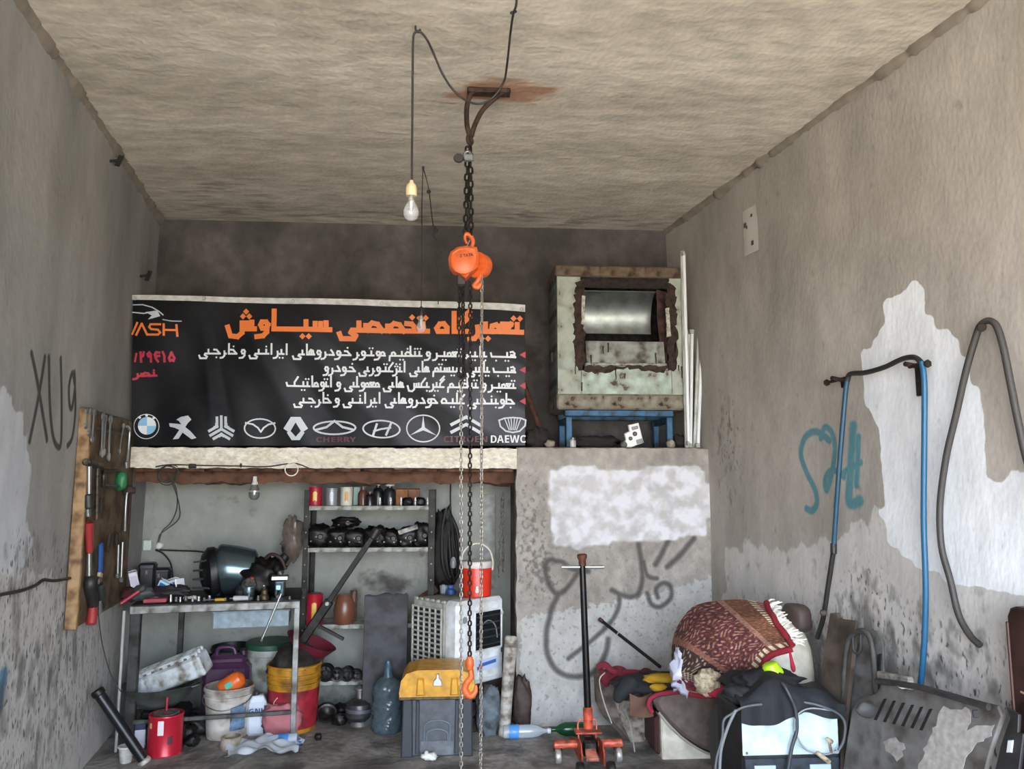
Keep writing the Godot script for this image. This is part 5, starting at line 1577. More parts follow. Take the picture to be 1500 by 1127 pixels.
func build_bench_things() -> void:
	var steel := mat("a3a6a8", 0.28, 0.9)
	var dull := mat("6a6661", 0.5, 0.7, "grime", 8.0)
	var black := mat("1f1d1c", 0.5, 0.2)
	# big round motor drum with a dark end bell
	var o := thing("motor_drum", "big shiny dark motor drum lying at the back of the bench", "motor", on_bench(340, 5.42))
	var c := Vector3(0, 0.16, 0)
	part(o, "drum", lathe([Vector2(0, -0.13), Vector2(0.13, -0.13), Vector2(0.155, -0.11), Vector2(0.16, 0.0), Vector2(0.155, 0.11), Vector2(0.14, 0.13), Vector2(0, 0.135)], 32, Transform3D(Basis(Vector3(0, 0, 1), deg_to_rad(78)) * Basis(Vector3.RIGHT, 0.3), c)), mat("5a6a70", 0.22, 0.8))
	part(o, "end_bell", lathe([Vector2(0, 0), Vector2(0.15, 0.0), Vector2(0.165, 0.02), Vector2(0.165, 0.06), Vector2(0.12, 0.10), Vector2(0.05, 0.12), Vector2(0, 0.12)], 28, along(c + Vector3(-0.09, -0.005, 0.02), c + Vector3(-0.30, -0.03, 0.1))), mat("2b2c2e", 0.45, 0.3, "grease", 4.0))
	for s in [-1, 1]:
		part(o, "foot", box(0.05, 0.05, 0.2, 0.006), black, Vector3(0.08 * s, 0.025, 0))
	for k in 4:
		part(o, "rib", bar(c + Vector3(-0.1, -0.1 + 0.06 * k, 0.15), c + Vector3(-0.22, -0.1 + 0.055 * k, 0.13), 0.012, 0.02, 0.003), mat("47494b", 0.4, 0.5))
	# greasy gearbox lump at the right of the drum
	o = thing("greasy_gearbox", "black greasy gearbox casting on the bench right of the drum", "gearbox", on_bench(385, 5.36))
	part(o, "casting", lump(0.13, 0.12, 0.12, 0.5, 1.6, 31, 0.8, 28, 16), mat("221d1b", 0.5, 0.3, "grease", 5.0), Vector3(0, 0.115, 0))
	part(o, "neck", rod(Vector3(0.05, 0.15, 0), Vector3(0.14, 0.26, -0.03), 0.045, 14, 0.03), mat("262120", 0.5, 0.3, "grease", 5.0))
	part(o, "flange", rod(Vector3(-0.06, 0.08, 0.10), Vector3(-0.065, 0.08, 0.135), 0.05, 16), dull)
	part(o, "pipe", tube(spline([Vector3(0.0, 0.22, 0.02), Vector3(0.05, 0.27, 0.04), Vector3(0.12, 0.24, 0.05), Vector3(0.15, 0.17, 0.04)], 5), 0.012, 7), mat("3a2b26", 0.6, 0.3))
	# plastic bag of parts hung behind
	solo("parts_bag", "crumpled clear grimy plastic bag hanging by the rack post", "plastic bag", lump(0.07, 0.14, 0.05, 0.6, 1.7, 41, 1.0, 24, 16), glass("6f6058", 0.6, 0.2), V(428, 790, 5.62))
	# black chargers at the left end
	for q in [[214, 5.5, 0.075, 0.20, 0.1, "tall black tool case at the back left of the bench"], [232, 5.56, 0.10, 0.16, 0.09, "lower black tool case behind the blue cartons"]]:
		var b := thing("black_case", q[5], "case", on_bench(q[0], q[1]), Vector3(0, 12, 0), "black cases on the bench")
		part(b, "body", box(q[2] * 1.4, q[3], q[4], 0.015), black, Vector3(0, q[3] * 0.5, 0))
		part(b, "lid", box(q[2] * 1.45, q[3] * 0.25, q[4] * 1.05, 0.015), mat("191b22", 0.4), Vector3(0, q[3] * 0.9, 0))
		part(b, "catch", box(0.02, 0.03, 0.01, 0.003), dull, Vector3(0, q[3] * 0.72, q[4] * 0.53))
	carton("white carton leaning at the left end of the bench", on_bench(199, 5.22) + Vector3(0, 0.055, 0), Vector3(0, 20, 14), 0.05, 0.12, 0.05, ["c4c0c6", "a9a5ae"])
	carton("blue and white carton, left of two beside the motor drum", on_bench(240, 5.28) + Vector3(0, 0.045, 0), Vector3(0, -12, -24), 0.09, 0.06, 0.06, ["c3d7e4", "1f5f9e"])
	carton("blue and white carton, right of two beside the motor drum", on_bench(259, 5.28) + Vector3(0, 0.035, 0), Vector3(0, -30, 16), 0.08, 0.08, 0.07, ["d3d6da", "274f8c"])
	# red boxes at the front
	solo("red_case", "flat red plastic case at the front edge of the bench", "case", box(0.135, 0.026, 0.06, 0.004), mat("8f3240", 0.5), on_bench(228, 5.09) + Vector3(0, 0.013, 0), Vector3(0, 9, 0))
	o = thing("pipe_wrench", "red-handled wrench lying across the bench's left corner", "wrench", on_bench(192, 5.10))
	part(o, "handle", rod(Vector3(-0.045, 0.0, 0.05), Vector3(0.05, 0.07, 0), 0.012, 8), mat("96283a", 0.45))
	part(o, "jaw", box(0.04, 0.03, 0.025, 0.005), dull, Vector3(0.062, 0.08, 0), Vector3(0, 0, 35))
	solo("red_cloth", "dark red cloth heaped at the left end of the bench", "cloth", lump(0.07, 0.045, 0.08, 0.5, 1.6, 51), mat("4d1a1a", 0.9, 0.0, "weave", 10.0), on_bench(194, 5.2) + Vector3(0, 0.04, 0))
	solo("grey_pouch", "crumpled grey-green pouch among the cartons on the bench", "pouch", lump(0.075, 0.05, 0.06, 0.5, 1.8, 53), mat("3f4644", 0.6), on_bench(208, 5.18) + Vector3(0, 0.045, 0))
	solo("black_pouch", "dark bundle of cable below the blue cartons", "cable bundle", lump(0.12, 0.045, 0.06, 0.6, 1.8, 55, 1.0, 26, 14), mat("241e20", 0.7), on_bench(250, 5.25) + Vector3(0, 0.04, 0))
	# sockets, bolts and bits along the front edge
	var rows := [[250, 5.10, 0.010, 0.045, "steel"], [258, 5.12, 0.014, 0.028, "dull"], [264, 5.10, 0.008, 0.03, "steel"], [272, 5.14, 0.013, 0.03, "dull"], [282, 5.11, 0.009, 0.02, "steel"], [291, 5.13, 0.014, 0.028, "steel"], [299, 5.12, 0.010, 0.022, "dull"], [307, 5.15, 0.012, 0.03, "steel"], [330, 5.13, 0.011, 0.018, "dull"], [345, 5.12, 0.010, 0.02, "steel"], [366, 5.15, 0.012, 0.026, "steel"], [378, 5.13, 0.010, 0.03, "dull"], [424, 5.16, 0.012, 0.02, "dull"]]
	var names := ["upright bright socket just right of the flat red case", "squat dull socket, second along from the red case", "slim bright bit, third along from the red case", "dull socket, fourth along from the red case", "tiny bright nut, fifth along from the red case", "bright socket left of the yellow driver on the bench", "dull nut left of the yellow driver on the bench", "bright socket behind the yellow driver on the bench", "dull nut right of the yellow driver on the bench", "bright nut left of the white tube on the bench", "bright socket right of the white tube on the bench", "dull socket left of the brass fitting on the bench", "dull nut right of the bench vise"]
	for i in rows.size():
		var q: Array = rows[i]
		solo("socket_bit", names[i], "socket", lathe([Vector2(q[2] * 0.6, 0), Vector2(q[2], 0), Vector2(q[2], q[3] * 0.5), Vector2(q[2] * 0.8, q[3] * 0.6), Vector2(q[2] * 0.8, q[3]), Vector2(q[2] * 0.45, q[3]), Vector2(q[2] * 0.45, q[3] * 0.3), Vector2(0, q[3] * 0.3)], 10), steel if q[4] == "steel" else dull, on_bench(q[0], q[1]), Vector3.ZERO, "sockets and nuts along the bench front")
	for q in [[278, 5.17, "crooked pale metal fitting lying left of the motor drum", "bdb9b2"], [222, 5.14, "pale stick lying behind the flat red case", "b3a184"]]:
		solo("metal_fitting", q[2], "fitting", join([[rod(Vector3(-0.04, 0.012, 0), Vector3(0.03, 0.02, 0.01), 0.009, 8)], [lump(0.02, 0.014, 0.014, 0.3, 2.0, 6), tf(Vector3(0.03, 0.016, 0.01))]]), mat(q[3], 0.5, 0.3), on_bench(q[0], q[1]))
	o = thing("yellow_driver", "small yellow-handled screwdriver lying on the bench", "screwdriver", on_bench(322, 5.10))
	part(o, "handle", rod(Vector3(-0.03, 0.011, 0), Vector3(0.03, 0.011, 0), 0.010, 10), mat("b58f2a", 0.5))
	part(o, "shaft", rod(Vector3(-0.09, 0.011, 0), Vector3(-0.03, 0.011, 0), 0.004, 8), steel)
	o = thing("grease_gun", "bright white tube lying on the bench before the steel cup", "tube", on_bench(353, 5.12))
	part(o, "barrel", rod(Vector3(-0.048, 0.016, 0), Vector3(0.048, 0.016, 0), 0.015, 14), mat("c6c7c6", 0.3, 0.3))
	part(o, "cap", rod(Vector3(0.048, 0.016, 0), Vector3(0.075, 0.016, 0), 0.011, 12), mat("565a5e", 0.4, 0.5))
	part(o, "nozzle", rod(Vector3(-0.07, 0.016, 0), Vector3(-0.048, 0.016, 0), 0.005, 8), steel)
	o = thing("steel_cup", "shiny blue-grey steel cup on the bench before the gearbox", "cup", on_bench(364, 5.2))
	part(o, "bowl", lathe([Vector2(0, 0), Vector2(0.03, 0.0), Vector2(0.033, 0.01), Vector2(0.036, 0.06), Vector2(0.036, 0.075), Vector2(0.033, 0.075), Vector2(0.03, 0.02), Vector2(0, 0.018)], 20), mat("8fa3ad", 0.18, 0.9))
	part(o, "rim", lathe([Vector2(0.034, 0.07), Vector2(0.039, 0.072), Vector2(0.039, 0.078), Vector2(0.034, 0.08)], 20), mat("5e7f92", 0.3, 0.7))
	o = thing("red_lever", "bright lever with a red knob leaning on the black gearbox", "lever", on_bench(358, 5.24))
	part(o, "shaft", rod(Vector3(-0.02, 0.075, 0), Vector3(0.035, 0.115, 0), 0.005, 8), mat("c9b9a8", 0.4, 0.5))
	part(o, "knob", lump(0.016, 0.014, 0.014, 0.1, 1.0, 2), mat("8e1f22", 0.4), Vector3(0.042, 0.122, 0))
	part(o, "stand", lathe([Vector2(0, 0), Vector2(0.035, 0), Vector2(0.04, 0.05), Vector2(0.025, 0.075), Vector2(0, 0.078)], 14), mat("3c3634", 0.6, 0.3, "grease", 6.0), Vector3(-0.02, 0, 0))
	o = thing("brass_fitting", "brassy pump fitting on the bench left of the vise", "fitting", on_bench(387, 5.17))
	part(o, "body", lathe([Vector2(0, 0), Vector2(0.028, 0), Vector2(0.03, 0.02), Vector2(0.02, 0.035), Vector2(0.022, 0.055), Vector2(0.012, 0.07), Vector2(0, 0.072)], 16), mat("75664a", 0.35, 0.8))
	part(o, "spout", rod(Vector3(0.0, 0.055, 0), Vector3(0.0, 0.095, 0.03), 0.01, 10), steel)
	# bench vise at the right end with its long handle
	o = thing("bench_vise", "blue-grey bench vise with a long hanging handle at the bench end", "vise", on_bench(409, 5.13), Vector3(0, 9, 0))
	var vb := mat("5f7884", 0.4, 0.5, "grime", 6.0)
	part(o, "base", lathe([Vector2(0, 0), Vector2(0.05, 0), Vector2(0.05, 0.02), Vector2(0.03, 0.03), Vector2(0, 0.03)], 16), mat("2a3438", 0.5, 0.4))
	part(o, "column", box(0.055, 0.10, 0.08, 0.008), vb, Vector3(0, 0.075, -0.01))
	part(o, "jaw", box(0.105, 0.028, 0.03, 0.005), steel, Vector3(0, 0.14, 0.025))
	part(o, "jaw", box(0.105, 0.028, 0.03, 0.005), vb, Vector3(0, 0.14, -0.03))
	part(o, "slide", box(0.035, 0.035, 0.15, 0.005), mat("6e8fa0", 0.3, 0.7), Vector3(0, 0.095, 0.06))
	part(o, "screw", rod(Vector3(0, 0.07, 0.02), Vector3(0, 0.04, 0.14), 0.013, 10), steel)
	part(o, "handle", rod(Vector3(0.02, 0.06, 0.145), Vector3(-0.085, -0.21, 0.145), 0.0075, 10), mat("c6c7c6", 0.25, 0.9))
	part(o, "handle_end", lump(0.013, 0.013, 0.013, 0.0, 1.0, 1), dull, Vector3(-0.088, -0.215, 0.145))
	part(o, "clamped_nut", rod(Vector3(0, 0.155, 0), Vector3(0, 0.185, 0), 0.02, 6), dull)

func bucket(o: Node3D, rb: float, rt: float, h: float, m: Material, ribs: Array, wall := 0.004) -> void:
	var prof := [Vector2(0, 0), Vector2(rb - 0.006, 0), Vector2(rb, 0.006)]
	for k in 7:
		var t := (k + 1) / 8.0
		prof.append(Vector2(lerpf(rb, rt, t), h * t))
	prof.append(Vector2(rt, h))
	prof.append(Vector2(rt - wall, h))
	prof.append(Vector2(rb - wall, 0.012))
	prof.append(Vector2(0, 0.012))
	part(o, "shell", lathe(prof, 32), m)
	for r in ribs:
		var rr := lerpf(rb, rt, r / h)
		part(o, "rib", lathe([Vector2(rr, r - 0.008), Vector2(rr + 0.007, r - 0.005), Vector2(rr + 0.007, r + 0.005), Vector2(rr, r + 0.008)], 32), m)

func build_under_bench() -> void:
	var dull := mat("5d5954", 0.5, 0.6, "grime", 8.0)
	# red paint tin
	var p := G(232, 1111) + Vector3(0, 0, -0.095)
	var o := thing("paint_tin", "bright red paint tin standing in front of the bench", "tin", p)
	part(o, "can", lathe([Vector2(0, 0), Vector2(0.098, 0), Vector2(0.1, 0.005), Vector2(0.098, 0.01), Vector2(0.098, 0.215), Vector2(0.1, 0.22), Vector2(0.098, 0.226), Vector2(0.09, 0.226), Vector2(0.09, 0.216), Vector2(0, 0.216)], 32), mat("b01c30", 0.28, 0.2))
	part(o, "lid", lathe([Vector2(0, 0.0), Vector2(0.072, 0.0), Vector2(0.076, 0.01), Vector2(0.07, 0.014), Vector2(0.06, 0.008), Vector2(0, 0.008)], 28), mat("9b9b98", 0.35, 0.8, "grime", 8.0), Vector3(0, 0.217, 0))
	var lab := func(a0: float, a1: float, y0: float, y1: float) -> ArrayMesh:
		return sheet(6, 1, func(s, t):
			var a: float = lerpf(a0, a1, s)
			return Vector3(sin(a) * 0.0995, lerpf(y1, y0, t), cos(a) * 0.0995), 0.001)
	part(o, "label", lab.call(-0.12, 0.22, 0.125, 0.205), mat("d8cfd0", 0.4), Vector3.ZERO, Vector3.ZERO, "white label block")
	part(o, "label", lab.call(0.45, 0.75, 0.07, 0.115), mat("4a2228", 0.5), Vector3.ZERO, Vector3.ZERO, "small dark seal")
	part(o, "label", lab.call(-0.75, -0.55, 0.16, 0.19), mat("c99a5e", 0.4))
	# white plaster bucket
	p = G(320, 1092) + Vector3(0, 0, -0.185)
	o = thing("white_bucket", "dirty white plastic bucket with a blue label under the bench", "bucket", p)
	bucket(o, 0.128, 0.15, 0.31, mat("c3c0b8", 0.55, 0.0, "grime", 2.6), [0.255, 0.295])
	part(o, "label", sheet(8, 4, func(s, t):
		var a: float = lerpf(0.35, 1.1, s)
		var y: float = lerpf(0.20, 0.06, t)
		var r := lerpf(0.128, 0.15, y / 0.31) + 0.0015
		return Vector3(sin(a) * r, y + (0.03 * s if t < 0.5 else 0.0), cos(a) * r), 0.001), mat("6f8fae", 0.5, 0.0, "grime", 6.0), Vector3.ZERO, Vector3.ZERO, "blue label")
	part(o, "handle", tube(spline([Vector3(-0.152, 0.27, 0), Vector3(-0.13, 0.22, 0.09), Vector3(0, 0.19, 0.158), Vector3(0.13, 0.22, 0.09), Vector3(0.152, 0.27, 0)], 5), 0.003, 6), mat("8d8a84", 0.4, 0.8))
	solo("bucket_fill", "dark sludge inside the dirty white bucket", "sludge", lathe([Vector2(0, 0), Vector2(0.125, 0), Vector2(0.14, 0.2), Vector2(0.08, 0.22), Vector2(0, 0.225)], 24), mat("2f2a27", 0.7), p + Vector3(0, 0.014, 0))
	o = thing("orange_bottle", "orange plastic bottle with a teal sticker poking from the white bucket", "bottle", p + Vector3(0.02, 0.24, 0.02), Vector3(0, 0, -58))
	part(o, "body", lathe([Vector2(0, 0), Vector2(0.05, 0.002), Vector2(0.058, 0.02), Vector2(0.058, 0.11), Vector2(0.045, 0.14), Vector2(0.02, 0.155), Vector2(0, 0.156)], 20), mat("cf5f22", 0.4), Vector3(-0.07, -0.02, 0.03))
	part(o, "sticker", box(0.035, 0.045, 0.003, 0.001), mat("4aa88f", 0.5), Vector3(-0.075, 0.05, 0.089))
	# small pale lump in front of the bucket
	solo("plaster_lump", "dirty cream plastic pot lying before the white bucket", "pot", lathe([Vector2(0, 0), Vector2(0.055, 0.0), Vector2(0.063, 0.015), Vector2(0.058, 0.075), Vector2(0.045, 0.08), Vector2(0.042, 0.06), Vector2(0, 0.055)], 18), mat("a89f90", 0.7, 0.0, "grime", 5.0), G(338, 1098) + Vector3(0, 0.0, 0))
	# purple jerrycan
	o = thing("purple_can", "dark purple plastic canister behind the white bucket", "canister", G(333, 1062) , Vector3(0, 6, 0))
	o.position = Vector3(V(331, 1030, 5.49).x, 0, -5.49)
	var pur := mat("42253f", 0.35)
	part(o, "body", box(0.30, 0.40, 0.15, 0.03), pur, Vector3(0, 0.2, 0))
	part(o, "shoulder", box(0.24, 0.06, 0.12, 0.02), pur, Vector3(0, 0.42, 0))
	part(o, "grip", tube(spline([Vector3(-0.07, 0.43, 0), Vector3(-0.06, 0.49, 0), Vector3(0.03, 0.49, 0), Vector3(0.05, 0.43, 0)], 5), 0.015, 8), pur)
	part(o, "cap", rod(Vector3(0.10, 0.44, 0), Vector3(0.10, 0.48, 0), 0.025, 14), mat("2c1a2a", 0.4))
	part(o, "rib", box(0.012, 0.34, 0.012, 0.004), mat("6d4a72", 0.4), Vector3(0.06, 0.2, 0.076))
	# buckets behind
	o = thing("dark_bucket", "dark green bucket at the back under the bench", "bucket", Vector3(V(338, 1000, 5.73).x, 0, -5.735))
	bucket(o, 0.115, 0.14, 0.46, mat("232c29", 0.5, 0.0, "grease", 3.0), [0.44])
	o = thing("green_lid_bucket", "white bucket with a dark green lid behind the yellow bucket", "bucket", Vector3(V(394, 1000, 5.71).x, 0, -5.71))
	bucket(o, 0.135, 0.155, 0.455, mat("aeb3ac", 0.5, 0.0, "grime", 2.5), [0.40])
	part(o, "lid", lathe([Vector2(0, 0.0), Vector2(0.16, 0.0), Vector2(0.166, 0.006), Vector2(0.166, 0.035), Vector2(0.155, 0.045), Vector2(0, 0.045)], 30), mat("1f4a38", 0.45), Vector3(0, 0.45, 0))
	# yellow and red bucket
	p = G(420, 1084)
	o = thing("yellow_bucket", "yellow and red plastic bucket behind the bench's right leg", "bucket", Vector3(p.x - 0.01, 0, p.z - 0.215))
	bucket(o, 0.145, 0.172, 0.42, mat("c08a22", 0.5, 0.0, "grime", 2.4), [0.30, 0.33, 0.36, 0.41])
	part(o, "label_band", lathe([Vector2(0.1475, 0.03), Vector2(0.1655, 0.27)].map(func(q): return q + Vector2(0.001, 0)), 32), mat("a02433", 0.5, 0.0, "grime", 3.0), Vector3.ZERO, Vector3.ZERO, "red printed band")
	part(o, "swirl", tube(spline([Vector3(-0.07, 0.235, 0.152), Vector3(-0.095, 0.20, 0.136), Vector3(-0.085, 0.15, 0.135), Vector3(-0.05, 0.155, 0.150), Vector3(-0.045, 0.19, 0.155), Vector3(-0.06, 0.20, 0.151)], 6), 0.0035, 5), mat("d9b4b4", 0.5))
	solo("bucket_fill", "dark oily rags heaped in the yellow bucket", "rags", lump(0.155, 0.16, 0.155, 0.4, 1.6, 61, 1.0, 26, 14), mat("352d25", 0.9, 0.0, "grease", 4.0), o.position + Vector3(0, 0.37, 0))
	solo("red_basin", "dark red basin wedged behind the yellow bucket", "basin", lathe([Vector2(0, 0), Vector2(0.10, 0.0), Vector2(0.17, 0.10), Vector2(0.175, 0.105), Vector2(0.165, 0.105), Vector2(0.098, 0.012), Vector2(0, 0.01)], 28), mat("6a2130", 0.45), o.position + Vector3(0.05, 0.44, -0.10), Vector3(0, 0, -22))
	# pink fabric bag
	solo("pink_bag", "pink quilted bag slumped against the yellow bucket", "bag", lump(0.12, 0.10, 0.05, 0.35, 1.6, 63, 0.75, 26, 16), mat("cf7f86", 0.8, 0.0, "weave", 14.0), G(404, 1092) + Vector3(0.0, 0.10, -0.15))
	# white oil jug
	o = thing("oil_jug", "white oil jug with blue print between the buckets", "jug", G(370, 1084) + Vector3(0, 0, -0.10), Vector3(0, 10, 0))
	part(o, "body", box(0.125, 0.20, 0.07, 0.016), mat("c4ccd6", 0.4), Vector3(0, 0.1, 0))
	part(o, "shoulder", slab([Vector2(-0.055, 0), Vector2(0.055, 0), Vector2(0.03, 0.05), Vector2(-0.035, 0.045)], 0.055, 0.008), mat("c4ccd6", 0.4), Vector3(0, 0.195, 0))
	part(o, "cap", rod(Vector3(-0.01, 0.24, 0), Vector3(-0.01, 0.268, 0), 0.018, 14), mat("2a2c33", 0.4))
	var tm := TextMesh.new()
	tm.font = SystemFont.new()
	tm.font.font_names = PackedStringArray(["Droid Sans"])
	tm.font.font_weight = 700
	tm.text = "GNU"
	tm.font_size = 30
	tm.pixel_size = 0.0016
	tm.depth = 0.002
	part(o, "print", tm, mat("2b64a8", 0.5), Vector3(0, 0.15, 0.037))
	part(o, "stripe", box(0.02, 0.17, 0.002, 0.0005), mat("2b3340", 0.5), Vector3(0.05, 0.1, 0.036))
	# white ribbed casting on the bowl
	o = thing("ribbed_casting", "white ribbed engine cover lying tilted under the bench", "engine cover", V(262, 985, 5.22) + Vector3(0, -0.06, 0), Vector3(12, -4, 22))
	var wc := mat("c6cdd0", 0.45, 0.0, "grime", 3.0)
	part(o, "body", box(0.46, 0.13, 0.14, 0.012), wc, Vector3(0, 0.065, 0.02))
	for k in 3:
		part(o, "fin", box(0.46, 0.03, 0.022, 0.006), wc, Vector3(-0.01, 0.142, -0.03 + 0.045 * k))
	for k in 8:
		part(o, "notch", box(0.02, 0.018, 0.12, 0.003), mat("6d6a63", 0.8, 0.0, "grime", 6.0), Vector3(-0.19 + 0.055 * k, 0.134, 0.015))
	part(o, "end_plate", box(0.012, 0.12, 0.13, 0.003), mat("8c8f8c", 0.5, 0.0, "grime", 5.0), Vector3(-0.234, 0.06, 0.02))
	# iron bowl
	p = Vector3(V(232, 1040, 5.18).x, 0, -5.18)
	o = thing("iron_bowl", "wide grey metal bowl on a block under the bench", "bowl", p + Vector3(0, 0.21, 0))
	part(o, "bowl", lathe([Vector2(0, 0), Vector2(0.10, 0.0), Vector2(0.17, 0.05), Vector2(0.225, 0.13), Vector2(0.232, 0.135), Vector2(0.22, 0.136), Vector2(0.16, 0.06), Vector2(0.09, 0.012), Vector2(0, 0.01)], 34), mat("68706c", 0.5, 0.5, "grime", 3.0))
	part(o, "handle", tube(spline([Vector3(0.21, 0.12, 0.05), Vector3(0.25, 0.13, 0.03), Vector3(0.25, 0.13, -0.03), Vector3(0.21, 0.12, -0.05)], 4), 0.007, 6), mat("4d5450", 0.5, 0.5))
	solo("engine_block", "black engine block the grey metal bowl rests on", "engine block", join([[box(0.34, 0.13, 0.24, 0.02), tf(Vector3(0, 0.065, 0))], [box(0.26, 0.075, 0.2, 0.02), tf(Vector3(0.02, 0.165, 0))]]), mat("1e1b1a", 0.6, 0.3, "grease", 4.0), p + Vector3(0.02, 0.0, -0.04))
	for q in [[275, 1062, 5.18, 0.06, 71, "black greasy lump of metal right of the red tin"], [292, 1050, 5.3, 0.075, 72, "black greasy casting behind the white bucket's left side"], [282, 1082, 5.08, 0.04, 73, "small black fitting on the floor left of the white bucket"], [305, 985, 5.5, 0.06, 74, "dark part above the bowl behind the white casting"]]:
		var sz: float = q[3]
		solo("scrap_part", q[5], "scrap metal", lump(sz, sz * 0.8, sz, 0.6, 1.8, q[4], 0.8, 18, 12), mat("262220", 0.55, 0.3, "grease", 5.0), Vector3(V(q[0], q[1], q[2]).x, sz * 0.72 if q[1] > 1000 else 0.40, -q[2]), Vector3.ZERO, "scrap parts under the bench")
	solo("red_stick", "short red stick standing behind the paint tin", "stick", rod(Vector3.ZERO, Vector3(0.005, 0.31, 0), 0.007, 8), mat("a01b3a", 0.5), Vector3(V(242, 1060, 5.02).x, 0, -5.02))
	# white box and cup by the left leg
	o = thing("small_white_box", "white and navy carton behind the red paint tin", "carton", G(200, 1096) + Vector3(0.0, 0, -0.01), Vector3(0, 15, 0))
	part(o, "body", box(0.09, 0.13, 0.07, 0.004), mat("c5c7d2", 0.6), Vector3(0, 0.065, 0))
	part(o, "band", box(0.091, 0.04, 0.071, 0.004), mat("23284a", 0.5), Vector3(0, 0.125, 0))
	o = thing("foam_cup", "grey plastic cup on the floor by the left wall", "cup", G(184, 1117))
	part(o, "cup", lathe([Vector2(0, 0), Vector2(0.03, 0), Vector2(0.042, 0.085), Vector2(0.045, 0.088), Vector2(0.039, 0.088), Vector2(0.028, 0.006), Vector2(0, 0.006)], 20), mat("b4b3ae", 0.5, 0.0, "mottle", 5.0))
	part(o, "rim", lathe([Vector2(0.041, 0.082), Vector2(0.047, 0.084), Vector2(0.047, 0.09), Vector2(0.041, 0.092)], 20), mat("c4c3be", 0.5))
	# black telescopic strut leaning on the wall
	var a := V(213, 1118, 4.78)
	var b := WL(142, 1012, 0.06)
	o = thing("strut_bar", "black steel tube leaning from the floor to the left wall", "steel tube", a)
	var d := b - a
	part(o, "tube", rod(Vector3.ZERO, d, 0.03, 16), mat("26282a", 0.35, 0.6))
	part(o, "end_cap", rod(d * -0.01, d * 0.05, 0.036, 16), mat("b8b4ad", 0.6, 0.2, "grime", 8.0))
	part(o, "collar", rod(d * 0.93, d * 1.01, 0.036, 16), mat("1d1d1e", 0.45, 0.5))
	# light pipe beside the thick bench leg
	solo("conduit_pipe", "thin pale pipe standing beside the bench's left leg", "pipe", rod(Vector3.ZERO, Vector3(0, 0.82, 0), 0.009, 8), mat("9fa09c", 0.5, 0.2), Vector3(-2.02, 0.0, -4.99))
	# clear plastic and bottles in front of the bench
	var clear := glass("c9d6e2", 0.42, 0.1)
	solo("plastic_wrap", "crumpled clear plastic sheet on the floor before the bench", "plastic sheet", sheet(22, 12, func(s, t):
		var n := sin(s * 17.0 + t * 5.0) * 0.012 + sin(t * 19.0 - s * 7.0) * 0.012
		return Vector3((s - 0.5) * 0.40 + 0.02 * sin(t * 9.0), 0.035 + n + 0.02 * sin(s * 3.0), (t - 0.5) * 0.26 + 0.02 * sin(s * 11.0)), 0.001), glass("d3dae0", 0.5, 0.2), G(386, 1103))
	o = thing("water_bottle", "clear water bottle with a blue label lying by the bench leg", "bottle", G(405, 1098))
	var t0 := Transform3D(Basis(Vector3(0, 0, 1), PI * 0.5 + 0.05) , Vector3(0.12, 0.05, -0.02))
	part(o, "body", lathe([Vector2(0, 0), Vector2(0.034, 0), Vector2(0.036, 0.01), Vector2(0.036, 0.14), Vector2(0.03, 0.17), Vector2(0.013, 0.2), Vector2(0.013, 0.22)], 20, t0), clear)
	part(o, "label", lathe([Vector2(0.0368, 0.05), Vector2(0.0372, 0.052), Vector2(0.0372, 0.11), Vector2(0.0368, 0.112)], 20, t0), mat("3f7dc0", 0.4))
	part(o, "cap", lathe([Vector2(0, 0.218), Vector2(0.016, 0.218), Vector2(0.016, 0.235), Vector2(0, 0.236)], 14, t0), mat("2a64b8", 0.4))
	solo("blue_wrapper", "crumpled blue and dark wrapper at the foot of the bench leg", "wrapper", lump(0.06, 0.025, 0.04, 0.7, 2.0, 81), mat("2f62ae", 0.35), G(428, 1092) + Vector3(0, 0.022, 0.02))

# ---------------------------------------------------------------- steel rack in the alcove and what lies on it
const RACK := 5.55

func tin(called: String, label: String, at: Vector3, r: float, h: float, m: Material, lidm: Material, bandm: Material, group: String) -> void:
	var o := thing(called, label, "tin", at, Vector3.ZERO, group)
	part(o, "can", lathe([Vector2(0, 0), Vector2(r * 0.97, 0), Vector2(r, 0.004), Vector2(r * 0.97, 0.008), Vector2(r * 0.97, h - 0.008), Vector2(r, h - 0.004), Vector2(r * 0.97, h), Vector2(r * 0.88, h), Vector2(r * 0.88, h - 0.006), Vector2(0, h - 0.006)], 24), m)
	part(o, "lid", lathe([Vector2(0, h - 0.006), Vector2(r * 0.7, h - 0.006), Vector2(r * 0.72, h + 0.004), Vector2(0, h + 0.005)], 20), lidm)
	part(o, "label", sheet(8, 3, func(s, t):
		var a: float = lerpf(-0.2, 0.42, s)
		var y: float = lerpf(h * 0.70, h * 0.22, t) + 0.01 * sin(s * PI)
		return Vector3(sin(a) * r * 0.985, y, cos(a) * r * 0.985), 0.001), bandm)

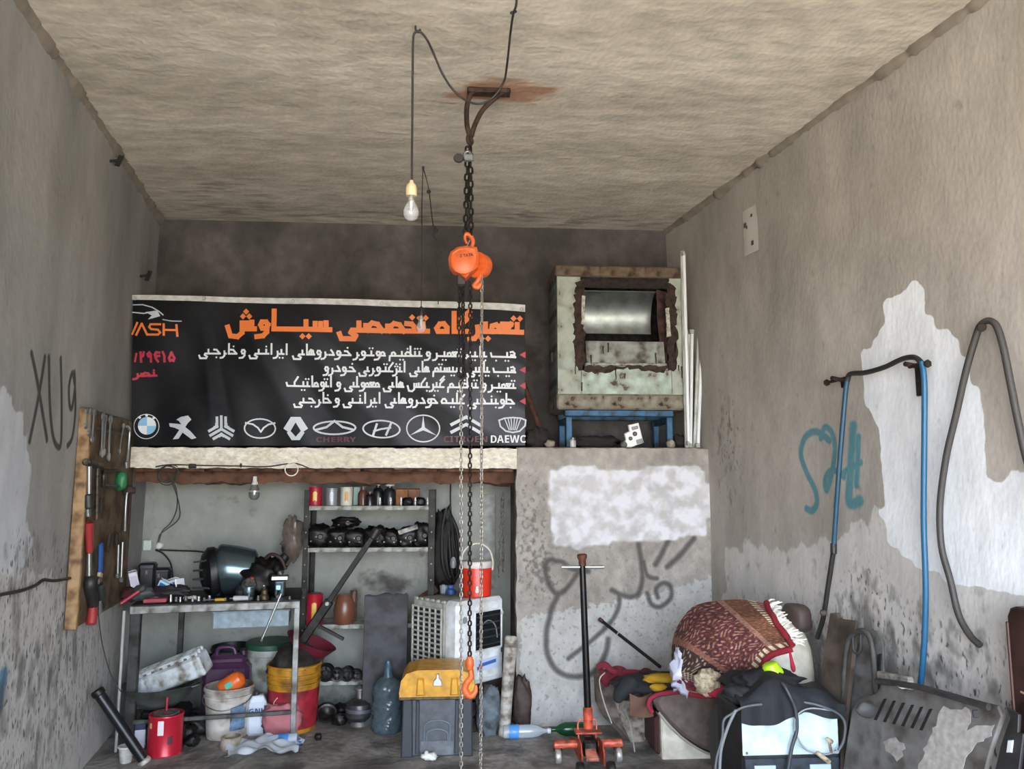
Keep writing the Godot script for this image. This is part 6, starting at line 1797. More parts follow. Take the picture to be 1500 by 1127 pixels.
func build_rack() -> void:
	var xl := V(448, 800, RACK).x
	var xr := V(632, 800, RACK).x
	var o := thing("steel_rack", "dark steel shelving rack with pale shelves in the alcove", "shelf rack", Vector3((xl + xr) * 0.5, 0, -RACK - 0.13))
	var post := mat("35342f", 0.6, 0.5, "grime", 3.0)
	var hgt := V(448, 718, RACK).y
	var w := xr - xl
	for sx in [-1, 1]:
		for sz in [-1, 1]:
			var p := part(o, "post", join([[box(0.035 if sx < 0 else 0.045, hgt, 0.004, 0.001), tf(Vector3(0, hgt * 0.5, 0.016 * sz))], [box(0.004, hgt, 0.035, 0.001), tf(Vector3(0.016 * sx, hgt * 0.5, 0))]]), post, Vector3(w * 0.5 * sx, 0, 0.13 * sz))
			if sz > 0:
				for k in 12:
					part(p, "bolt", rod(Vector3(0, 0.15 + k * 0.11, 0.017), Vector3(0, 0.15 + k * 0.11, 0.022), 0.006, 6), mat("8d897f", 0.5, 0.6))
	var sh := mat("9fa39c", 0.6, 0.1, "grime", 3.5)
	for v in [742, 803, 915, 997]:
		var y := V(540, v, RACK).y
		var s := part(o, "shelf", box(w, 0.006, 0.27, 0.002), sh, Vector3(0, y, 0))
		part(s, "lip", box(w - 0.01, 0.03, 0.006, 0.002), sh, Vector3(0, -0.012, 0.136))
	var y1 := V(540, 742, RACK).y + 0.004
	var y2 := V(540, 803, RACK).y + 0.004
	var y3 := V(540, 915, RACK).y + 0.004
	var y4 := V(540, 997, RACK).y + 0.004
	var at := func(u: float, y: float, z := 5.60) -> Vector3: return Vector3(V(u, 760, z).x, y, -z)
	var g := "tins on the top rack shelf"
	tin("oil_tin", "red oil tin with a yellow mark, first on the top shelf", at.call(461, y1), 0.048, 0.13, mat("9c1c30", 0.35), mat("77716a", 0.4, 0.6), mat("c9b24a", 0.4), g)
	tin("oil_tin", "silvery white tin, second on the top shelf", at.call(485, y1), 0.042, 0.125, mat("8f9294", 0.35, 0.4), mat("3a3a3c", 0.5), mat("b9c2cc", 0.4), g)
	tin("oil_tin", "white and orange tin with a green lid, third on the top shelf", at.call(507, y1), 0.043, 0.13, mat("c4bfae", 0.4), mat("2e5a3a", 0.5), mat("b9822e", 0.4), g)
	solo("cloth_card", "pale green carton behind the tins on the top shelf", "carton", box(0.05, 0.13, 0.03, 0.003), mat("8da394", 0.7), at.call(522, y1 + 0.065, 5.70))
	# bottles and boxes
	var bg := "bottles on the top rack shelf"
	for q in [[531, 0.036, 0.135, "brown plastic bottle right of the green-lidded tin", "5a3a2c", 5.64], [541, 0.034, 0.10, "dark glass bottle with a thin neck on the top shelf", "1d1917", 5.58], [553, 0.040, 0.16, "tall black bottle with a white cap on the top shelf", "1a1818", 5.62], [570, 0.045, 0.155, "dark flask with a pale grey stopper on the top shelf", "232325", 5.62]]:
		var o2 := thing("fluid_bottle", q[3], "bottle", at.call(q[0], y1, q[5]), Vector3.ZERO, bg)
		var r: float = q[1]
		var h: float = q[2]
		part(o2, "body", lathe([Vector2(0, 0), Vector2(r, 0.0), Vector2(r, h * 0.6), Vector2(r * 0.8, h * 0.72), Vector2(r * 0.4, h * 0.8), Vector2(r * 0.4, h * 0.88), Vector2(0, h * 0.89)], 18), mat(q[4], 0.25))
		part(o2, "cap", lathe([Vector2(0, h * 0.88), Vector2(r * (0.75 if q[0] > 560 else 0.45), h * 0.88), Vector2(r * (0.75 if q[0] > 560 else 0.45), h), Vector2(0, h * 1.01)], 16), mat("b9bab6" if q[0] > 545 else "6b4a3a", 0.4))
	for q in [[588, 0.085, 0.115, "brown cardboard box, left of two on the top shelf", "94633f"], [606, 0.08, 0.115, "brown cardboard box, right of two on the top shelf", "85604a"]]:
		var o3 := thing("cardboard_box", q[3], "box", at.call(q[0], y1, 5.68), Vector3(0, 4, 0), "cardboard boxes on the top rack shelf")
		part(o3, "body", box(q[1], q[2], 0.09, 0.003), mat(q[4], 0.85, 0.0, "mottle", 5.0), Vector3(0, q[2] * 0.5, 0))
		part(o3, "flap", box(q[1] * 0.98, 0.003, 0.045, 0.001), mat(q[4], 0.85, 0.0, "mottle", 5.0), Vector3(0, q[2] + 0.003, 0.02), Vector3(-6, 0, 0))
	for q in [[556, "bright spark plug before the tall black bottle"], [572, "bright spark plug before the dark flask"], [587, "bright spark plug before the left cardboard box"], [608, "bright spark plug before the right cardboard box"], [626, "bright spark plug at the right end of the top shelf"]]:
		var o4 := thing("spark_plug", q[1], "spark plug", at.call(q[0], y1, 5.50), Vector3.ZERO, "spark plugs along the top rack shelf")
		part(o4, "shell", lathe([Vector2(0, 0), Vector2(0.008, 0), Vector2(0.012, 0.016), Vector2(0.012, 0.026), Vector2(0.007, 0.03), Vector2(0, 0.03)], 12), mat("a9a8a2", 0.3, 0.9))
		part(o4, "insulator", lathe([Vector2(0.006, 0.028), Vector2(0.007, 0.04), Vector2(0.004, 0.058), Vector2(0, 0.06)], 12), mat("cfd0ca", 0.3))
	for q in [[597, 0.04], [615, 0.038]]:
		solo("dark_lump_part", "greasy black part between the spark plugs under the %s box" % ("left" if q[0] < 600 else "right"), "engine part", lump(q[1], 0.03, 0.03, 0.4, 1.8, int(q[0]), 0.8, 16, 10), mat("211a18", 0.5, 0.2, "grease", 6.0), at.call(q[0], y1 + 0.027, 5.56), Vector3.ZERO, "greasy parts on the rack")
	# second shelf: greasy castings
	var names := ["leftmost greasy black casting on the second rack shelf", "second greasy casting from the left on the second rack shelf", "raised black housing on the second rack shelf", "third greasy casting from the left on the second rack shelf", "middle greasy casting where the black bar ends", "greasy casting right of the black bar's tip", "second last greasy casting on the second rack shelf", "rightmost greasy black casting on the second rack shelf"]
	var spots := [[468, 0.085, 0.15, 0], [496, 0.08, 0.13, 0], [507, 0.095, 0.07, 0.135], [523, 0.08, 0.125, 0], [549, 0.085, 0.135, 0], [573, 0.075, 0.12, 0], [597, 0.08, 0.13, 0], [618, 0.07, 0.16, 0]]
	for i in spots.size():
		var q: Array = spots[i]
		var e := thing("greasy_casting", names[i], "engine part", at.call(q[0], y2 + q[3], 5.62), Vector3.ZERO, "greasy parts on the rack")
		part(e, "casting", lump(q[1], q[2] * 0.5, 0.08, 0.55, 1.7, 100 + i, 0.7, 22, 12), mat("1f1817", 0.5, 0.2, "grease", 5.0), Vector3(0, q[2] * 0.5, 0))
		part(e, "boss", rod(Vector3(0.02, q[2] * 0.5, 0.06), Vector3(0.025, q[2] * 0.5, 0.09), 0.02, 12), mat("3b3330", 0.4, 0.5, "grease", 6.0))
		for k in 3:
			part(e, "bolt", rod(Vector3(-0.04 + 0.035 * k, q[2] * (0.3 + 0.2 * (k % 2)), 0.06), Vector3(-0.04 + 0.035 * k, q[2] * (0.3 + 0.2 * (k % 2)), 0.084), 0.006, 6), mat("7d746c", 0.4, 0.7))
	solo("silver_duct", "grey metal strip lying over the castings at the shelf's right", "metal strip", bar(Vector3(V(583, 780, 5.5).x, y2 + 0.10, -5.52), Vector3(V(612, 768, 5.5).x, y2 + 0.145, -5.52), 0.035, 0.02, 0.004), mat("8c8c88", 0.5, 0.5, "grime", 6.0))
	# third shelf
	tin("oil_tin", "tall red oil tin with a yellow mark on the third shelf", at.call(465, y3, 5.5), 0.055, 0.215, mat("a01a2c", 0.3), mat("6c2730", 0.4, 0.3), mat("c2a23c", 0.4), "tins on the third rack shelf")
	var j := thing("brown_jug", "brown translucent jug with ears on the third shelf", "jug", at.call(508, y3, 5.56))
	part(j, "body", lathe([Vector2(0, 0), Vector2(0.055, 0), Vector2(0.07, 0.03), Vector2(0.075, 0.10), Vector2(0.06, 0.17), Vector2(0.04, 0.2), Vector2(0, 0.205)], 20), mat("6a4230", 0.3))
	for s in [-1, 1]:
		part(j, "ear", slab([Vector2(0, 0), Vector2(0.03 * s, 0.02), Vector2(0.035 * s, 0.1), Vector2(0.01 * s, 0.09)], 0.02, 0.003), mat("4a3026", 0.5), Vector3(0.045 * s, 0.13, 0))
	solo("wood_block", "stained wooden board standing behind the brown jug", "board", box(0.05, 0.21, 0.02, 0.003), mat("6e5442", 0.8, 0.0, "wood", 4.0), at.call(521, y3 + 0.105, 5.66))
	solo("wedge_board", "brown wedge of wood leaning under the rack's right end", "board", bar(V(612, 880, 5.6), V(640, 862, 5.6), 0.05, 0.02, 0.003), mat("5a4636", 0.85, 0.0, "wood", 4.0))
	# fourth shelf: pulleys
	for q in [[470, 0.045, "black pulley, first on the lowest rack shelf"], [484, 0.06, "larger black pulley with spokes on the lowest rack shelf"], [500, 0.045, "tilted black pulley in the middle of the lowest shelf"], [515, 0.05, "ribbed dark pulley on the lowest rack shelf"], [527, 0.04, "small grey pulley next to the dark panel on the lowest shelf"]]:
		var r: float = q[1]
		var e := thing("pulley", q[2], "pulley", at.call(q[0], y4 + r, 5.52), Vector3(0, -15 + int(q[0]) % 30, 0), "pulleys on the lowest rack shelf")
		part(e, "rim", lathe([Vector2(r * 0.72, -0.018), Vector2(r, -0.02), Vector2(r, -0.012), Vector2(r * 0.88, 0.0), Vector2(r, 0.012), Vector2(r, 0.02), Vector2(r * 0.72, 0.018), Vector2(r * 0.72, -0.018)], 22, along(Vector3.ZERO, Vector3(0, 0, 1))), mat("262322", 0.45, 0.5, "grease", 6.0))
		part(e, "hub", rod(Vector3(0, 0, -0.02), Vector3(0, 0, 0.024), r * 0.3, 14), mat("4c4947", 0.4, 0.6))
		for k in 4:
			part(e, "spoke", bar(Vector3(cos(k * PI * 0.5), sin(k * PI * 0.5), 0) * r * 0.25, Vector3(cos(k * PI * 0.5), sin(k * PI * 0.5), 0) * r * 0.76, 0.012, 0.01, 0.002), mat("2d2a29", 0.45, 0.5))
	solo("black_rag", "black rag hanging over the yellow bucket's right rim", "rag", lump(0.05, 0.05, 0.04, 0.7, 1.8, 121), mat("1f1b1d", 0.9), V(462, 972, 5.42))
	# things on the floor below the rack
	var fl := [[452, 1058, 0.05, "silver-rimmed lamp on the floor right of the yellow bucket"], [478, 1062, 0.06, "dark disc casting on the floor below the rack"]]
	for q in fl:
		var p := G(q[0], q[1])
		var e := thing("wheel_part", q[3], "wheel part", p + Vector3(0, q[2] * 1.1 + 0.012, 0), Vector3(12, 10, 0), "wheel parts below the rack")
		var r: float = q[2] * 1.1
		part(e, "rim", lathe([Vector2(r * 0.8, -0.02), Vector2(r, -0.015), Vector2(r, 0.015), Vector2(r * 0.85, 0.022), Vector2(r * 0.8, -0.02)], 24, along(Vector3.ZERO, Vector3(0, 0, 1))), mat("9a9894" if q[0] < 460 else "5a5654", 0.3, 0.8))
		part(e, "disc", lathe([Vector2(0, 0), Vector2(r * 0.82, -0.005), Vector2(r * 0.4, 0.02), Vector2(0, 0.026)], 24, along(Vector3.ZERO, Vector3(0, 0, 1))), mat("3a3735", 0.45, 0.5, "grease", 6.0))
	var gp := G(524, 1067) + Vector3(0, 0, -0.07)
	var b := thing("gas_burner", "small dark camping gas cylinder on the floor below the rack", "gas cylinder", gp)
	part(b, "foot", lathe([Vector2(0, 0), Vector2(0.06, 0.0), Vector2(0.055, 0.03), Vector2(0, 0.03)], 20), mat("63605d", 0.5, 0.4))
	part(b, "tank", lathe([Vector2(0, 0.025), Vector2(0.06, 0.03), Vector2(0.088, 0.06), Vector2(0.092, 0.10), Vector2(0.085, 0.14), Vector2(0.055, 0.165), Vector2(0.03, 0.17), Vector2(0, 0.172)], 26), mat("4a4b4e", 0.35, 0.4, "grime", 4.0))
	part(b, "band", lathe([Vector2(0.0915, 0.09), Vector2(0.094, 0.092), Vector2(0.094, 0.112), Vector2(0.0915, 0.114)], 26), mat("62646a", 0.4, 0.4))
	part(b, "valve", lathe([Vector2(0, 0.168), Vector2(0.022, 0.168), Vector2(0.022, 0.22), Vector2(0.035, 0.225), Vector2(0.035, 0.235), Vector2(0.012, 0.25), Vector2(0, 0.25)], 14), mat("8b8783", 0.35, 0.7))
	part(b, "tap", rod(Vector3(0.02, 0.205, 0), Vector3(0.07, 0.215, 0.01), 0.009, 8), mat("6f6c68", 0.4, 0.7))
	for q in [[497, 1056, 0.045, 131, "dark scrap part left of the gas cylinder"], [500, 1028, 0.05, 132, "black lump behind the gas cylinder"], [466, 1078, 0.022, 133, "small dark nut on the floor before the rack"], [538, 1040, 0.05, 134, "grimy part between gas cylinder and water jug"]]:
		var sz: float = q[2]
		var p := G(q[0], q[1] + 6) if q[1] > 1045 else Vector3(V(q[0], 1040, 5.62).x, 0, -5.62)
		solo("scrap_part", q[4], "scrap metal", lump(sz, sz * 0.9, sz, 0.55, 1.8, q[3], 0.8, 18, 12), mat("35312e", 0.5, 0.4, "grease", 6.0), p + Vector3(0, sz * 0.8, 0), Vector3.ZERO, "scrap parts below the rack")
	# the long black bar leaning across the rack
	var a0 := V(437, 948, 5.39)
	var a1 := V(548, 784, 5.395)
	a0 = a0 + (a0 - a1) * 0.02
	var lb := thing("crane_arm", "long black steel arm leaning diagonally before the rack", "steel arm", a0)
	var dd := a1 - a0
	part(lb, "main_bar", bar(dd * -0.08, dd, 0.036, 0.03, 0.004), mat("23211f", 0.5, 0.4, "grease", 4.0))
	part(lb, "sleeve", bar(dd * -0.08, dd * 0.42, 0.06, 0.04, 0.006), mat("2c2a28", 0.5, 0.4, "grease", 4.0))
	part(lb, "tip", rod(dd * 0.97, dd * 1.06, 0.03, 12), mat("3a3633", 0.5, 0.5))
	part(lb, "side_peg", bar(dd * 0.22, dd * 0.22 + Vector3(0.20, -0.10, 0.02), 0.022, 0.022, 0.003), mat("2f2c2a", 0.5, 0.4))
	part(lb, "nut", rod(dd * 0.40 + Vector3(0, 0, 0.02), dd * 0.40 + Vector3(0, 0.0, 0.05), 0.016, 6), mat("9c9891", 0.4, 0.7))

# ---------------------------------------------------------------- right half of the alcove: portable cooler, jug, toolbox
func build_alcove() -> void:
	# black belts and cables hanging between rack and chain
	var rub := mat("191615", 0.6)
	var hb := thing("hanging_belts", "bundle of black belts and cables hanging right of the rack", "belts", V(655, 700, 5.82))
	var b := hb.position
	for k in 6:
		var u0 := 648.0 + k * 3.0
		var dz := 0.025 * (k % 3)
		part(hb, "belt", tube(spline([V(653, 746, 5.84 - dz) - b, V(u0 - 6, 775, 5.82 - dz) - b, V(u0 - 6 + 3 * (k % 2), 820, 5.78 - dz) - b, V(u0 + 2, 862 - 7 * (k % 3), 5.80 - dz) - b, V(u0 + 10, 830, 5.82 - dz) - b, V(u0 + 7, 780, 5.83 - dz) - b, V(656, 748, 5.84 - dz) - b], 6), 0.014, 6), rub)
	part(hb, "mass", lump(0.085, 0.28, 0.05, 0.6, 1.3, 141, 0.8, 22, 18), mat("1d1917", 0.75, 0.0, "grease", 5.0), V(649, 808, 5.80) - b)
	part(hb, "strap", tube(spline([V(660, 706, 5.84) - b, V(660, 740, 5.8) - b, V(664, 790, 5.74) - b, V(670, 822, 5.7) - b], 5), 0.006, 6), rub)
	part(hb, "nail", rod(V(660, 706, 5.89) - b, V(660, 706, 5.80) - b, 0.006, 7), mat("4a3d34", 0.6, 0.5))
	solo("clear_plug", "small clear plastic fitting hung by the black belts", "fitting", lathe([Vector2(0, 0), Vector2(0.02, 0), Vector2(0.024, 0.03), Vector2(0.02, 0.06), Vector2(0.008, 0.075), Vector2(0, 0.076)], 14), glass("b9bdbd", 0.45), V(664, 832, 5.66))
	# chain on the wall
	var cw := thing("wall_chain", "grey chain hanging on the alcove's right side wall", "chain", V(735, 714, 5.6))
	b = cw.position
	var lm := link_mesh(0.028, 0.024, 0.0045, 5)
	var st := begin()
	chain_into(st, V(731, 846, 5.6), V(735, 718, 5.62), 0.028, lm)
	chain_into(st, V(737, 838, 5.58), V(737, 718, 5.6), 0.028, lm, 0.7)
	var sc := part(cw, "links", st.commit(), mat("8d8981", 0.45, 0.7, "grime", 8.0), -b)
	sc.set_meta("kind", "stuff")
	part(cw, "nail", rod(V(740, 714, 5.6) - b + Vector3(0.03, 0.01, 0), V(731, 714, 5.6) - b + Vector3(0, 0.01, 0), 0.007, 7), mat("3f342d", 0.7, 0.4))
	solo("wall_lath", "pale grey lath fixed upright at the alcove's right corner", "lath", box(0.10, 0.66, 0.015, 0.003), mat("9fa29d", 0.7, 0.0, "mottle", 3.0), V(716, 790, 5.87))

	# portable evaporative cooler on a dark crate
	var c := Vector3(V(670, 990, 5.24).x, 0.0, -5.37)
	var top := 0.305
	var cr := thing("dark_crate", "dark wooden crate the portable cooler stands on", "crate", c + Vector3(0.04, 0, -0.02), Vector3(0, 43, 0))
	var wood := mat("3a332e", 0.85, 0.0, "wood", 3.0)
	for k in 3:
		for s in [-1, 1]:
			part(cr, "slat", box(0.42, 0.085, 0.015, 0.003), wood, Vector3(0, 0.05 + 0.1 * k, 0.19 * s))
			part(cr, "slat", box(0.015, 0.085, 0.38, 0.003), wood, Vector3(0.2 * s, 0.05 + 0.1 * k, 0))
	part(cr, "lid", box(0.44, 0.012, 0.42, 0.003), wood, Vector3(0, top - 0.006, 0))
	var o := thing("portable_cooler", "white portable air cooler with a beige side grille", "air cooler", c + Vector3(0, top + 0.001, 0), Vector3(0, 43, 0))
	var wh := mat("e2e8eb", 0.35, 0.0, "mottle", 2.0)
	var bei := mat("a8aba2", 0.5, 0.0, "mottle", 3.0)
	var W_ := 0.43
	var D := 0.46
	var H := 0.53
	part(o, "body", box(W_, H, D * 0.3, 0.025), wh, Vector3(0, H * 0.5, D * 0.35))
	part(o, "rear_body", box(W_ - 0.02, H - 0.03, D * 0.7, 0.012), bei, Vector3(0.0, H * 0.5, -D * 0.14))
	# outlet window
	var win := part(o, "outlet_window", box(0.235, 0.235, 0.012, 0.004), mat("15171a", 0.25), Vector3(0.055, H * 0.62, D * 0.5 + 0.001))
	for k in 5:
		part(win, "vane", box(0.22, 0.012, 0.006, 0.002), mat("2b2e33", 0.3), Vector3(0, -0.09 + 0.045 * k, 0.008), Vector3(30, 0, 0))
	part(win, "hose_seen_inside", tube(spline([Vector3(-0.06, 0.04, 0.008), Vector3(0.0, 0.06, 0.009), Vector3(0.06, 0.02, 0.009), Vector3(0.08, -0.06, 0.009)], 5), 0.004, 6), mat("7c8084", 0.4))
	for s in [-1, 1]:
		part(win, "frame", box(0.012, 0.25, 0.012, 0.003), wh, Vector3(0.124 * s, 0, 0.004))
		part(win, "frame", box(0.25, 0.012, 0.012, 0.003), wh, Vector3(0, 0.124 * s, 0.004))
	part(o, "round_badge", rod(Vector3(-0.155, H * 0.78, D * 0.5 - 0.002), Vector3(-0.155, H * 0.78, D * 0.5 + 0.004), 0.022, 20), mat("7f8488", 0.4))
	part(o, "knob", rod(Vector3(0.18, H * 0.8, D * 0.5 - 0.002), Vector3(0.18, H * 0.8, D * 0.5 + 0.015), 0.013, 14), mat("a9b0b5", 0.4))
	part(o, "handle_slot", box(0.012, 0.07, 0.006, 0.002), mat("2c2f33", 0.5), Vector3(0.185, H * 0.38, D * 0.5 + 0.001))
	part(o, "sticker", box(0.20, 0.075, 0.002, 0.0005), mat("b9c6dc", 0.4), Vector3(0.055, H * 0.21, D * 0.5 + 0.002))
	part(o, "sticker_band", box(0.16, 0.022, 0.002, 0.0005), mat("3a62a8", 0.4), Vector3(0.05, H * 0.22, D * 0.5 + 0.0035), Vector3(0, 0, 4))
	part(o, "sticker_band", box(0.05, 0.02, 0.002, 0.0005), mat("b0354a", 0.4), Vector3(-0.02, H * 0.185, D * 0.5 + 0.0035), Vector3(0, 0, 4))
	part(o, "base_skirt", box(W_ + 0.012, 0.03, D + 0.012, 0.008), mat("c3c8c8", 0.45), Vector3(0, 0.016, 0))
	# side grille: a frame with five uprights and thirteen slats over dark slots
	var gr := part(o, "side_grille", box(0.01, H - 0.12, D * 0.62, 0.003), mat("16171a", 0.6), Vector3(-W_ * 0.5 + 0.004, H * 0.5, -D * 0.14))
	var gh := H - 0.12
	for k in 14:
		part(gr, "slat", box(0.012, 0.011, D * 0.62, 0.003), bei, Vector3(-0.008, -gh * 0.5 + gh * k / 13.0, 0))
	for k in 6:
		part(gr, "upright", box(0.014, gh + 0.014, 0.012, 0.003), bei, Vector3(-0.009, 0, -D * 0.31 + D * 0.62 * k / 5.0))
	for k in 6:
		part(o, "top_rib", box(0.02, 0.018, 0.03, 0.005), bei, Vector3(-W_ * 0.5 + 0.012, H - 0.012, -D * 0.42 + 0.055 * k))
	# red drinks jug on top
	var jt := c.y + top + H + 0.002
	var j := thing("drinks_jug", "red insulated drinks jug with white lid and handle on the cooler", "jug", Vector3(V(698, 876, 5.34).x, jt, -5.34))
	part(j, "body", lathe([Vector2(0, 0), Vector2(0.088, 0), Vector2(0.095, 0.006), Vector2(0.102, 0.19), Vector2(0.1, 0.195), Vector2(0, 0.195)], 30), mat("cf3320", 0.35))
	part(j, "lid", lathe([Vector2(0, 0.19), Vector2(0.104, 0.19), Vector2(0.106, 0.196), Vector2(0.106, 0.22), Vector2(0.1, 0.232), Vector2(0.03, 0.238), Vector2(0, 0.238)], 30), mat("c9c2bc", 0.45))
	part(j, "handle", tube(spline([Vector3(-0.106, 0.205, 0), Vector3(-0.10, 0.27, 0), Vector3(-0.05, 0.33, 0), Vector3(0.02, 0.345, 0), Vector3(0.08, 0.31, 0), Vector3(0.108, 0.24, 0), Vector3(0.107, 0.17, 0)], 6), 0.0065, 8), mat("cfc6b4", 0.45))
	part(j, "tap", rod(Vector3(0.0, 0.05, 0.09), Vector3(0.0, 0.045, 0.125), 0.012, 12), mat("d6cfc8", 0.4))
	part(j, "tap_lever", box(0.018, 0.045, 0.01, 0.004), mat("d6cfc8", 0.4), Vector3(0, 0.055, 0.118))
	# little things on the cooler
	var bl := thing("blue_cap_bottle", "small grey bottle with a blue cap beside the red jug", "bottle", Vector3(V(660, 876, 5.42).x, jt, -5.43))
	part(bl, "body", lathe([Vector2(0, 0), Vector2(0.03, 0), Vector2(0.032, 0.03), Vector2(0.02, 0.042), Vector2(0, 0.043)], 16), mat("2a4878", 0.4))
	part(bl, "cap", lathe([Vector2(0, 0.04), Vector2(0.018, 0.04), Vector2(0.02, 0.06), Vector2(0, 0.064)], 14), mat("4a4fa0", 0.4))
	solo("glass_tumbler", "small grey glass tumbler left of the blue-capped bottle", "glass", lathe([Vector2(0, 0), Vector2(0.026, 0), Vector2(0.03, 0.055), Vector2(0.027, 0.055), Vector2(0.023, 0.006), Vector2(0, 0.006)], 18), glass("9aa3a6", 0.5), Vector3(V(650, 876, 5.46).x, jt, -5.47))

	# dark sheet panel
	var dp := thing("charcoal_sheet", "tall charcoal sheet panel standing behind the water jug", "panel", Vector3(V(562, 1070, 5.39).x, 0, -5.392), Vector3(0, 1, 0))
	part(dp, "sheet", box(0.29, 0.84, 0.018, 0.003), mat("3b3c42", 0.6, 0.1, "grime", 2.0), Vector3(0, 0.42, 0))
	part(dp, "torn_edge", slab(jag([Vector2(-0.14, 0.83), Vector2(0.14, 0.83), Vector2(0.14, 0.85), Vector2(-0.14, 0.845)], 0.02, 0.03, 5), 0.02), mat("2c2c30", 0.8), Vector3.ZERO)

	# big water bottle wrapped in film
	var wp := G(565, 1078) + Vector3(0, 0, -0.09)
	var wb := thing("water_jug", "big grey-blue water jug wrapped in crinkled film", "water jug", wp)
	var film := mat("53636b", 0.22, 0.1, "mottle", 5.0)
	var nse := FastNoiseLite.new()
	nse.seed = 9
	nse.frequency = 9.0
	part(wb, "film_body", sheet(40, 40, func(s, t):
		var a: float = s * TAU
		var y: float = t * 0.34
		var r := 0.098 * (1.0 - pow(maxf(0.0, (t - 0.8) / 0.2), 2.0) * 0.65)
		r *= minf(1.0, 0.86 + t * 4.0)
		r += 0.006 * nse.get_noise_3d(cos(a), y * 9.0, sin(a)) + 0.003 * sin(a * 9.0 + y * 60.0)
		return Vector3(sin(-a) * r, y, cos(a) * r), 0.002), film)
	part(wb, "neck", lathe([Vector2(0.036, 0.32), Vector2(0.026, 0.36), Vector2(0.024, 0.40), Vector2(0.016, 0.41), Vector2(0.012, 0.44), Vector2(0, 0.442)], 16), mat("3f5a66", 0.3))
	part(wb, "base", lathe([Vector2(0, 0.0), Vector2(0.085, 0.0), Vector2(0.085, 0.012), Vector2(0, 0.012)], 24), film)

	# toolbox
	var tp := G(640, 1108)
	var t := thing("tool_box", "grey plastic toolbox with a yellow domed lid", "toolbox", tp + Vector3(0, 0, -0.12))
	var gy := mat("4d535a", 0.5, 0.0, "mottle", 3.0)
	var dk := mat("2f3338", 0.55)
	var ye := mat("d39a1e", 0.42, 0.0, "mottle", 3.0)
	var H2 := 0.33
	part(t, "body", slab([Vector2(-0.175, 0), Vector2(0.175, 0), Vector2(0.205, H2), Vector2(-0.205, H2)], 0.26, 0.012), gy, Vector3(0, 0, 0))
	for s in [-1, 1]:
		part(t, "side_pillar", slab([Vector2(-0.035, 0), Vector2(0.035, 0), Vector2(0.03, H2), Vector2(-0.03, H2)], 0.29, 0.008), dk, Vector3(0.175 * s, 0, 0))
		part(t, "front_rib", slab([Vector2(-0.012, 0.02), Vector2(0.012, 0.02), Vector2(0.01, H2 - 0.01), Vector2(-0.01, H2 - 0.01)], 0.03, 0.004), dk, Vector3(0.115 * s, 0, 0.13))
	for k in 2:   # arched relief on the front
		var arc := []
		for i in 13:
			var a := PI * i / 12.0
			arc.append(Vector3(cos(a) * (0.075 - 0.012 * k), 0.17 + sin(a) * 0.035 - 0.05 * k, 0.132))
		part(t, "arch_ridge", tube([Vector3(0.075 - 0.012 * k, 0.06, 0.132)] + arc + [Vector3(-0.075 + 0.012 * k, 0.06, 0.132)], 0.007, 6), mat("5d636a", 0.45))
	part(t, "lower_panel", box(0.20, 0.085, 0.012, 0.004), mat("676c72", 0.5, 0.0, "mottle", 4.0), Vector3(0, 0.05, 0.131))
	var lid := []
	for q in [[-0.22, 0.0], [0.22, 0.0], [0.226, 0.03], [0.215, 0.10], [0.185, 0.14], [0.12, 0.16], [-0.12, 0.16], [-0.185, 0.14], [-0.215, 0.10], [-0.226, 0.03]]:
		lid.append(Vector2(q[0], q[1]))
	part(t, "lid", slab(lid, 0.30, 0.035), ye, Vector3(0, H2 + 0.004, 0), Vector3.ZERO, "yellow domed lid")
	part(t, "lid_rim", box(0.455, 0.018, 0.31, 0.006), mat("6b5a3a", 0.6, 0.0, "grime", 5.0), Vector3(0, H2 + 0.004, 0))
	for s in [-1, 1]:
		part(t, "lid_boss", slab([Vector2(-0.026, 0), Vector2(0.026, 0), Vector2(0.02, 0.10), Vector2(-0.02, 0.10)], 0.03, 0.008), ye, Vector3(0.10 * s, H2 + 0.02, 0.15))
	part(t, "latch", slab([Vector2(-0.028, 0), Vector2(0.028, 0), Vector2(0.024, 0.03), Vector2(0.01, 0.045), Vector2(0.008, 0.07), Vector2(-0.008, 0.07), Vector2(-0.01, 0.045), Vector2(-0.024, 0.03)], 0.02, 0.004), mat("b9bcc0", 0.35, 0.6), Vector3(0, H2 + 0.075, 0.156), Vector3.ZERO, "silver latch")
	solo("paper_scrap", "crumpled white paper scrap on the floor before the toolbox", "paper", lump(0.05, 0.022, 0.03, 0.9, 2.2, 151, 1.0, 20, 10), mat("d8d6d0", 0.8), G(629, 1112) + Vector3(0, 0.02, 0.02), Vector3(0, 20, -10))
	# things between toolbox and the block
	solo("cloth_sack", "dusty blue-grey sack on the floor right of the toolbox", "sack", lump(0.085, 0.15, 0.07, 0.4, 1.5, 161, 0.9, 24, 16), mat("66717a", 0.85, 0.0, "grime", 4.0), G(716, 1078) + Vector3(0, 0.14, -0.03))
	solo("dark_post", "dark square post standing behind the dusty sack", "post", box(0.05, 0.30, 0.05, 0.004), mat("3a3330", 0.8, 0.0, "grime", 4.0), Vector3(V(712, 1060, 5.12).x + 0.01, 0.15, -5.16))
	var pa := G(738, 1080)
	var pb := V(749, 932, 5.22)
	var po := thing("paint_roller_pole", "paint-splashed white pole leaning at the alcove corner", "pole", pa)
	part(po, "pole", rod(Vector3(0, 0.0, 0), pb - pa, 0.036, 14, 0.042), mat("b4b0a8", 0.8, 0.0, "grime", 6.0))
	part(po, "collar", rod((pb - pa) * 0.88, (pb - pa) * 0.93, 0.046, 14), mat("8d8880", 0.8, 0.0, "grime", 6.0))
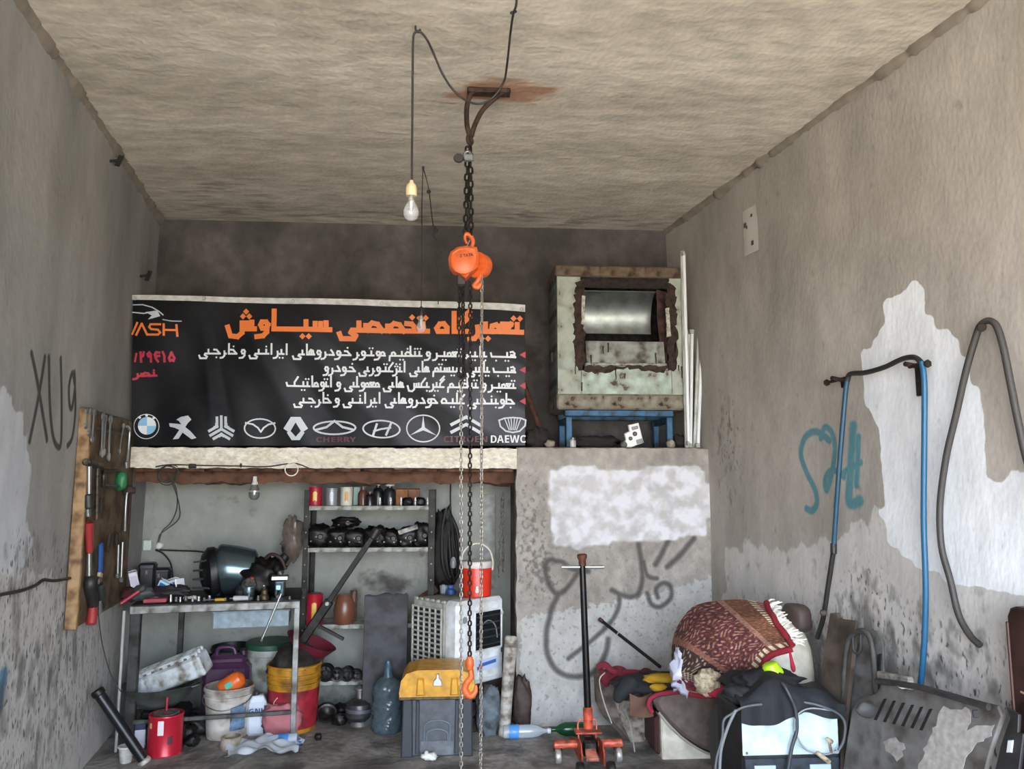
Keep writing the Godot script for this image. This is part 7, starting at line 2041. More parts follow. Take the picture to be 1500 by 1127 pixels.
	solo("brown_coat", "brown folded leather piece leaning beside the white pole", "leather piece", lump(0.055, 0.17, 0.04, 0.4, 1.4, 171, 0.8, 20, 16), mat("43352f", 0.7, 0.0, "grime", 4.0), Vector3(V(765, 1050, 5.2).x, 0.165, -5.2))
	# bottles lying at the foot of the block
	var bo := thing("water_bottle", "clear water bottle with a blue label at the foot of the block", "bottle", G(770, 1082))
	var t0 := Transform3D(Basis(Vector3(0, 0, 1), -PI * 0.5), Vector3(-0.14, 0.042, 0))
	part(bo, "body", lathe([Vector2(0, 0), Vector2(0.038, 0), Vector2(0.041, 0.012), Vector2(0.041, 0.18), Vector2(0.033, 0.22), Vector2(0.014, 0.255), Vector2(0.014, 0.28)], 20, t0), glass("c6d4dc", 0.4))
	part(bo, "label", lathe([Vector2(0.0416, 0.035), Vector2(0.0422, 0.036), Vector2(0.0422, 0.095), Vector2(0.0416, 0.096)], 20, t0), mat("4f8fd0", 0.35))
	part(bo, "cap", lathe([Vector2(0, 0.278), Vector2(0.017, 0.278), Vector2(0.017, 0.298), Vector2(0, 0.299)], 14, t0), mat("cfd6da", 0.4))
	var gb := thing("green_bottle", "green glass bottle lying behind the trolley jack", "bottle", G(838, 1080) + Vector3(0, 0, -0.02))
	var t1 := Transform3D(Basis(Vector3(0, 0, 1), PI * 0.5), Vector3(0.09, 0.042, 0))
	part(gb, "body", lathe([Vector2(0, 0), Vector2(0.038, 0), Vector2(0.041, 0.01), Vector2(0.041, 0.13), Vector2(0.03, 0.165), Vector2(0.014, 0.19), Vector2(0.014, 0.22)], 20, t1), mat("0f4a26", 0.15))
	part(gb, "cap", lathe([Vector2(0, 0.218), Vector2(0.016, 0.218), Vector2(0.016, 0.235), Vector2(0, 0.236)], 14, t1), mat("0c3a20", 0.4))

# ---------------------------------------------------------------- trolley jack, armchair with rug, machine and panels on the right
func picture(w: int, h: int, f: Callable) -> ImageTexture:
	var d := PackedByteArray()
	d.resize(w * h * 3)
	for y in h:
		for x in w:
			var c: Color = f.call(float(x) / w, float(y) / h)
			var i := (y * w + x) * 3
			d[i] = clampi(int(c.r * 255.0), 0, 255)
			d[i + 1] = clampi(int(c.g * 255.0), 0, 255)
			d[i + 2] = clampi(int(c.b * 255.0), 0, 255)
	return ImageTexture.create_from_image(Image.create_from_data(w, h, false, Image.FORMAT_RGB8, d))

func build_jack() -> void:
	var p := G(862, 1118)
	var o := thing("trolley_jack", "orange trolley jack with a tall black handle", "trolley jack", p)
	var og := mat("c4523a", 0.5, 0.1, "grime", 5.0)
	var dk := mat("3a3735", 0.45, 0.6, "grease", 6.0)
	var Z := -p.z
	for s in [-1, 1]:
		part(o, "side_plate", slab([Vector2(-0.13, 0.035), Vector2(0.26, 0.03), Vector2(0.27, 0.075), Vector2(0.02, 0.14), Vector2(-0.10, 0.15), Vector2(-0.14, 0.10)], 0.008, 0.002), og, Vector3(0.062 * s, 0, 0.03), Vector3(0, 90, 0))
	part(o, "cross_bar", rod(Vector3(-0.2, 0.105, 0.0), Vector3(0.2, 0.105, 0.0), 0.022, 14), mat("cf5f46", 0.45, 0.1, "grime", 6.0), Vector3.ZERO, Vector3.ZERO, "orange rear axle tube")
	part(o, "hydraulic_unit", box(0.09, 0.09, 0.14, 0.015), dk, Vector3(0, 0.10, 0.01))
	part(o, "lift_arm", slab([Vector2(-0.035, 0), Vector2(0.035, 0), Vector2(0.025, 0.17), Vector2(-0.025, 0.17)], 0.02, 0.004), mat("b9725f", 0.6, 0.1, "grime", 6.0), Vector3(0, 0.06, 0.14), Vector3(-62, 0, 0))
	part(o, "top_plate", box(0.15, 0.012, 0.09, 0.003), og, Vector3(0, 0.168, -0.02))
	for s in [-1, 1]:
		var w := part(o, "caster", lathe([Vector2(0.014, -0.014), Vector2(0.036, -0.016), Vector2(0.04, -0.01), Vector2(0.04, 0.01), Vector2(0.036, 0.016), Vector2(0.014, 0.014), Vector2(0.014, -0.014)], 20, along(Vector3.ZERO, Vector3(1, 0, 0))), mat("aaa6a0", 0.45, 0.5), Vector3(0.175 * s, 0.041, 0.0))
		part(w, "fork", box(0.05, 0.05, 0.012, 0.003), dk, Vector3(0, 0.045, -0.02))
		part(o, "front_wheel", lathe([Vector2(0, -0.02), Vector2(0.04, -0.02), Vector2(0.044, -0.014), Vector2(0.044, 0.014), Vector2(0.04, 0.02), Vector2(0, 0.02)], 20, along(Vector3.ZERO, Vector3(1, 0, 0))), dk, Vector3(0.085 * s, 0.045, 0.24))
		part(o, "spring", tube(spline([Vector3(0.05 * s, 0.12, -0.03), Vector3(0.055 * s, 0.2, -0.03), Vector3(0.045 * s, 0.23, -0.02), Vector3(0.03 * s, 0.23, -0.02)], 4), 0.005, 6), mat("c96a50", 0.5))
	# handle: orange socket, black tube, T bar and cap
	var a := V(862, 1068, Z) - p
	var e := V(853, 826, Z) - p
	var d := e - a
	part(o, "handle_socket", rod(a, a + d * 0.13, 0.028, 16), mat("cf5436", 0.45, 0.0, "grime", 6.0))
	part(o, "handle_tube", rod(a + d * 0.12, e, 0.021, 16, 0.019), mat("191818", 0.3, 0.4))
	part(o, "handle_cap", lathe([Vector2(0, 0), Vector2(0.022, 0.0), Vector2(0.022, 0.03), Vector2(0.03, 0.045), Vector2(0.03, 0.062), Vector2(0.02, 0.068), Vector2(0, 0.066)], 12, along(e - d.normalized() * 0.01, e + d)), mat("6a3d2c", 0.6, 0.2, "grime", 8.0))
	part(o, "tee_bar", rod(V(822, 831, Z) - p, V(885, 831, Z) - p, 0.0105, 12), mat("aeb0ae", 0.3, 0.8))

func build_armchair() -> void:
	# an old two-tone chair standing along the right wall, its seat to the left
	var br := mat("6d6059", 0.55, 0.0, "mottle", 3.0)
	var cr := mat("d9d6c6", 0.5, 0.0, "mottle", 2.0)
	var gr := mat("6a5f57", 0.7, 0.0, "grime", 3.0)
	var o := thing("vinyl_armchair", "worn brown and cream vinyl armchair against the right wall", "armchair", Vector3(1.30, 0, -4.85))
	var b := o.position
	var poly := func(list: Array, z: float) -> Array:
		var out := []
		for i in range(0, list.size(), 2):
			var q := V(list[i], list[i + 1], z) - b
			out.append(Vector2(q.x, q.y))
		return out
	# near arm: brown roll above a curved seam, cream skirt below
	part(o, "near_arm", slab(poly.call([958, 1028, 966, 1016, 1000, 1012, 1060, 1010, 1120, 1012, 1124, 1108, 1090, 1112, 1058, 1107, 1030, 1098, 1002, 1080, 980, 1060, 966, 1044], 4.62), 0.16, 0.02), br, Vector3(0, 0, -4.70 - b.z))
	part(o, "seam_piping", tube(spline([V(965, 1044, 4.615) - b, V(980, 1062, 4.615) - b, V(1002, 1083, 4.615) - b, V(1030, 1101, 4.615) - b, V(1058, 1110, 4.615) - b, V(1095, 1115, 4.615) - b], 5), 0.007, 7), mat("a89f94", 0.6))
	part(o, "skirt", slab(poly.call([968, 1050, 982, 1066, 1002, 1084, 1030, 1101, 1058, 1110, 1124, 1112, 1124, 1158, 972, 1158], 4.64), 0.12, 0.008), cr, Vector3(0, 0, -4.70 - b.z), Vector3.ZERO, "cream vinyl skirt")
	# far arm, its worn end pointing left
	part(o, "far_arm", slab(poly.call([872, 992, 880, 984, 905, 986, 960, 1000, 1040, 1006, 1060, 1060, 965, 1066, 952, 1080, 938, 1098, 922, 1096, 905, 1072, 884, 1050, 874, 1030], 5.0), 0.12, 0.025), gr, Vector3(0, 0, -5.02 - b.z))
	part(o, "worn_patch", slab(poly.call([900, 1028, 935, 1026, 962, 1056, 950, 1076, 938, 1094, 926, 1092, 912, 1062], 4.95), 0.012, 0.003), mat("8d857b", 0.8, 0.0, "grime", 5.0), Vector3(0, 0, -4.955 - b.z), Vector3.ZERO, "scuffed pale patch")
	part(o, "front_frame", box(0.10, 0.22, 0.34, 0.02), mat("40241f", 0.7), Vector3(V(955, 1090, 4.85).x - b.x + 0.03, 0.12, 0.0), Vector3.ZERO, "dark red-brown seat front")
	part(o, "seat", box(0.50, 0.14, 0.44, 0.04), gr, Vector3(0.12, 0.33, 0.0))
	part(o, "under_seat", box(0.48, 0.24, 0.40, 0.01), mat("33261f", 0.8), Vector3(0.16, 0.13, 0.0))
	# back against the wall
	var bk := lump(0.17, 0.42, 0.27, 0.06, 1.0, 3, 0.55, 30, 20)
	part(o, "backrest", bk, cr, Vector3(1.715 - b.x, 0.44, -4.31 - b.z), Vector3(0, 9, 0), "cream rounded back")
	part(o, "back_cushion", lump(0.055, 0.075, 0.10, 0.1, 1.0, 5, 0.7), mat("4a3d38", 0.6), V(1166, 905, 4.22) - b, Vector3(0, 9, 0), "dark brown cushion end")
	for q in [[0.02, 0.17], [0.02, -0.17], [0.40, 0.17], [0.40, -0.17]]:
		part(o, "leg", rod(Vector3(q[0], 0, q[1]), Vector3(q[0], 0.06, q[1]), 0.022, 10), mat("2c2220", 0.7))
	# trailing strip of torn piping
	part(o, "torn_piping", tube(spline([V(912, 1040, 4.92) - b, V(922, 1058, 4.86) - b, V(928, 1090, 4.80) - b, V(934, 1127, 4.74) - b, V(942, 1140, 4.70) - b], 5), 0.005, 6), mat("8f877c", 0.8))
	part(o, "torn_piping", tube(spline([V(886, 986, 4.93) - b, V(878, 998, 4.9) - b, V(885, 1030, 4.9) - b, V(896, 1060, 4.9) - b], 5), 0.004, 6), mat("b4a89a", 0.8))

	# rug thrown over the back: pattern woven in bands
	var n := FastNoiseLite.new()
	n.frequency = 0.055
	n.seed = 4
	n.fractal_octaves = 2
	var rug := StandardMaterial3D.new()
	rug.roughness = 0.95
	rug.albedo_texture = picture(320, 256, func(s, t):
		# bands run along x, counted from the lower left edge (t = 1) to the far border (t = 0)
		var k: float = n.get_noise_2d(s * 620.0, t * 480.0)
		var fig: float = sin(s * 95.0 + 2.0 * sin(t * 40.0)) * sin(t * 70.0 + 2.0 * sin(s * 33.0))
		var c := Color.html("5a2a26")
		if t > 0.90:
			c = Color.html("7a2230") if k > -0.2 else Color.html("4a2a40")
		elif t > 0.83:
			c = Color.html("b09a84") if sin(s * 110.0) * sin(t * 190.0) > -0.15 else Color.html("3a2420")
		elif t > 0.68:
			c = Color.html("9c8a74") if fig > 0.45 else Color.html("3b2620")
		elif t > 0.64:
			c = Color.html("8a5a4a")
		elif t > 0.24:
			c = Color.html("5d2826")
			if fig > 0.5: c = Color.html("a07868")
			elif k > 0.3: c = Color.html("6b4430")
			elif k < -0.3: c = Color.html("4a2a3c")
		elif t > 0.20:
			c = Color.html("93695a")
		else:
			c = Color.html("6a402c") if fig < 0.5 else Color.html("7d5a40")
		if s > 0.90 or t < 0.05:
			c = Color.html("c4b79a") if sin((t if s > 0.90 else s) * 120.0) > -0.2 else Color.html("6b3a2a")
		return c * (0.9 + 0.25 * k))
	# outline of the drape, lofted from its lower-left band to the fringed far edge
	var low := [V(986, 1000, 4.42), V(984, 965, 4.42), V(990, 925, 4.42), V(1006, 898, 4.40), V(1030, 884, 4.36), V(1066, 878, 4.28), V(1100, 880, 4.18), V(1118, 883, 4.10)]
	var high := [V(1000, 1012, 4.30), V(1030, 1018, 4.24), V(1062, 1016, 4.16), V(1090, 1012, 4.08), V(1104, 1000, 4.02), V(1112, 975, 3.98), V(1130, 958, 3.94), V(1158, 948, 3.90)]
	var sl := spline(low, 4)
	var sh := spline(high, 4)
	var pick := func(l: Array, t: float) -> Vector3:
		var x := t * (l.size() - 1)
		var i := mini(int(x), l.size() - 2)
		return l[i].lerp(l[i + 1], x - i)
	var rr := thing("persian_rug", "dark red patterned rug thrown over the armchair back", "rug", Vector3(1.55, 0.42, -4.55))
	var rb := rr.position
	var surf := func(s: float, t: float) -> Vector3:
		# s runs from the chair front to the fringe, t from top outline to bottom outline
		var a: Vector3 = pick.call(sl, s)
		var c: Vector3 = pick.call(sh, s)
		var q := a.lerp(c, t)
		var bulge := sin(t * PI) * 0.17 * (0.55 + 0.45 * sin(s * PI))
		q += Vector3(-0.45, 0.25, 0.85).normalized() * bulge
		q.z += 0.012 * sin(s * 21.0 + t * 6.0) + 0.01 * sin(t * 17.0 - s * 5.0)
		return q - rb
	var rm := sheet_uv(40, 30, surf, 0.012, func(s, t): return Vector2(t, 1.0 - clampf(s * 1.02 - t * 0.24 + 0.10, 0, 1)))
	part(rr, "pile", rm, rug)
	# red bound edge and cream fringe along the far side
	var edge := []
	for i in 22:
		edge.append(surf.call(1.0, i / 21.0) + Vector3(0.006, 0.004, 0.01))
	part(rr, "red_border", tube(edge, 0.016, 7), mat("8f1526", 0.9, 0.0, "weave", 20.0))
	var edge2 := []
	for i in 34:
		edge2.append(surf.call(i / 33.0, 1.0) + Vector3(0, -0.004, 0.014))
	part(rr, "red_border", tube(edge2, 0.016, 7), mat("97182c", 0.9, 0.0, "weave", 20.0))
	var st := begin()
	for i in 70:
		rng.seed = 500 + i
		var q: Vector3 = surf.call(1.0, i / 69.0) + Vector3(0.01, 0, 0)
		var w := Vector3(rng.randf_range(0.03, 0.075), rng.randf_range(-0.02, 0.04), rng.randf_range(-0.02, 0.03))
		tube_into(st, [q, q + w * 0.5 + Vector3(0, 0.008, 0), q + w], [0.007, 0.006, 0.003], 5)
	var fr := part(rr, "fringe", done(st), mat("d3cfc4", 0.95), Vector3.ZERO, Vector3.ZERO, "cream wool fringe")
	fr.set_meta("kind", "stuff")
	part(rr, "tassel", tube(spline([V(1157, 955, 3.88) - rb, V(1160, 970, 3.87) - rb, V(1163, 985, 3.87) - rb], 4), [0.006, 0.006, 0.007, 0.008, 0.009, 0.011, 0.012, 0.010, 0.004], 6), mat("a01a34", 0.9))
	# second rug along the arm
	var r2 := thing("red_blanket", "red patterned blanket lying along the armchair arm", "blanket", Vector3(1.1, 0.45, -4.95))
	var r2b := r2.position
	part(r2, "cloth", sheet(40, 8, func(s, t):
		var q := V(lerpf(876, 1000, s), lerpf(978, 1000, s * 0.6) + 4.0 * sin(s * 19.0), 4.98 - 0.1 * s) + Vector3(0, 0.01, 0)
		return q + Vector3(0, -0.075 * t - 0.02 * t * sin(s * 23.0), 0.07 * sin(t * 2.2) + 0.012 * sin(s * 31.0)) - r2b, 0.01), mat("7c2430", 0.95, 0.0, "weave", 7.0))
	part(r2, "rolled_edge", tube(spline([V(876, 978, 4.95) - r2b, V(886, 974, 4.93) - r2b, V(900, 985, 4.92) - r2b, V(930, 986, 4.9) - r2b, V(960, 990, 4.88) - r2b], 5), 0.02, 7), mat("8a2036", 0.9, 0.0, "weave", 14.0))
	part(r2, "pink_edge", tube(spline([V(956, 1044, 4.58) - r2b, V(950, 1034, 4.58) - r2b, V(955, 1022, 4.58) - r2b, V(972, 1016, 4.58) - r2b, V(1000, 1014, 4.50) - r2b, V(1035, 1014, 4.34) - r2b, V(1062, 1014, 4.12) - r2b], 6), 0.013, 7), mat("b02a48", 0.9, 0.0, "weave", 14.0))
	part(r2, "knotted_end", lump(0.09, 0.032, 0.04, 0.6, 2.0, 181, 1.0, 24, 12), mat("b0233c", 0.9, 0.0, "weave", 9.0), V(1062, 1014, 4.06) - r2b)
	part(r2, "corner_flap", sheet(8, 8, func(s, t):
		var q := V(lerpf(922, 956, s), lerpf(1016, 1048, t), 4.62) - r2b
		return q + Vector3(0, -0.02 * sin(s * 3.0), 0.02 * sin(s * 4.0 + t * 3.0)), 0.008), mat("7a5a48", 0.95, 0.0, "weave", 12.0))
	# clothes and bags on the seat
	var cl := thing("black_jacket", "black jacket with yellow panels lying on the armchair seat", "jacket", V(985, 1008, 4.76))
	part(cl, "cloth", lump(0.30, 0.055, 0.12, 0.5, 1.6, 191, 0.9, 34, 14), mat("1b1e22", 0.85, 0.0, "weave", 12.0), Vector3(-0.06, 0.03, 0))
	part(cl, "sleeve", tube(spline([Vector3(-0.25, 0.05, 0.05), Vector3(-0.33, 0.0, 0.08), Vector3(-0.36, -0.05, 0.1)], 5), [0.05, 0.055, 0.055, 0.052, 0.05, 0.046, 0.042, 0.036, 0.03, 0.024, 0.015], 9), mat("23262a", 0.85, 0.0, "weave", 12.0))
	part(cl, "yellow_panel", lump(0.10, 0.028, 0.04, 0.4, 2.0, 193), mat("c79a12", 0.8, 0.0, "weave", 12.0), V(966, 994, 4.66) - cl.position)
	part(cl, "yellow_panel", lump(0.05, 0.022, 0.03, 0.4, 2.0, 194), mat("c79a12", 0.8, 0.0, "weave", 12.0), V(964, 1007, 4.62) - cl.position)
	solo("plastic_bag", "grey-white plastic carrier bag standing at the rug's foot", "plastic bag", lump(0.085, 0.11, 0.06, 0.7, 1.9, 197, 1.0, 26, 18), mat("b4b4c2", 0.3), V(1005, 982, 4.28), Vector3(0, 0, -8))
	solo("leopard_cloth", "cream spotted cloth bundled below the rug", "cloth", lump(0.07, 0.065, 0.05, 0.4, 1.8, 199, 1.0, 22, 14), mat("c2b59a", 0.9, 0.0, "grime", 14.0), V(1037, 1000, 4.08))
	solo("lime_cup", "lime green plastic cup behind the black cloth", "cup", lathe([Vector2(0, 0), Vector2(0.055, 0), Vector2(0.05, 0.05), Vector2(0.036, 0.09), Vector2(0.03, 0.094), Vector2(0, 0.094)], 20), mat("a8d41e", 0.45), V(1137, 1006, 3.80) + Vector3(0, 0.02, 0) + Vector3(0, 0.0, 0), Vector3(0, 0, 18))
	# bar leaning on the chair
	var a := V(968, 978, 4.93)
	var e := V(879, 908, 5.22)
	var sb := thing("thin_bar", "thin black steel bar leaning from armchair to the block", "bar", a)
	part(sb, "bar", rod(Vector3.ZERO, e - a, 0.011, 10), mat("1f1d1d", 0.4, 0.5))
	part(sb, "worn_end", rod((e - a) * 0.95, (e - a) * 1.02, 0.014, 10), mat("4a3a32", 0.6, 0.4))
	part(sb, "tape_band", rod((e - a) * 0.68, (e - a) * 0.70, 0.0125, 10), mat("9c9892", 0.5))

func sheet_uv(nx: int, ny: int, shape: Callable, thick: float, uv: Callable) -> ArrayMesh:
	var m := sheet(nx, ny, shape, thick)
	var md := MeshDataTool.new()
	md.create_from_surface(m, 0)
	for i in md.get_vertex_count():
		var q := md.get_vertex_uv(i)
		md.set_vertex_uv(i, uv.call(q.x, q.y))
	var out := ArrayMesh.new()
	md.commit_to_surface(out)
	return out

func build_machine() -> void:
	# welding machine with a pale front and a black cloth on it
	var Z := 3.62
	var tl := V(1086, 1044, Z)
	var tr := V(1230, 1052, Z)
	var o := thing("welding_machine", "black machine box with a pale blue front panel", "machine", Vector3((tl.x + tr.x) * 0.5, 0, -Z - 0.18), Vector3(0, 0, 0))
	var w := tr.x - tl.x
	var h := tl.y
	var dk := mat("23272b", 0.5, 0.3, "grime", 4.0)
	part(o, "case", box(w, h - 0.05, 0.34, 0.012), dk, Vector3(0, (h - 0.05) * 0.5 + 0.05, 0))
	var f := part(o, "front_panel", box(w - 0.01, 0.185, 0.008, 0.003), mat("c4dbe4", 0.35, 0.0, "mottle", 2.0), Vector3(-0.003, h - 0.10, 0.172), Vector3.ZERO, "pale blue front panel")
	for k in 2:
		part(f, "screw", rod(Vector3(-w * 0.45 + k * w * 0.9, -0.08, 0.003), Vector3(-w * 0.45 + k * w * 0.9, -0.08, 0.007), 0.006, 8), mat("6a6a66", 0.4, 0.7))
	part(o, "lower_front", box(w - 0.02, h - 0.26, 0.01, 0.003), mat("2c3540", 0.5, 0.2, "grime", 4.0), Vector3(0, (h - 0.26) * 0.5 + 0.055, 0.172))
	for s in [-1, 1]:
		part(o, "light_plate", box(0.10, 0.07, 0.006, 0.002), mat("9fb3bd", 0.4), Vector3(0.13 * s, h - 0.27, 0.178))
		for z in [-0.13, 0.13]:
			part(o, "foot", rod(Vector3(0.2 * s, 0, z), Vector3(0.2 * s, 0.055, z), 0.022, 12), mat("1c1c1c", 0.6))
	var ct := o.position + Vector3(0, h, 0)
	var cb := thing("black_cloth", "black cloth draped over the machine's top", "cloth", ct)
	part(cb, "drape", sheet(44, 24, func(s, t):
		var x: float = (s - 0.48) * (w + 0.03)
		var fall: float = maxf(0.0, t - 0.62) / 0.38
		var scal: float = 0.045 + 0.05 * absf(sin(s * 4.2 + 0.6)) - 0.03 * s
		var y: float = 0.012 + 0.10 * exp(-pow((s - 0.42) * 2.6, 2.0)) * (1.0 - fall) + 0.018 * sin(s * 13.0 + t * 7.0) * (1.0 - fall) + 0.018
		var z: float = lerpf(-0.15, 0.192, minf(1.0, t / 0.62))
		if fall > 0.0:
			y = 0.03 - fall * scal
			z = 0.192 + 0.008 * sin(s * 25.0)
		return Vector3(x, y, z), 0.006), mat("1e2227", 0.8, 0.0, "weave", 10.0))
	part(cb, "bunch", lump(0.16, 0.055, 0.10, 0.5, 1.7, 201, 1.0, 26, 14), mat("1c1f24", 0.8, 0.0, "weave", 10.0), Vector3(-0.02, 0.09, 0.0))
	part(cb, "bunch", lump(0.07, 0.04, 0.07, 0.5, 1.7, 202, 1.0, 22, 12), mat("23262b", 0.8, 0.0, "weave", 10.0), Vector3(-0.2, 0.05, 0.05))
	# welding cables
	var cab := mat("4b4f52", 0.5)
	var b := ct
	var cs := thing("welding_cable", "grey welding cables looped over the machine", "cable", b)
	var zc := Z - 0.03
	part(cs, "loop", tube(spline([V(1138, 1006, Z + 0.1) - b, V(1146, 1002, Z - 0.0) - b, V(1156, 1018, Z - 0.03) - b, V(1165, 1040, zc) - b, V(1167, 1070, zc) - b, V(1160, 1095, zc) - b, V(1154, 1130, zc) - b, V(1150, 1160, zc) - b], 6), 0.0085, 8), mat("33383c", 0.5))
	part(cs, "loop", tube(spline([V(1172, 1028, Z) - b, V(1200, 1034, zc) - b, V(1228, 1046, zc) - b, V(1238, 1062, zc) - b, V(1236, 1085, zc) - b, V(1228, 1100, zc) - b], 6), 0.0065, 8), cab)
	part(cs, "loop", tube(spline([V(1230, 1100, zc) - b, V(1205, 1106, zc) - b, V(1180, 1098, zc) - b, V(1168, 1080, zc) - b, V(1164, 1058, zc) - b, V(1172, 1044, zc) - b, V(1190, 1038, zc) - b, V(1222, 1042, zc) - b], 6), 0.004, 7), mat("85898a", 0.5))
	part(cs, "loop", tube(spline([V(1116, 1032, zc) - b, V(1090, 1036, zc) - b, V(1072, 1046, zc) - b, V(1060, 1056, zc) - b, V(1058, 1080, zc) - b, V(1050, 1110, zc) - b, V(1046, 1140, zc) - b], 6), 0.006, 8), cab)
	part(cs, "loop", tube(spline([V(1078, 1040, zc) - b, V(1066, 1066, zc) - b, V(1056, 1100, zc) - b, V(1054, 1140, zc) - b], 6), 0.0075, 8), mat("6b6f70", 0.5))
	part(cs, "clamp", join([[bar(V(1196, 1102, zc - 0.02) - b, V(1216, 1118, zc - 0.02) - b, 0.02, 0.014, 0.004)], [bar(V(1214, 1084, zc - 0.02) - b, V(1218, 1104, zc - 0.02) - b, 0.012, 0.012, 0.003)], [bar(V(1210, 1082, zc - 0.02) - b, V(1220, 1088, zc - 0.02) - b, 0.018, 0.014, 0.004)]]), mat("b3a68f", 0.6, 0.3, "grime", 8.0))
	# tyre at its left, tread towards the camera
	var tp := V(1072, 1100, 3.98)
	var ty := thing("car_tyre", "black car tyre standing between armchair and machine", "tyre", Vector3(tp.x, 0, -3.98))
	var R := 0.24
	var ax := along(Vector3(0, R, 0), Vector3(1, R, 0.05))
	part(ty, "carcass", lathe([Vector2(0.14, -0.04), Vector2(0.20, -0.055), Vector2(0.23, -0.052), Vector2(R, -0.04), Vector2(R, 0.04), Vector2(0.23, 0.052), Vector2(0.20, 0.055), Vector2(0.14, 0.04), Vector2(0.14, -0.04)], 48, ax), mat("464642", 0.75))
	var tr_ := begin()
	for k in 60:
		var t := ax * Transform3D(Basis(Vector3.UP, TAU * k / 60.0), Vector3.ZERO)
		for s in [-1, 1]:
			box_into(tr_, 0.012, 0.034, 0.012, 0.002, t * Transform3D(Basis(Vector3.RIGHT, 0.45 * s), Vector3(R, 0.02 * s, 0)))
	var tread := part(ty, "tread", done(tr_), mat("8c8c86", 0.8))
	tread.set_meta("kind", "stuff")

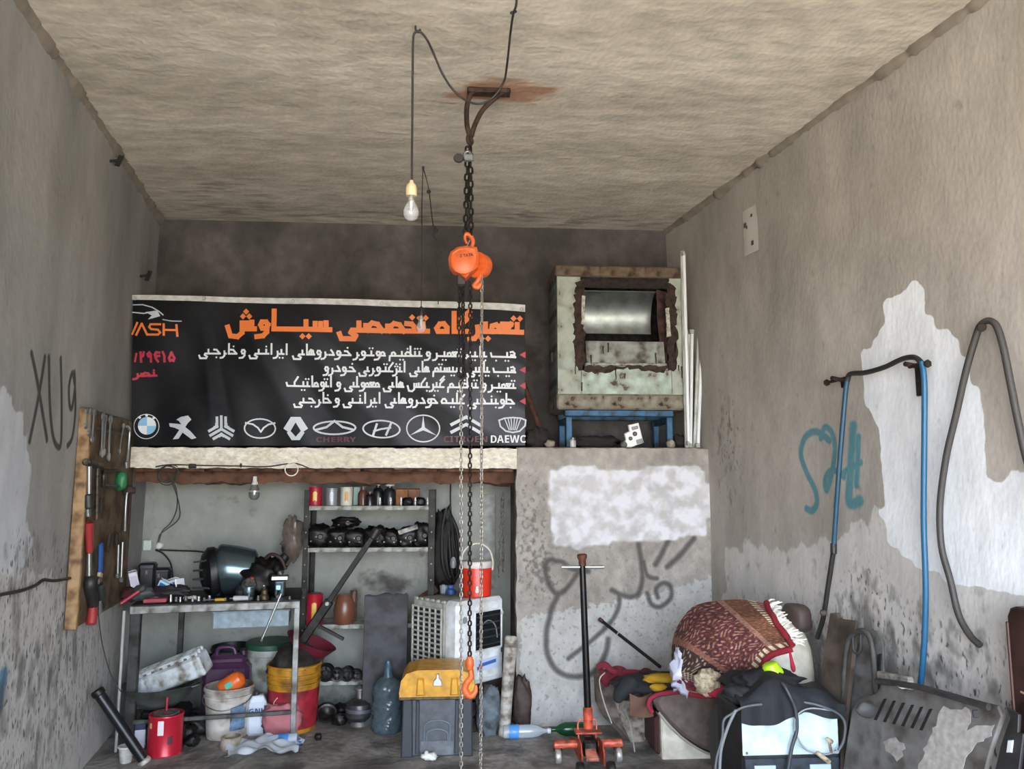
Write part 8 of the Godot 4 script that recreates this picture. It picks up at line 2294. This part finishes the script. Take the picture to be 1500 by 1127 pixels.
func build_panels() -> void:
	# boards and car panels leaning on the right wall
	var n := Vector3(-0.9865, 0, 0.1638)
	var wall := func(list: Array, off: float) -> Array:
		var out := []
		for i in range(0, list.size(), 2):
			out.append(WR(list[i], list[i + 1], off))
		return out
	var lean := func(list: Array, off: float, thick: float, bevel: float, base: Vector3, lift := 0.0) -> ArrayMesh:
		# polygon drawn on a plane parallel to the wall, tilted so that its foot stands further out
		var e := Vector3(0.1638, 0, 0.9865)
		var o := base
		var p2 := []
		for q in wall.call(list, off):
			p2.append(Vector2((q - o).dot(e), q.y - o.y))
		var up := (Vector3.UP - n * 0.16).normalized()
		var t := Transform3D(Basis(e, up, e.cross(up)), e.cross(up) * lift)
		var st := begin()
		slab_into(st, p2, thick, bevel, t)
		return done(st)
	var foot := func(u: float, v: float, off: float) -> Vector3:
		var p := WR(u, v, off)
		return Vector3(p.x, p.y, p.z)
	# brown-grey board
	var o := thing("worn_board", "worn brown-grey board leaning behind the black undertray", "board", WR(1222, 1040, 0.16))
	part(o, "board", lean.call([1200, 898, 1210, 897, 1213, 906, 1238, 909, 1240, 960, 1244, 1160, 1196, 1160], 0.16, 0.02, 0.003, o.position), mat("5c5149", 0.85, 0.0, "grime", 2.0))
	part(o, "knob", lump(0.018, 0.014, 0.014, 0.2, 1.0, 3), mat("4a4039", 0.8), WR(1206, 898, 0.15) - o.position)
	# arched grey guard
	o = thing("arch_guard", "grey arched wheel-arch liner leaning on the right wall", "arch liner", WR(1262, 1040, 0.12))
	part(o, "shell", lean.call([1232, 1160, 1235, 990, 1238, 948, 1246, 930, 1258, 922, 1270, 924, 1280, 940, 1285, 970, 1290, 1040, 1296, 1160], 0.12, 0.012, 0.003, o.position), mat("6b6c6c", 0.7, 0.0, "grime", 3.0))
	var arc := []
	for q in [[1235, 1030], [1237, 975], [1243, 940], [1256, 926], [1268, 926], [1277, 945], [1281, 985], [1283, 1030]]:
		arc.append(WR(q[0], q[1], 0.15) - o.position)
	part(o, "rim", tube(spline(arc, 4), 0.012, 7), mat("4b4a49", 0.7, 0.0, "grime", 4.0))
	part(o, "hook_mark", tube(spline([WR(1249, 930, 0.15) - o.position, WR(1250, 950, 0.15) - o.position, WR(1256, 958, 0.15) - o.position, WR(1261, 948, 0.15) - o.position, WR(1260, 930, 0.15) - o.position], 4), 0.007, 6), mat("3a3838", 0.7))
	part(o, "dark_slot", lean.call([1273, 960, 1277, 958, 1281, 1018, 1277, 1020], 0.135, 0.012, 0.0, o.position, 0.006), mat("151414", 0.9))
	# black undertray with slots
	o = thing("engine_undertray", "black plastic engine undertray with slots and dusty patches", "undertray", WR(1350, 1120, 0.24))
	var tray := mat("6b6967", 0.55, 0.0, "grime", 2.5)
	part(o, "shell", lean.call([1244, 1170, 1246, 1040, 1254, 1022, 1276, 1016, 1284, 996, 1300, 1000, 1340, 1006, 1380, 1016, 1392, 1024, 1414, 1026, 1448, 1034, 1456, 1050, 1446, 1100, 1438, 1170], 0.24, 0.02, 0.006, o.position), tray)
	part(o, "side_flange", lean.call([1448, 1034, 1468, 1046, 1470, 1072, 1478, 1074, 1478, 1170, 1440, 1170, 1448, 1090, 1456, 1050], 0.24, 0.014, 0.003, o.position, -0.03), mat("2c2c2e", 0.55, 0.0, "grime", 3.0))
	for k in 6:
		var u := 1289.0 + k * 13.0
		var v := 1024.0 + k * 3.0
		part(o, "slot", lean.call([u, v, u + 4, v, u - 6, v + 32, u - 10, v + 31], 0.24, 0.006, 0.0, o.position, 0.009), mat("0f0f10", 0.9))
	part(o, "top_rib", tube(spline([WR(1284, 998, 0.27) - o.position, WR(1340, 1006, 0.27) - o.position, WR(1382, 1017, 0.27) - o.position, WR(1416, 1027, 0.27) - o.position, WR(1448, 1036, 0.27) - o.position], 5), 0.013, 7), mat("353434", 0.6, 0.0, "grime", 4.0))
	part(o, "round_boss", lump(0.05, 0.035, 0.02, 0.2, 1.2, 4), mat("3a3939", 0.6), WR(1270, 1040, 0.26) - o.position)
	part(o, "dusty_patch", lean.call(jagpx([1372, 1036, 1390, 1040, 1404, 1036, 1412, 1048, 1410, 1070, 1420, 1066, 1448, 1064, 1444, 1078, 1424, 1092, 1412, 1112, 1408, 1150, 1350, 1150, 1352, 1110, 1362, 1080, 1366, 1050]), 0.24, 0.004, 0.0, o.position, 0.010), mat("aaa6a2", 0.9, 0.0, "mottle", 6.0), Vector3.ZERO, Vector3.ZERO, "pale dusty patch")
	part(o, "dusty_patch", lean.call(jagpx([1298, 1086, 1312, 1080, 1324, 1090, 1326, 1108, 1318, 1116, 1302, 1100]), 0.24, 0.004, 0.0, o.position, 0.010), mat("9a9692", 0.9, 0.0, "mottle", 6.0))
	part(o, "bracket", bar(WR(1428, 1040, 0.27) - o.position, WR(1430, 1052, 0.27) - o.position, 0.02, 0.012, 0.003), mat("2a2929", 0.6))
	part(o, "white_clip", lean.call([1459, 1084, 1466, 1084, 1466, 1102, 1459, 1102], 0.24, 0.008, 0.002, o.position, -0.02), mat("c6cbd0", 0.5))
	# grey bar lying on the tray's top
	o = thing("grey_strip", "grey plastic trim strip lying on the undertray's top edge", "trim strip", WR(1288, 992, 0.22))
	part(o, "strip", bar(Vector3.ZERO, WR(1336, 1002, 0.22) - o.position, 0.05, 0.03, 0.006), mat("8d8a85", 0.8, 0.0, "grime", 5.0))
	for u in [1322, 1332]:
		part(o, "white_chip", lump(0.018, 0.014, 0.012, 0.4, 2.0, u), mat("c9c4bb", 0.8), WR(u, 1004, 0.26) - o.position)
	# brown steel cabinet at the far right
	o = thing("brown_cabinet", "dark brown steel panel at the right edge of the view", "steel panel", WR(1500, 1127, 0.2))
	var pa := WR(1481, 886, 0.10)
	var hgt := pa.y
	var e := Vector3(0.1638, 0, 0.9865)
	o.position = Vector3(pa.x, 0, pa.z) + e * 0.22
	o.transform.basis = Basis(e, Vector3.UP, e.cross(Vector3.UP))
	var rp := []
	for q in [[-0.22, 0], [0.22, 0], [0.22, hgt - 0.04], [0.20, hgt - 0.01], [0.18, hgt], [-0.18, hgt], [-0.205, hgt - 0.01], [-0.22, hgt - 0.04]]:
		rp.append(Vector2(q[0], q[1]))
	part(o, "panel", slab(rp, 0.05, 0.006), mat("3a2520", 0.5, 0.2, "grime", 3.0))
	part(o, "scratch_mark", tube(spline([Vector3(-0.17, hgt - 0.46, 0.028), Vector3(-0.15, hgt - 0.42, 0.028), Vector3(-0.13, hgt - 0.36, 0.028), Vector3(-0.15, hgt - 0.31, 0.028), Vector3(-0.18, hgt - 0.30, 0.028)], 5), 0.004, 5), mat("9a7a66", 0.8))
	part(o, "edge_fold", box(0.012, hgt - 0.06, 0.06, 0.003), mat("4a3029", 0.5, 0.2), Vector3(-0.218, (hgt - 0.06) * 0.5, 0.0))

func jagpx(list: Array) -> Array:
	var pts := []
	for i in range(0, list.size(), 2):
		pts.append(Vector2(list[i], list[i + 1]) / 100.0)
	var out := []
	for p in jag(pts, 0.06, 0.06, 7):
		out.append(p.x * 100.0)
		out.append(p.y * 100.0)
	return out
